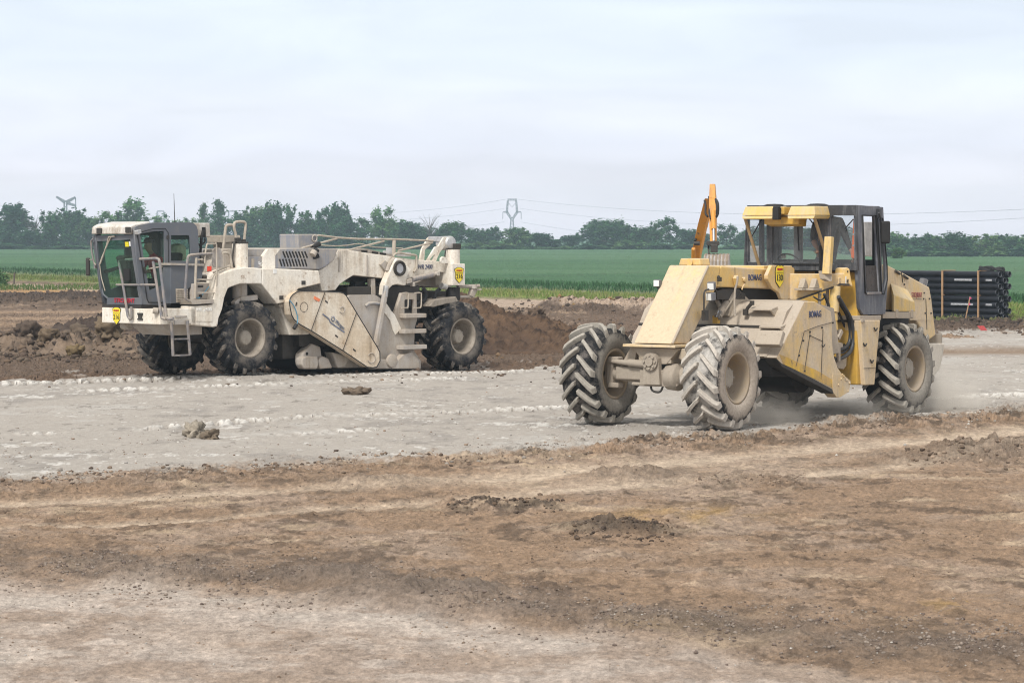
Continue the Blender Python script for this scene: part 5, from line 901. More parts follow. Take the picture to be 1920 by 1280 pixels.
# rotor housing end plate with steps
plate_hole(W, 1.35, [(650, 556), (655, 553), (700, 552), (712, 560), (720, 566), (728, 577), (733, 587), (737, 588), (741, 580), (751, 549), (778, 549), (779, 600), (775, 612), (774, 640), (774, 658), (786, 676), (786.5, 690), (690, 692), (655, 610)], [[(755.5, 563), (758, 561), (773, 561), (774, 587), (755.5, 587)]], .10, M_wd, wr, 'rotor_housing_plate')
b = MB(); b.prism(S(1.3, (655, 562), (700, 556), (760, 600), (772, 640), (780, 688), (640, 690), (640, 600)), -1.2, 1.28); b.build('rotor_housing', M_wd, wr, .03)
b = MB(); b.prism(S(1.42, (719, 566), (726, 571), (731, 580), (740, 590), (752, 616), (741, 628), (737, 620), (731, 600), (722, 588), (712, 582)), 1.4, 1.43); b.build('reinforcing_rib', M_wp, wr, .008)
p_ = S(1.42, (686, 574), (692, 569), (702, 568), (712, 570)); b = MB(); b.tube([(x, 1.405, z) for x, z in p_], .04, 8); b.build('worn_blue_mark', M_wb, wr)
for yy, x0, x1 in ((592, 754.5, 793), (621, 752.5, 793), (651, 749, 794)):
    b = MB(); a_, c_ = W.v(1.5, (x0, yy), (x1, yy)); b.box(min(a_[0], c_[0]), max(a_[0], c_[0]), 1.38, 1.62, a_[2]-.05, a_[2]+.045); b.build('step', M_wd, wr, .01)
b = MB(); b.tube(smoothpath(W.v(1.5, (754, 549.5), (764, 549), (765.5, 553), (765, 575), (762, 577), (753, 577)), 4), .016); b.tube(smoothpath(W.v(1.5, (777, 549.5), (788, 549), (790, 553), (789.5, 574), (786, 577), (776, 577)), 4), .016); b.build('grab_handle', M_railb, wr)
b = MB(); b.prism(S(1.55, (757, 664), (773, 660), (787, 677), (787, 691), (735, 691), (743, 678)), 1.38, 1.55); b.prism(S(1.55, (713, 673), (740, 674), (737, 691), (700, 691)), 1.36, 1.5); b.lathe([(0, .15), (.06, .15), (.06, 0)], (*W.v(1.5, (733, 676))[:1], 1.5, W.v(1.5, (733, 676))[2]), 20); b.build('side_skid', M_wd, wr, .015)
# drive cover on the near side
dc = S(1.68, (545.5, 577), (543.7, 566), (546, 558), (551, 552), (558, 547.5), (566, 545.5), (607, 546.5), (638, 547.7), (645, 549.5), (650, 554), (667, 582), (708, 650), (713, 660), (713.5, 676), (707.5, 687.5), (700, 689), (690, 688), (644, 657), (585, 620), (562, 607), (553, 599), (548, 590))
b = MB(); b.prism(dc, 1.42, 1.66); dco = b.build('drive_cover', M_wc, wr, .012)
cc = (sum(p[0] for p in dc)/len(dc), sum(p[1] for p in dc)/len(dc)); b = MB(); b.tube([(cc[0]+(x-cc[0])*1.004, 1.66, cc[1]+(z-cc[1])*1.004) for x, z in dc], .012, 6, closed=True); b.build('rubber_edge', M_blk, dco)
b = MB(); vv = 1.672
for p, q in (((608.7, 548.5), (583.7, 618.5)), ((668, 587), (643, 656))): a_, c_ = W.v(1.663, p, q); b.bar(a_, c_, .022, .008)
b.build('panel_seam', M_dg, dco)
for p, an in (((555.5, 570), 1.2), ((612, 565.5), -.6), ((631, 630), -.6), ((664.5, 656), -.6)): MB().ob(W.v(1.663, p), (.085, .012, .03), (0, an, 0)).build('slot', M_dg, dco)
b = MB(); c = W.v(1.663, (570, 575.7))
for i in range(18): a = i*math.pi/9; b.ob((c[0]+.105*math.cos(a), c[1], c[2]+.105*math.sin(a)), (.022, .008, .012), (0, -a-1.57, 0))
b.build('bolt_ring', M_dg, dco)
for p, r in (((641, 581), .07), ((696, 671), .11)): c = W.v(1.665, p); b = MB(); b.tube([(c[0]+r*math.cos(a), c[1]+.005, c[2]+r*math.sin(a)) for a in np.linspace(.6, 5.8, 18)], .012, 6); b.build('hoop', M_wd, dco)
MB().prism(S(1.67, (590, 555), (601, 561), (598.5, 566), (588.5, 560)), 1.66, 1.668).build('orange_sticker', M_ora, dco)
a1, a2 = Vector(W.v(1.668, (605, 588))), Vector(W.v(1.668, (646, 623))); rt = (a2-a1).normalized(); upv = Vector((0, 1, 0)).cross(rt)*1.0
if upv.z < 0: upv = -upv
b = MB(); q = [Vector(x) for x in W.v(1.668, (605, 588.5), (617, 598), (619, 604), (646, 623))]; b.bar(q[0], q[1], .006, .03); b.bar(q[1], q[2], .006, .025); b.bar(q[2], q[3], .006, .03)
gc = Vector(W.v(1.668, (624.5, 598))); b.tube([gc+rt*.042*math.cos(a)+upv*.042*math.sin(a) for a in np.linspace(0, 6.28, 17)[:-1]], .008, 5, closed=True)
for i in range(9): a = i*.7; b.bar(gc+(rt*math.cos(a)+upv*math.sin(a))*.046, gc+(rt*math.cos(a)+upv*math.sin(a))*.066, .014, .006)
b.build('emblem', M_fade, dco); text('WIRTGEN'.capitalize(), Vector(W.v(1.670, (637, 609.5))), rt, upv, .085, M_fade, dco, w=.30)
text('WR 2400', W.v(1.056, (797.5, 500)), (-1, 0, 0), (0, 0, 1), .105, M_navy, wr, w=.45, shear=.18)
MB().tube(smoothpath(W.v(1.7, (543, 563), (552, 575), (558, 595), (557, 607)), 5), .012, 6).build('blue_hose', bpy.data.materials['blue_hose'], wr); MB().tube(W.v(1.7, (556, 608), (551, 616)), .04, 10).build('rubber_grip', M_blk, wr)
b = MB(); b.prism(S(1.35, (570, 663), (588, 644), (604, 650), (610, 690), (576, 691), (569, 680)), 1.05, 1.3); b.prism(S(1.5, (571, 672), (577, 668), (600, 668), (603, 680), (600, 692), (575, 692), (570, 684)), 1.2, 1.42); b.prism(S(1.5, (603, 676), (610, 667), (622, 672), (630, 690), (606, 692)), 1.2, 1.4); b.prism(S(1.4, (625, 660), (660, 668), (650, 688), (636, 690)), 1.0, 1.36); b.build('scraper_skid', M_wd, wr, .03)
b = MB(); b.cyl((*W.v(1.31, (576, 663))[:1], 1.28, W.v(1.31, (576, 663))[2]), (*W.v(1.31, (576, 663))[:1], 1.305, W.v(1.31, (576, 663))[2]), .035); b.build('pin_hole', M_dk, wr)
b = MB(); b.cyl((-2.9, -1.1, .5), (-2.9, 1.1, .5), .5, n=24); b.build('milling_drum', M_dk, wr)
# driver of the white machine
hx = W.v(.25, (278, 455)); sh = W.v(.25, (284, 478)); u0, z0 = hx[0], hx[2]
J = dict(pelvis=(u0-.28, .25, 2.06, (.16, .13), 4), belly=(u0-.27, .25, 2.24, (.15, .12), 2), chest=(u0-.2, .25, 2.44, (.17, .12), 2), neckb=(u0-.1, .25, 2.62, (.075, .07), 2), neck=(u0-.05, .25, 2.70, .055, 0), jaw=(u0, .25, 2.75, (.065, .075), 0), head=(u0-.01, .25, 2.85, (.085, .10), 0), crown=(u0-.03, .25, 2.95, (.07, .08), 1),
    nose=(u0+.105, .25, 2.81, .012, 0), shl=(u0-.18, .45, 2.55, .075, 2), shr=(u0-.18, .05, 2.55, .075, 2), ell=(u0+.0, .52, 2.30, .055, 2), elr=(u0+.0, -.02, 2.30, .055, 2), wrl=(u0+.24, .42, 2.28, .032, 0), wrr=(u0+.24, .10, 2.28, .032, 0), hipl=(u0-.22, .36, 2.04, .10, 4), hipr=(u0-.22, .14, 2.04, .10, 4), knl=(u0+.22, .40, 2.08, .075, 4), knr=(u0+.22, .12, 2.08, .075, 4), anl=(u0+.34, .40, 1.72, .05, 5), anr=(u0+.34, .12, 1.72, .05, 5), ftl=(u0+.5, .40, 1.65, .045, 5), ftr=(u0+.5, .12, 1.65, .045, 5))
B_ = [('pelvis', 'belly'), ('belly', 'chest'), ('chest', 'neckb'), ('neckb', 'neck'), ('neck', 'jaw'), ('jaw', 'head'), ('head', 'crown'), ('head', 'nose'), ('chest', 'shl'), ('chest', 'shr'), ('shl', 'ell'), ('shr', 'elr'), ('ell', 'wrl'), ('elr', 'wrr'), ('pelvis', 'hipl'), ('pelvis', 'hipr'), ('hipl', 'knl'), ('hipr', 'knr'), ('knl', 'anl'), ('knr', 'anr'), ('anl', 'ftl'), ('anr', 'ftr')]
hand(J, B_, 'wrl', (1, -.1, -.1), (0, -1, 0), 'L'); hand(J, B_, 'wrr', (1, .1, -.1), (0, 1, 0), 'R')
pe = person(J, B_, 'driver in a red shirt and black cap sitting in the grey cab', W)
b = MB(); b.lathe([(0, .113), (.06, .108), (.105, .07), (.115, 0)], n=24); b.V = [(u0-.015+v[0], .25+v[2], 2.885+v[1]) for v in b.V]; b.ob((u0+.125, .25, 2.888), (.12, .15, .014), (0, .12, 0)); b.build('cap', M_hair, pe)
# ---------------------------------------------------------------- yellow soil stabiliser at the right
B = Frame(2.32, 41.87, .617)
bo = empty('soil_stabiliser', tuple(B.O), B.rz); tag(bo, 'dust-covered yellow soil stabiliser with a tall dark cab driving towards the viewer', 'stabiliser')
Y1, Y2 = (.68, .44, .12), (.66, .50, .24)
M_by = paint('yellow_machine_paint', Y1, (.56, .46, .34), .38, .30, .55, 1.5, alt=(.70, .50, .20), streak=.6, low=(1.3, 2.4, .34), worn=(.46, .38, .28)); M_by2 = paint('visor_yellow', (.69, .46, .11), (.58, .48, .33), .34, .25, .5, 1.5, alt=(.68, .47, .15), streak=.7); M_bf = paint('deep_yellow_paint', (.60, .36, .055), (.47, .36, .22), .22, .25, .5, 1.2, alt=(.52, .33, .08), streak=.7); M_bd = paint('dust_caked_paint', (.52, .43, .29), (.40, .345, .285), .82, .25, .85, 2.2, alt=(.44, .375, .30), bumpd=.01); M_bp = paint('pale_yellow_panel', (.68, .47, .17), (.58, .48, .37), .52, .1, .6, 1.4, streak=.5, alt=(.66, .55, .39), worn=(.36, .29, .21))
M_bc = paint('charcoal_cab_paint', (.030, .034, .042), (.20, .205, .215), .22, .15, .5, 2.2, streak=1.0); M_bcl = paint('faded_door_paint', (.080, .090, .115), (.26, .265, .28), .45, .1, .6, 2.0, streak=1.0)
M_gB = glass('dusty_clear_glass', (.93, .95, .96), .07, (.50, .51, .52), clear=.95); M_strut = paint('brown_strut', (.36, .24, .11), (.28, .21, .14), .4, 0, .7, 6); M_orv = plain('orange_hi_vis', (.85, .16, .04), .7); M_fr = plain('grey_cab_lining', (.33, .32, .31), .8)
T = B.side
M_axle = paint('caked_axle', (.42, .37, .30), (.36, .31, .255), .7, .2, .9, 5, bumpd=.02)
wheel(bo, (0, 1.1185, .836), .803, .66, .37, .032, M_tyreN, M_lugN, M_sideN, M_rimY, 1, ph=.15, hub_in=.11, hub_r=.175)
wheel(bo, (0, -1.1185, .836), .803, .66, .37, math.pi+.032, M_tyreB, M_lugB, M_sideB, M_rimY, -1, ph=.55, hub_in=.1)
wheel(bo, (-5.887, 1.146, .745), .785, .74, .362, 0, M_tyreB, M_lugB, M_sideB, M_rimY, 1, n=17, ph=.3, hub_in=.19, hub_r=.19); wheel(bo, (-5.887, -1.146, .745), .785, .74, .362, math.pi, M_tyreB, M_lugB, M_sideB, M_rimY, -1)
# front axle
b = MB(); b.tube([(.0, -.86, .84), (.0, -.5, .85), (.0, -.2, .83), (.0, .2, .83), (.0, .9, .84)], [.10, .13, .15, .15, .13], 14); b.ob((.06, -.42, .86), (.2, .62, .2)); b.ob((.02, .05, .80), (.34, .62, .26)); b.lathe([(-.1, .0), (-.1, .2), (.1, .22), (.16, .12)], (.03, .28, .82), 20)
b.ob((0, -.88, .86), (.2, .12, .40)); b.ob((.05, -.80, 1.06), (.16, .2, .10)); b.ob((.05, -.80, .66), (.16, .2, .08)); b.ob((0, .88, .86), (.2, .12, .36))
b.ob((.02, 0, .70), (.3, .85, .05)); b.build('front_axle', M_axle, bo, .02)
b = MB(); b.tube([(.16, -.78, 1.04), (.19, -.55, 1.03), (.19, .0, 1.01)], [.03, .045, .045], 10); b.tube([(.19, -.45, 1.03), (.19, -.1, 1.01)], .06, 12); b.build('steering_ram', M_axle, bo)
b = MB(); b.prism([(-.16, .70), (.16, .70), (.13, 1.12), (-.13, 1.12)], .16, .26, 'x'); b.cyl((.2, 0, 1.06), (.30, 0, 1.06), .135, n=24); b.cyl((.3, 0, 1.06), (.33, 0, 1.06), .07, n=12)
for i in range(8): a = i*math.pi/4; b.cyl((.29, .1*math.cos(a), 1.06+.1*math.sin(a)), (.325, .1*math.cos(a), 1.06+.1*math.sin(a)), .02, n=6)
b.build('axle_pivot', M_axle, bo, .008)
b = MB(); b.prism([(-.42, 1.27), (.46, 1.27), (.22, 1.02), (-.17, 1.02)], -.2, .16, 'x'); b.prism([(-.48, 1.27), (-.36, 1.27), (-.40, 1.06), (-.68, .96)], -.1, .1, 'x'); b.prism([(.46, 1.27), (.62, 1.27), (.66, 1.0), (.40, 1.12)], -.1, .1, 'x'); b.ob((-.1, 0, 1.15), (.5, .6, .24)); b.build('axle_saddle', M_bd, bo, .01)
b = MB(); b.tube(smoothpath([(.14, -.08, .72), (.16, -.05, .62), (.17, .03, .585), (.16, .12, .60), (.14, .16, .72)], 5), .018); b.build('brake_hose', M_dg, bo)
# gooseneck: sloping leg and the boom behind it
zt, zb = 2.555, 1.33
ls = T(.365, (1261, 645), (1327.5, 497.5), (1352, 498.5), (1345, 538), (1332, 562), (1319, 588), (1292, 645))
b = MB(); b.prism(ls, -.365, .365); b.build('gooseneck_leg', M_by, bo, .03, 3)
e0, e1 = B.v(.366, (1261.5, 644), (1328, 499)); b = MB(); b.tube([(e0[0]-.012, .352, e0[2]), (e1[0]-.012, .352, e1[2])], .021, 8); b.build('worn_edge_highlight', M_bd, bo)  # pale tube paints a highlight along the worn leg edge
b = MB(); b.prism(T(.36, (1352, 499), (1400, 502), (1452, 505), (1452, 542), (1358, 538.5), (1345, 538)), -.36, .36); b.build('boom', M_by, bo, .02)
b = MB(); b.box(-.36, .30, -.50, .47, 1.285, 1.325); b.build('foot_plate', M_bp, bo, .006)
b = MB(); p = T(.12, (1290, 497), (1292, 486), (1327, 486), (1329, 498)); u0 = p[2][0]; b.prism([(-.42, 2.55), (-.38, 2.66), (-.02, 2.66), (.0, 2.55)], u0-.28, u0+.02, 'x'); b.cyl((u0, -.2, 2.60), (u0+.05, -.2, 2.60), .06, n=12); b.build('top_bracket', M_by, bo, .015)
for (px, py), nm, in (((1341, 517), 'eye_bolt'),): c = B.v(.365, (px+5, py+3)); b = MB(); b.lathe([(0, .03), (.03, .03), (.035, 0)], c, 12); b.ob((c[0], c[1]+.03, c[2]-.03), (.05, .06, .07)); b.build(nm, M_dg, bo, .005)
def lamp(c, rot, parent, name='work_lamp', s=1.0):
    b = MB(); b.ob(c, (.10*s, .125*s, .125*s), rot); o = b.build(name, M_lampb, parent, .015)
    from mathutils import Euler
    d = Euler(rot).to_matrix()@Vector((.052*s, 0, 0)); MB().ob(Vector(c)+d, (.008, .10*s, .10*s), rot).build('lens', M_lamp, o); return o
c = B.u(-.55, (1233, 531)); lamp(c, (0, 0, .1), bo, s=.92); b = MB(); c = B.u(-.55, (1236, 545), (1237, 555)); b.tube([B.u(-.55, (1234, 538))]+c, .02); b.ob(c[1], (.06, .07, .1)); b.bar(c[1], (c[1][0]-.05, c[1][1]+.12, c[1][2]-.02), .03, .03); b.build('lamp_bracket', M_dg, bo)
c = B.v(.52, (1334, 536)); lamp(c, (0, .15, .25), bo); c = B.v(.52, (1333, 556)); lamp(c, (0, .1, -.2), bo, s=1.05)
b = MB(); b.tube(smoothpath(B.v(.5, (1320, 585), (1320, 563), (1322, 545), (1340, 542), (1344, 553)), 4), .014); b.ob(B.v(.48, (1322, 591)), (.12, .06, .16)); b.build('lamp_bracket', M_dg, bo)
# rotor hood between the axles
hA, hB, hC, hD = [(a[0], a[2]) for a in B.v(1.3, (1490, 567), (1467, 607), (1465, 614), (1437, 668))]
hood = [hA, (hA[0]-.35, hA[1]+.03), (-3.3, hA[1]-.12), (-3.5, 1.1), (hD[0]-.25, 1.0), (hD[0], hD[1]), hC, (hB[0]+.04, hB[1]-.06), hB, ((hA[0]+hB[0])/2+.06, (hA[1]+hB[1])/2+.03)]
b = MB(); b.prism(hood, -1.38, 1.30); b.build('rotor_hood', M_bd, bo, .03, 3)
b = MB(); b.box(hB[0]-.02, hB[0]+.06, -1.38, 1.28, hB[1]-.075, hB[1]-.03); b.build('hood_lip', M_dg, bo, .01)
b = MB(); b.prism([(hD[0]-.25, 1.02), (hD[0]-.05, 1.1), (-1.3, .80), (-3.0, .72), (-3.4, 1.1)], -1.35, 1.28); b.cyl((-2.4, -1.2, .85), (-2.4, 1.2, .85), .36, n=24); b.build('milling_drum', M_dk, bo, .02)
def wedge(fr_, v0, v1, top, low, mat, parent, name):    # ledge bracket on the hood face between two lateral positions
    pass
for (px, py), wv, zz in (((1430, 581), .42, 0), ((1448, 614), .40, 0)):
    c = B.u(hB[0]+.06 if py > 600 else (hA[0]+hB[0])/2+.14, (px, py)); b = MB(); w2 = wv/2
    b.prism([(c[0]+.08, c[2]+.02), (c[0]-.12, c[2]+.06), (c[0]-.12, c[2]+.03), (c[0]+.08, c[2]-.01)], c[1]-w2, c[1]+w2); b.prism([(c[0]+.08, c[2]-.01), (c[0]-.14, c[2]+.03), (c[0]-.1, c[2]-.16)], c[1]+w2-.03, c[1]+w2); b.build('hood_ledge', M_bd, bo, .006)
b = MB(); c = B.u(hD[0]+.05, (1440, 640)); b.ob((hD[0]+.0, c[1], c[2]+.04), (.10, .46, .26), (0, -.55, 0)); b.build('hood_bracket', M_bd, bo, .015)
b = MB(); q = [B.u(hB[0]+.25, (1346, 594)), B.u(hA[0]+.35, (1362, 566)), B.u(hA[0]+.2, (1372, 552))]; b.tube(q[:2], .065, 12); b.tube([q[1], q[2]], .08, 12); b.build('hood_cylinder', M_axle, bo, .01); b = MB(); b.tube([B.u(hB[0]+.25, (1346, 594)), B.u(hB[0]+.25, (1351, 583))], .035, 10); b.build('piston_rod', M_rod, bo); b = MB(); b.ob(B.u(hB[0]+.2, (1343, 599)), (.09, .10, .13)); b.build('cylinder_foot', M_bf, bo, .01)
b = MB(); b.tube(smoothpath(B.u(hA[0]+.55, (1383, 518), (1382, 530), (1378, 545), (1377, 570), (1378, 592)), 4), .018); b.tube(B.u(hA[0]+.5, (1351, 596), (1362, 580), (1378, 556)), .018); b.tube(smoothpath(B.u(hA[0]+.5, (1340, 552), (1345, 565), (1350, 575)), 3), .035); b.build('control_rod', M_railb, bo)
b = MB(); c = B.v(.37, (1387, 524)); b.prism(T(.42, (1379, 522), (1382, 516), (1390, 518), (1396, 526), (1392, 538), (1382, 536)), .365, .44); b.tube(smoothpath(B.v(.45, (1392, 521), (1397, 526), (1398, 530), (1393, 537), (1391, 543)), 3), .012); b.lathe([(0, .04), (.04, .04), (.04, 0)], (c[0], .44, c[2]), 12); b.build('linkage_plate', M_by, bo, .008)
b = MB(); b.prism(T(.3, (1388, 545), (1405, 561), (1400, 575), (1378, 600), (1366, 592), (1372, 570), (1380, 560)), .1, .30); b.build('linkage_arm', M_bd, bo, .015); b = MB(); c = B.u(hA[0]+.4, (1398, 585), (1402, 577), (1410, 568)); b.tube(c, .03); b.ob(c[0], (.06, .08, .1)); b.ob(c[2], (.06, .06, .07)); b.build('latch', M_dg, bo, .006)
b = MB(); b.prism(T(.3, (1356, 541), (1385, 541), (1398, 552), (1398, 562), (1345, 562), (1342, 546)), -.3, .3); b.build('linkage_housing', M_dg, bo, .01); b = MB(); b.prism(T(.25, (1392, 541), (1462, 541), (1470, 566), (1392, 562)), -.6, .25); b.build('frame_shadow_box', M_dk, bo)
# near side rotor panel
sp_ = T(1.47, (1508.6, 565), (1528, 565), (1558, 584), (1561, 602), (1560, 629), (1562, 657), (1565, 672), (1571, 689.5), (1580, 702), (1594.7, 714), (1592, 734), (1574, 745), (1568, 745), (1561, 737), (1524, 716), (1485.6, 696), (1466, 686), (1456, 670.5), (1467.6, 648))
b = MB(); b.prism(sp_, 1.30, 1.47); pn = b.build('side_panel', M_bp, bo, .012)
b = MB(); fl = B.v(1.47, (1508.6, 565), (1467.6, 648), (1456, 670.5)); sz = B.v(1.27, (1490, 567), (1452, 650), (1438, 670)); b.add([fl[0], fl[1], fl[2], (fl[2][0]+.02, 1.26, fl[2][2]), (fl[1][0]+.02, 1.26, fl[1][2]), (fl[0][0]+.02, 1.26, fl[0][2])], [[0, 1, 4, 5], [1, 2, 3, 4]]); b.V += [(v[0]-.02, v[1]-.002, v[2]-.03) for v in b.V[:6]]; b.Fc += [[11, 10, 7, 6], [10, 9, 8, 7]]; b.M += [0, 0]; b.S += [0, 0]; b.build('panel_flange', M_bd, bo)
b = MB(); lo = T(1.485, (1456, 672), (1466, 681), (1486, 690), (1524, 709), (1561, 729), (1563, 738), (1524, 718), (1485.6, 698), (1466, 687)); b.prism(lo, 1.26, 1.485); b.build('worn_skid_edge', M_dg, bo, .006)
b = MB(); b.prism(T(1.478, (1462, 664), (1480, 671), (1500, 681), (1530, 693), (1550, 705), (1572, 718), (1566, 729), (1540, 716), (1500, 697), (1470, 684)), 1.4705, 1.474); b.build('scraped_band', paint('scraped_yellow', (.80, .50, .02), (.36, .27, .17), .34, 0, .5, 3.2, alt=(.60, .38, .12), worn=(.10, .08, .06)), pn)
b = MB(); b.prism(T(1.48, (1561, 700), (1582, 703), (1594.7, 714), (1592, 734), (1574, 745), (1568, 744), (1562, 735)), 1.4715, 1.482)
for p in ((1579, 702), (1577, 710), (1588, 713), (1593, 718), (1572, 721), (1590, 733), (1582, 705)): c = B.v(1.482, p); b.cyl(c, (c[0], c[1]+.015, c[2]), .018, n=6)
b.build('wear_plate', M_bp, pn, .003)
b = MB()
for q in (((1507.5, 622), (1492, 687)), ((1519, 622), (1508, 697)), ((1543, 617), (1539, 711)), ((1508, 621), (1534, 611), (1560, 604)), ((1519, 629), (1543, 640))):
    c = B.v(1.4725, *q)
    for i in range(len(c)-1): b.bar(c[i], c[i+1], .014, .005)
b.build('panel_seam', M_dg, pn); b = MB()
for p in ((1518, 622), (1518, 629.5), (1505.5, 638.5), (1497.5, 666), (1540.5, 614), (1561, 605), (1489, 694), (1508, 695)): c = B.v(1.47, p); b.cyl(c, (c[0], c[1]+.018, c[2]), .017, n=6)
b.tube(smoothpath(B.v(1.49, (1541, 646), (1544, 650), (1547, 645)), 4), .008); b.build('bolt', M_dg, pn)
text('BOMAG', B.v(1.474, (1528.5, 588.5)), (-1, 0, -.0), (0, 0, 1), .105, M_navy, pn, w=.40, bold=.012)
text('BOMAG', B.v(.363, (1415.5, 520)), (-1, 0, 0), (0, 0, 1), .10, M_navy, bo, w=.42, bold=.012)
# yoke and lift arm beside the boom
b = MB(); b.prism(T(.50, (1447.5, 497), (1482, 498), (1490, 503), (1490, 556), (1476, 562), (1466, 561), (1461, 549), (1449, 541), (1439, 523), (1439, 516)), .43, .50); b.prism(T(.45, (1447, 498), (1500, 498), (1500, 512), (1447, 512)), -.75, .30); b.build('boom_yoke', M_by, bo, .012)
shield(B.v(.503, (1461, 518)), (-1, 0, 0), (0, 0, 1), .27, .37, '130', bo, 'notched')
va = lambda x: .53+(x-1484)/116*.75          # the arm splays outwards towards the rear
ap = [(1484, 513), (1500, 513), (1583, 513), (1584, 503.5), (1588, 501), (1593, 503), (1597, 528), (1600, 538), (1592, 533), (1577, 533), (1540, 546), (1494, 562), (1484, 562)]
def splay(b, pts, th, dv=0.0):
    P = [B.v(va(p[0])+dv, p) for p in pts]; n = len(P); b.add(P+[(x, y-th, z) for x, y, z in P], [list(range(n)), list(range(2*n-1, n-1, -1))]+[[i, (i+1) % n, n+(i+1) % n, n+i] for i in range(n)])
b = MB(); splay(b, ap, .18); b.build('lift_arm', M_by, bo, .015)
b = MB(); q_ = [B.v(va(p[0])+.004, p) for p in ((1494, 562), (1540, 546), (1577, 533), (1592, 533.5))]
for i in range(3): b.bar(q_[i], q_[i+1], .05, .028)
b.build('arm_underside_shade', M_dg, bo)  # dark bars paint in the shade along the arm's underside
for x in (1503, 1524): AV = va(x); c = B.v(AV, (x, 536)); b = MB(); b.prism([(c[0]-.10, c[2]-.03), (c[0]+.10, c[2]-.03), (c[0], c[2]+.13)], AV-.02, AV+.08); b.box(c[0]-.18, c[0]+.18, AV-.04, AV+.11, c[2]-.07, c[2]-.035); b.build('arm_rib', M_bd, bo, .006)
b = MB()
for p, r in (((1590, 527), .035), ((1589.5, 509), .02)): c = B.v(va(p[0]), p); b.cyl(c, (c[0], c[1]+.007, c[2]), r, n=12)
b.build('pin_hole', M_dk, bo); MB().ob(B.v(va(1586)+.005, (1586.5, 525)), (.05, .006, .13)).build('decal', M_white, bo)
MB().ob(B.v(va(1575)+.005, (1575, 526)), (.12, .02, .1)).build('lug_plate', M_by, bo, .02)
b = MB(); b.tube(B.v(1.05, (1567, 537), (1563, 585)), .085, 14); b.tube(B.v(1.05, (1563, 585), (1564, 600)), .065, 14); b.tube(B.v(1.05, (1564, 598), (1566, 618)), .05, 12); b.build('lift_cylinder', M_by2, bo)
b = MB(); b.tube(smoothpath(B.v(1.1, (1570, 556), (1577, 571), (1588, 590), (1594, 615), (1593, 640), (1584, 652), (1572, 655), (1561, 650)), 5), .032); b.tube(smoothpath(B.v(1.16, (1572, 556), (1583, 575), (1596, 600), (1600, 632), (1596, 656), (1584, 668), (1570, 673), (1562, 671)), 5), .034); b.tube(smoothpath(B.v(1.0, (1570, 580), (1578, 598), (1587, 622), (1586, 642), (1580, 648)), 5), .02); b.tube(smoothpath(B.v(1.0, (1545, 551), (1553, 570), (1556, 590)), 4), .025); b.tube(smoothpath(B.v(1.1, (1562, 660), (1580, 661), (1590, 652)), 4), .02); b.tube(smoothpath(B.v(.9, (1525, 556), (1538, 563), (1548, 555)), 4), .014); b.build('hydraulic_hose', plain('dusty_black_hose', (.035, .037, .042), .5), bo)
b = MB(); b.ob(B.v(1.05, (1571, 627)), (.18, .12, .08), (0, .8, 0)); b.ob(B.v(1.2, (1572, 660)), (.07, .05, .30)); b.prism(T(1.1, (1560, 640), (1580, 643), (1582, 652), (1562, 650)), .9, 1.1); b.prism(T(1.1, (1566, 680), (1588, 670), (1587, 686), (1582, 692), (1572, 690)), .95, 1.1); b.build('hose_clamp', M_bd, bo, .008)
b = MB(); b.tube(B.v(.9, (1552, 513), (1551, 580)), .03, 8); b.tube(B.v(.85, (1537, 550), (1536, 575)), .03, 8); b.build('guide_rod', M_bd, bo)
b = MB(); b.bar(*B.v(1.06, (1555, 444), (1550.5, 514)), .13, .10); b.build('parking_post', M_by2, bo, .006); b = MB(); splay(b, [(1544, 508), (1559, 509), (1561, 527), (1556, 528), (1547, 523)], .1, .1); b.build('post_socket', M_bd, bo, .008)
# body under the cab, tank, deck
uf = -4.22
b = MB(); b.box(-4.6, uf, -1.15, 1.24, .54, 2.47); b.build('front_bulkhead', M_bf, bo, .015)  # deeper yellow: shade under the cab put into the paint colour
b = MB(); b.box(uf+.002, uf+.03, -1.15, 1.2, 1.58, 1.62); b.build('bulkhead_seam', M_dg, bo)
b = MB(); b.prism(T(1.32, (1614, 600), (1651, 600), (1645, 662), (1640, 721), (1622, 722)), 1.0, 1.32); b.build('side_tank', M_bp, bo, .015); b = MB(); a_ = B.v(1.322, (1620, 690), (1642, 689)); b.bar(*a_, .012, .004)
b.build('tank_seam', M_dg, bo)
for p in ((1642, 618), (1622, 647), (1635, 678)): MB().tube(smoothpath(B.v(1.34, (p[0]-3, p[1]-4), (p[0], p[1]+2), (p[0]+3, p[1]-3)), 3), .012).build('tank_latch', M_dg, bo)
b = MB(); b.prism(T(1.3, (1612, 592), (1652, 591), (1652, 600), (1612, 600)), .6, 1.3); b.ob(B.v(1.32, (1617, 601)), (.1, .05, .05)); b.build('tank_sill', M_bd, bo, .006)
b = MB(); b.prism(T(1.22, (1656, 585), (1712.6, 585), (1712.6, 597), (1656, 597)), .7, 1.22); b.build('wheel_deck', M_bd, bo, .008); b = MB(); b.box(-6.6, -4.9, -1.0, 1.0, 1.1, 1.75); b.cyl((-5.887, -1.0, .745), (-5.887, 1.0, .745), .2); b.box(-7.2, -1.0, -.5, .5, .95, 1.5); b.build('chassis', M_dk, bo, .02)
st = [B.v(1.15, p) for p in ((1675.6, 553), (1715, 566), (1716.5, 584), (1675.6, 584))]; tp = [B.v(.8, p) for p in ((1667, 519), (1694, 530))]
b = MB(); b.add(st+[tp[0], tp[1], (tp[1][0], .8, st[2][2]), (tp[0][0], .8, st[3][2])], [[0, 1, 2, 3], [0, 4, 5, 1], [1, 5, 6, 2], [0, 3, 7, 4], [4, 7, 6, 5], [3, 2, 6, 7]]); b.build('side_locker', M_by2, bo, .012)
b = MB()
for x in (1682, 1710): b.ob(B.v(1.235, (x, 588)), (.06, .03, .14))
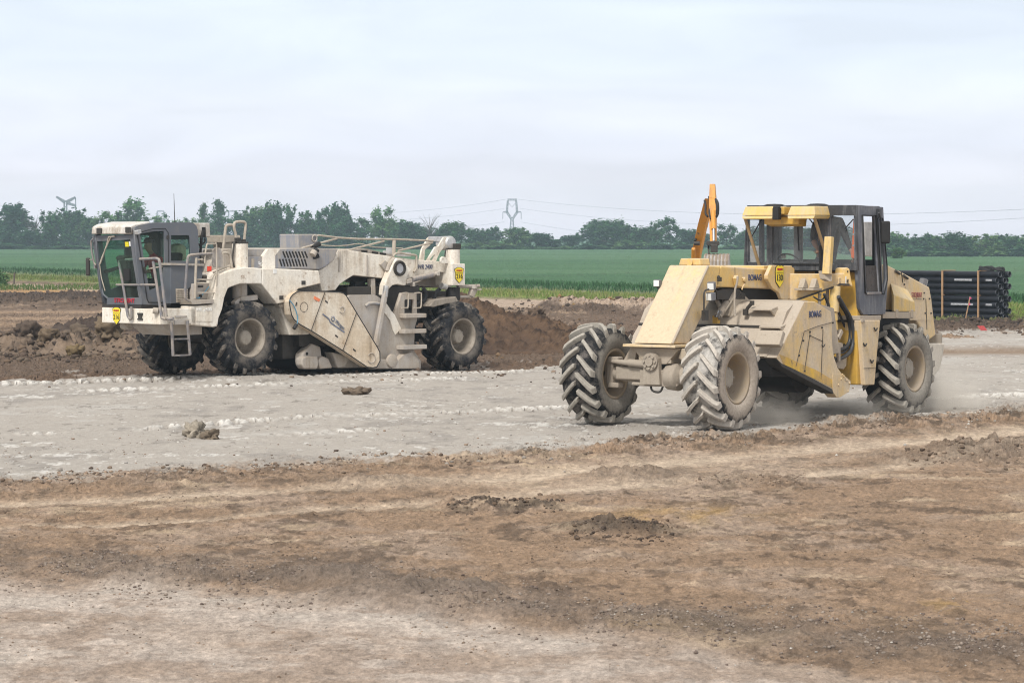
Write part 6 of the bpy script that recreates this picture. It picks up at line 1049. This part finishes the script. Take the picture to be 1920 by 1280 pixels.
b.build('hinge', M_bd, bo, .005)
eh = T(.92, (1661, 495), (1691, 510), (1743, 538), (1747, 560), (1755, 628), (1744, 636), (1736, 632), (1718, 600), (1661, 600)); b = MB(); b.prism(eh, -.92, .92); b.build('engine_hood', M_bp, bo, .025)
b = MB(); p = B.v(.923, (1698, 526), (1731, 546)); b.prism(T(.925, (1696, 524), (1731, 543), (1740, 555), (1746, 600), (1706, 600), (1700, 560)), .92, .927); b.build('hood_side_panel', M_bp, bo); b = MB(); b.bar(*B.v(.93, (1690, 510), (1693, 530)), .012, .01); b.bar(*B.v(.932, (1736, 560), (1738, 618)), .010, .008)
for p in ((1683, 510.5), (1698, 519)): b.tube(smoothpath(B.v(.94, (p[0]-4, p[1]-3), (p[0], p[1]), (p[0]+4, p[1]+3)), 2), .022)
for p in ((1732, 549), (1731, 560), (1734, 587), (1745, 587), (1695, 533), (1742, 560)): c = B.v(.925, p); b.cyl(c, (c[0], c[1]+.02, c[2]), .016, n=6)
b.build('hood_latch', M_dg, bo)
text('STROJRENT', B.v(.93, (1719, 554)), (-1, 0, -.02), (0, 0, 1), .09, M_rdf, bo, w=.40); MB().bar(*B.v(.93, (1711, 559.5), (1728, 560)), .012, .004).build('underline', M_navy, bo)
c = B.v(.7, (1731, 529)); lamp((c[0], c[1], c[2]), (0, .3, 2.6), bo, s=1.05)
b = MB(); b.prism(T(.9, (1739, 643), (1772, 643.5), (1769, 665), (1763, 692), (1752, 705), (1738, 706)), -.9, .9); b.build('rear_counterweight', paint('pale_counterweight', (.60, .55, .47), (.48, .43, .37), .5, .1, .7, 1.5), bo, .025, 3); b = MB(); c = B.v(.75, (1754, 643)); b.cyl(c, (c[0], c[1], c[2]+.17), .12, n=20); b.build('rear_cap', M_axle, bo, .01)
# ---- cab
cN = 1.30; uF = B.v(cN, (1605, 440))[0]; vL = B.u(uF, (1398, 440))[1]
FU = lambda *p: [(a[1], a[2]) for a in B.u(uF, *p)]
front = lambda x, y, z: Vector((uF-.03+z, x, y))
def rr(x0, y0, x1, y1, r=5): return [(x0+r, y0), (x1-r, y0), (x1-r*.3, y0+r*.3), (x1, y0+r), (x1, y1-r), (x1-r*.3, y1-r*.3), (x1-r, y1), (x0+r, y1), (x0+r*.3, y1-r*.3), (x0, y1-r), (x0, y0+r), (x0+r*.3, y0+r*.3)]
w1, w2, w3 = FU(*rr(1401.5, 404, 1437.5, 491.5, 4)), FU(*rr(1449, 405, 1535, 493)), FU(*rr(1558, 404, 1603.5, 495, 4))
cab = holed('cab', FU((1401, 385), (1605, 384.5), (1606, 440), (1608, 507), (1394, 506), (1397, 440)), [w1, w2, w3], front, .06, M_bc, bo)
for w_, nm in ((w1, 'cab_pane'), (w2, 'windscreen'), (w3, 'cab_pane')): holed(nm, w_, [], lambda x, y, z: Vector((uF-.03+z, x, y)), .008, M_gB, cab)
so = T(cN, (1606.5, 384.5), (1656, 388.5), (1657.5, 415), (1664, 496), (1665, 519), (1660, 588.5), (1619, 590), (1612, 576.6), (1608, 506.5)); d1 = T(cN, (1619, 405), (1640.6, 406), (1648.7, 547), (1624.5, 547)); d2 = T(cN, (1648.5, 409), (1655, 411), (1662, 500), (1662.5, 523), (1657, 551), (1654.5, 531))
holed('door_side', so, [d1, d2], near(cN-.03), .06, M_bcl, cab)
b = MB(); b.prism(T(cN, (1623, 498), (1645.5, 498), (1648.7, 547), (1624.5, 547)), cN-.034, cN-.026); b.build('door_glass', glass('smoked_glass', (.45, .40, .38), .3, (.22, .2, .19), .9), cab); b = MB(); b.prism(d2, cN-.034, cN-.026); b.build('quarter_glass', M_gB, cab)
b = MB(); q = B.v(cN+.01, (1617, 403), (1642.5, 404), (1651, 549), (1622.5, 550)); b.tube(q, .014, 6, closed=True); q = B.v(cN+.01, (1646, 409), (1650, 406.5), (1655.5, 410), (1663.5, 498), (1664, 525), (1658, 552), (1653.5, 550)); b.tube(q, .010, 6, closed=True); b.build('door_seal', M_dk, cab); b = MB(); b.bar(*B.v(cN+.02, (1626, 550), (1651, 549)), .04, .03); b.build('door_sill', M_rail, cab)
b = MB(); b.box(-5.05, uF-.06, vL+.01, cN-.06, 3.40, 3.53); b.build('roof', M_bc, cab, .02); b = MB(); b.prism([p for p in T(vL, (1, 1), (2, 2), (3, 3))][:0] or [(uF, 2.5), (uF, 3.45), (uF-.07, 3.45), (uF-.07, 2.5)], vL, vL+.05); b.box(-5.1, -5.02, vL, vL+.12, 2.45, 3.45); b.box(-5.1, -5.02, cN-.2, cN-.06, 1.8, 3.45); b.box(-5.1, -5.02, vL, cN-.06, 1.8, 2.62); b.box(-5.1, -5.02, vL+.85, vL+.95, 2.6, 3.45); b.box(-5.02, uF-.06, vL, vL+.05, 1.8, 2.55); b.box(-5.02, uF-.06, vL, vL+.05, 3.3, 3.45); b.box(-4.62, -4.52, vL, vL+.05, 2.5, 3.4); b.build('rear_frame', M_bc, cab)
b = MB(); p_ = B.u(-4.95, (1489, 440), (1505, 440)); b.box(-4.98, -4.92, p_[0][1], p_[1][1], 2.55, 3.4); b.build('cab_post', M_fr, cab, .02); b = MB(); p_ = B.u(-4.9, (1405, 470), (1432, 490)); b.box(-4.95, -4.8, p_[0][1], p_[1][1], 2.55, 2.85); b.build('fuse_box', M_fr, cab, .02); b = MB(); b.prism(T(.5, (1622, 416), (1640, 416), (1644, 482), (1624, 480)), .46, .5); b.build('cab_lining', M_fr, cab, .01); b = MB(); b.box(-5.0, uF-.06, vL+.05, cN-.06, 2.42, 2.49); b.box(-4.6, uF-.07, -.45, .35, 2.49, 2.58); b.build('cab_floor', M_dg, cab)
b = MB(); cc = B.u(uF-.22, (1479, 487)); rt_ = .2; b.tube([(cc[0]+.10*math.sin(a), cc[1]+rt_*math.cos(a), cc[2]-.02+.12*math.sin(a)) for a in np.linspace(0, 6.28, 28)[:-1]], .014, 6, closed=True); b.tube([(cc[0], cc[1]-.2, cc[2]-.02), cc, (cc[0], cc[1]+.2, cc[2]-.02)], .012, 6); b.tube([cc, (cc[0]+.1, cc[1], cc[2]-.3)], .03, 8); b.build('steering_wheel', M_dk, cab); b = MB(); b.ob(B.u(uF-.16, (1469, 480)), (.03, .09, .09)); b.build('gauge', M_railb, cab, .02)
for x0, x1, x2 in ((1388, 1450, 0), (1473, 1529, 1)):
    a_ = B.u(uF+.52, (x0+3, 403), (x1-1 if x2 else x1, 403)); v0, v1 = a_[0][1], a_[1][1]; b = MB(); zl = 3.33
    for (du0, dv0, z0, du1, dv1, z1) in ((.02, .02, zl-.02, 0, 0, zl+.03), (0, .0, zl+.036, -.05, -.04, zl+.19)):
        P = []
        for du, dv, z in ((du0, -dv0, z0), (du1, dv1, z1)): P += [(uF-.02, v0-dv, z), (uF+.52+du, v0-dv, z), (uF+.52+du, v1+dv, z), (uF-.02, v1+dv, z)]
        b.hexa(P)
    o = b.build('sun_visor', M_by2, cab, .012); b = MB(); b.lathe([(0, .20), (.02, .20), (.045, .12), (.05, 0)], n=24); vm = (v0+v1)/2; b.V = [(uF-.05+v[0], vm+v[2], zl+.19+v[1]) for v in b.V]; b.build('roof_fan', M_dk, cab)
b = MB(); a_ = B.u(uF+.15, (1441, 412), (1506, 414)); b.prism([(uF+.0, 3.36), (uF+.3, 3.34), (uF+.3, 3.22), (uF+.05, 3.18)], a_[0][1], a_[1][1]); b.ob(B.u(uF+.3, (1469, 395)), (.3, .2, .12)); b.build('visor_bracket', M_bf, cab, .01)
b = MB(); c = B.u(uF+.5, (1456.5, 401)); b.ob(c, (.12, .115, .20)); b.ob((c[0], c[1], c[2]+.11), (.05, .14, .03)); b.build('beacon_lamp', M_dk, cab, .015)
for p_, q_ in (((1396, 406), (1424, 499)), ((1526.5, 407), (1549, 478))): MB().tube([B.u(uF+.45, p_), B.u(uF+.06, q_)], .028, 8).build('visor_strut', M_strut, cab)
for p_, q_ in (((1405, 452), (1428, 411)), ((1495, 412), (1498, 470)), ((1513, 405), (1527, 422)), ((1584, 429), (1600, 411))): MB().bar(*B.u(uF+.01, p_, q_), .018, .015).build('wiper', M_dk, cab)
b = MB(); b.bar(*B.u(uF+.01, (1450, 494.5), (1535, 495.5)), .03, .02); b.build('window_trim', M_dk, cab); b = MB(); b.tube(B.u(uF+.05, (1538.5, 460), (1537, 508)), .022, 8); b.build('wiper_motor_rod', M_dk, cab)
b = MB(); c = B.v(cN+.16, (1660, 435.5)); b.ob(c, (.10, .16, .38), (0, 0, .6)); b.build('side_mirror', M_dk, cab, .03, 3); b = MB(); b.tube(smoothpath(B.v(cN+.08, (1648, 399), (1651, 408), (1654, 420), (1657, 425)), 3), .018); b.ob(B.v(cN+.04, (1648.5, 399)), (.07, .06, .14)); b.build('mirror_arm', M_bc, cab, .006)
b = MB(); P = [B.u(uF-.12, p) for p in ((1600, 409), (1604, 409), (1604, 486), (1595, 483))]; b.add(P+[(x-.04, y, z) for x, y, z in P], [[0, 1, 2, 3], [7, 6, 5, 4], [0, 4, 5, 1], [1, 5, 6, 2], [2, 6, 7, 3], [3, 7, 4, 0]]); o = b.build('hanging_safety_vest', M_orv, None, .01); o.location = tuple(B.O); o.rotation_euler = (0, 0, B.rz); tag(o, 'orange safety vest hanging in the right pane of the dark cab', 'safety vest'); b = MB()
for y in (438, 459): P = [B.u(uF-.115, p) for p in ((1598.5, y), (1604, y), (1604, y+2.5), (1598.2, y+2.5))]; b.add(P, [[0, 1, 2, 3]])
b.build('reflective_stripe', M_sil, o)
for p in ((1443, 440),): MB().bar(*B.u(uF+.008, (1443, 402), (1443, 503)), .11, .02).build('cab_pillar', M_bc, cab, .005)
# standing driver of the yellow machine, leaning towards the near side
def Q(px, py, du=-.30): return B.u(uF+du, (px, py))
def j(px, py, r, m, du=-.30): return (*Q(px, py, du), r, m)
J = dict(pelvis=(*Q(1545, 497)[:2], 2.62, (.17, .14), 4), belly=j(1554, 468, (.20, .13), 3), chest=j(1555, 436, (.25, .14), 3), neckb=j(1544, 409, (.09, .09), 3), neck=j(1541, 401, .055, 0), jaw=j(1539, 395, (.065, .08), 0, -.26), head=j(1537, 388.5, (.085, .10), 0, -.24), crown=j(1537, 383, (.06, .07), 1, -.25), nose=j(1536.5, 391, .012, 0, -.13),
    shr=j(1530, 416, .085, 3), elr=j(1525, 448, .062, 3, -.2), fr=j(1528, 458, .048, 0, -.14), wrr=j(1533, 466, .036, 0, -.1), shl=j(1576, 416, .095, 3), ell=j(1586, 446, .062, 3), fl=j(1593, 462, .048, 3, -.25), wrl=j(1598, 474, .036, 0, -.2), hipr=(*Q(1535, 497)[:2], 2.56, .11, 4), hipl=(*Q(1556, 497)[:2], 2.56, .11, 4), knr=(*Q(1535, 505, -.2)[:2], 2.44, .085, 4), knl=(*Q(1556, 505, -.2)[:2], 2.44, .085, 4), anr=(*Q(1535, 505, -.3)[:2], 2.10, .055, 4), anl=(*Q(1556, 505, -.3)[:2], 2.10, .055, 4), ftr=(*Q(1535, 505, -.16)[:2], 2.05, .05, 5), ftl=(*Q(1556, 505, -.16)[:2], 2.05, .05, 5))
B_ = [('pelvis', 'belly'), ('belly', 'chest'), ('chest', 'neckb'), ('neckb', 'neck'), ('neck', 'jaw'), ('jaw', 'head'), ('head', 'crown'), ('head', 'nose'), ('chest', 'shr'), ('shr', 'elr'), ('elr', 'fr'), ('fr', 'wrr'), ('chest', 'shl'), ('shl', 'ell'), ('ell', 'fl'), ('fl', 'wrl'), ('pelvis', 'hipr'), ('pelvis', 'hipl'), ('hipr', 'knr'), ('hipl', 'knl'), ('knr', 'anr'), ('knl', 'anl'), ('anr', 'ftr'), ('anl', 'ftl')]
hand(J, B_, 'wrr', (.5, .3, -.4), (0, 1, .3), 'R'); hand(J, B_, 'wrl', (.2, .3, -.8), (1, 0, 0), 'L')
person(J, B_, 'driver in a dark grey jacket standing in the dark cab of the yellow machine', B)

# ---------------------------------------------------------------- excavator behind the yellow machine
E_ = Frame(4.55, 63.5, .16)
ex = empty('excavator', tuple(E_.O), E_.rz); tag(ex, 'orange excavator with raised arm and ribbed bucket, mostly hidden behind the yellow machine', 'excavator')
M_ox = paint('orange_arm_paint', (.64, .26, .012), (.33, .22, .13), .22, .1, .5, 2, worn=(.16, .10, .06)); M_dgr = paint('rusty_rib', (.22, .17, .12), (.30, .25, .2), .3, .1, .8, 7); M_bk = paint('worn_bucket_steel', (.40, .38, .37), (.26, .2, .16), .4, .1, .6, 6, streak=.8)
def X_(u, *p): return E_.u(u, *p) if len(p) > 1 else E_.u(u, p[0])
b = MB(); q = [X_(.6, (1303, 500)), X_(1.0, (1305, 470)), X_(1.6, (1316, 420)), X_(2.2, (1329, 372))]; w = .19
for i in range(3):
    a_, c_ = q[i], q[i+1]; d0, d1 = (.36, .44, .42, .2)[i], (.36, .44, .42, .2)[i+1]
    b.hexa([(a_[0], a_[1]-w/2, a_[2]), (a_[0]-d0, a_[1]-w/2, a_[2]-.1), (a_[0]-d0, a_[1]+w/2, a_[2]-.1), (a_[0], a_[1]+w/2, a_[2]), (c_[0], c_[1]-w/2, c_[2]), (c_[0]-d1, c_[1]-w/2, c_[2]-.06), (c_[0]-d1, c_[1]+w/2, c_[2]-.06), (c_[0], c_[1]+w/2, c_[2])])
b.hexa([(-.3, q[0][1]-w/2, 1.3), (-.7, q[0][1]-w/2, 1.3), (-.7, q[0][1]+w/2, 1.3), (-.3, q[0][1]+w/2, 1.3), (q[0][0], q[0][1]-w/2, q[0][2]), (q[0][0]-.4, q[0][1]-w/2, q[0][2]-.1), (q[0][0]-.4, q[0][1]+w/2, q[0][2]-.1), (q[0][0], q[0][1]+w/2, q[0][2])]); b.build('boom', M_ox, ex, .012)
b = MB(); s_ = [X_(2.35, (1335.5, 345)), X_(2.5, (1335.5, 372)), X_(2.8, (1336, 410)), X_(3.2, (1337, 452))]; ww = (.12, .15, .16, .14); dd = (.14, .3, .26, .18)
for i in range(3): a_, c_ = s_[i], s_[i+1]; b.hexa([(a_[0]-dd[i], a_[1]-ww[i]/2, a_[2]), (a_[0], a_[1]-ww[i]/2, a_[2]), (a_[0], a_[1]+ww[i]/2, a_[2]), (a_[0]-dd[i], a_[1]+ww[i]/2, a_[2]), (c_[0]-dd[i+1], c_[1]-ww[i+1]/2, c_[2]), (c_[0], c_[1]-ww[i+1]/2, c_[2]), (c_[0], c_[1]+ww[i+1]/2, c_[2]), (c_[0]-dd[i+1], c_[1]+ww[i+1]/2, c_[2])])
b.build('dipper_arm', M_ox, ex, .01)
b = MB(); b.tube([X_(2.95, (1337, 396)), X_(3.2, (1338, 430))], .055, 10); b.build('bucket_cylinder', M_ox, ex); b = MB(); b.tube([X_(3.2, (1338, 428)), X_(3.3, (1338.5, 452))], .03, 8); b.build('piston_rod', M_rod, ex)
b = MB(); b.ob(X_(3.25, (1337, 456)), (.2, .28, .1)); b.ob(X_(3.3, (1339, 466)), (.12, .16, .18)); b.tube([X_(3.25, (1329, 457)), X_(3.25, (1347, 457))], .05, 10); b.bar(X_(3.2, (1328, 456)), X_(3.3, (1329, 476)), .04, .04); b.build('linkage', M_dg, ex, .01); MB().tube([X_(1.3, (1301, 456)), X_(1.3, (1312, 456))], .05, 10).build('boom_pin', M_dg, ex)
b = MB(); b.tube(smoothpath([X_(2.3, (1321, 376)), X_(2.4, (1323, 385)), X_(2.5, (1323, 400)), X_(2.6, (1327, 406))], 4), .025); b.tube(smoothpath([X_(2.7, (1342, 374)), X_(2.9, (1346, 382)), X_(2.9, (1346, 400)), X_(2.9, (1342, 408))], 4), .03); b.tube(smoothpath([X_(2.7, (1342, 377)), X_(2.9, (1344, 388)), X_(2.9, (1343.5, 402))], 4), .02); b.tube(smoothpath([X_(2.2, (1329, 369)), X_(2.5, (1331, 380)), X_(2.7, (1330, 398)), X_(2.9, (1332, 410))], 4), .02); b.tube(smoothpath([X_(1.3, (1303, 452)), X_(1.2, (1307, 440)), X_(1.4, (1310, 436))], 4), .03); b.build('hydraulic_hose', M_blk, ex)
b = MB(); b.tube([X_(1.0, (1300, 484)), X_(1.2, (1300.5, 466))], .05, 10); b.build('boom_cylinder', M_ox, ex)
b = MB(); c0, c1 = X_(3.3, (1320, 476)), X_(3.3, (1367, 476)); v0, v1 = min(c0[1], c1[1]), max(c0[1], c1[1]); zt_ = c0[2]; prof = [(3.1, zt_), (3.34, zt_-.02), (3.46, zt_-.16), (3.48, zt_-.34), (3.36, zt_-.5), (3.1, zt_-.62), (2.75, zt_-.60), (2.8, zt_-.3)]; b.prism(prof, v0, v1); bk = b.build('bucket', M_bk, ex, .01); b = MB()
for k in range(7): vm = v0+(v1-v0)*(k+.5)/7; b.prism([(x+.022, z+(.01 if i < 2 else 0)) for i, (x, z) in enumerate(prof[:6])]+[(3.1, zt_-.3)], vm-.018, vm+.018)
b.build('bucket_rib', M_dgr, bk)
b = MB(); b.box(-2.2, .2, -1.0, 1.0, 1.0, 1.9); b.box(-2.6, -1.9, -1.0, 1.0, .95, 2.0); b.build('house', M_ox, ex, .08); b = MB(); b.cyl((-.9, 0, .6), (-.9, 0, 1.0), .5); b.box(-1.9, .2, -.5, .5, .35, .7); b.build('undercarriage', M_dg, ex, .02)
for v0, v1 in ((-1.05, -.6), (.6, 1.05)): b = MB(); b.prism(arc((.5, .38), .36, -90, 90, 8)+arc((-2.2, .38), .36, 90, 270, 8), v0, v1); b.build('crawler_track', M_dk, ex, .02)

# ---------------------------------------------------------------- haze
def haze():
    b = MB(); b.box(-420, 420, -70, 1290, -6, 27); g = NG('haze'); v = g.n('ShaderNodeVolumePrincipled'); v.inputs['Color'].default_value = (.66, .84, 1.0, 1); v.inputs['Density'].default_value = HAZE; v.inputs['Anisotropy'].default_value = .1
    g.l(v.outputs[0], g.out.inputs['Volume']); o = b.build('haze', g.m); tag(o, 'thin pale haze in the air over the fields', kind='stuff')
HAZE = .00034
haze()
def dust(px, py, size, dens, label):
    x, y = G(px, py); b = MB(); b.V = [tuple(np.array(v)*np.array(size)) for v in IC3_V]; b.Fc = [list(f) for f in IC3_F]; b.M = [0]*len(b.Fc); b.S = [True]*len(b.Fc); g = NG('dust'); v = g.n('ShaderNodeVolumePrincipled'); v.inputs['Color'].default_value = (.80, .76, .70, 1)
    vm = g.n('ShaderNodeVectorMath', operation='DIVIDE'); g.l(g.tc.outputs['Object'], vm.inputs[0]); vm.inputs[1].default_value = size; ln = g.n('ShaderNodeVectorMath', operation='LENGTH'); g.l(vm.outputs[0], ln.inputs[0])
    g.l(g.ma('MULTIPLY', g.ma('MULTIPLY', g.mr(ln.outputs['Value'], 1, .2, 0, 1, True), g.mr(g.noise(2.2, 4, .6), .35, .65, .15, 1)), dens), v.inputs['Density']); g.l(v.outputs[0], g.out.inputs['Volume'])
    o = b.build('dust_cloud', g.m, recalc=False); o.location = (x, y, .05); tag(o, label, kind='stuff')
dust(1425, 795, (1.0, .8, .65), 2.0, 'pale dust whirled up behind the front wheel of the yellow machine'); dust(1745, 765, (1.25, 1.0, .9), 2.6, 'pale dust whirled up behind the rear wheel of the yellow machine'); dust(1560, 780, (2.2, .8, .45), .5, 'thin dust trailing along the ground beside the yellow machine')
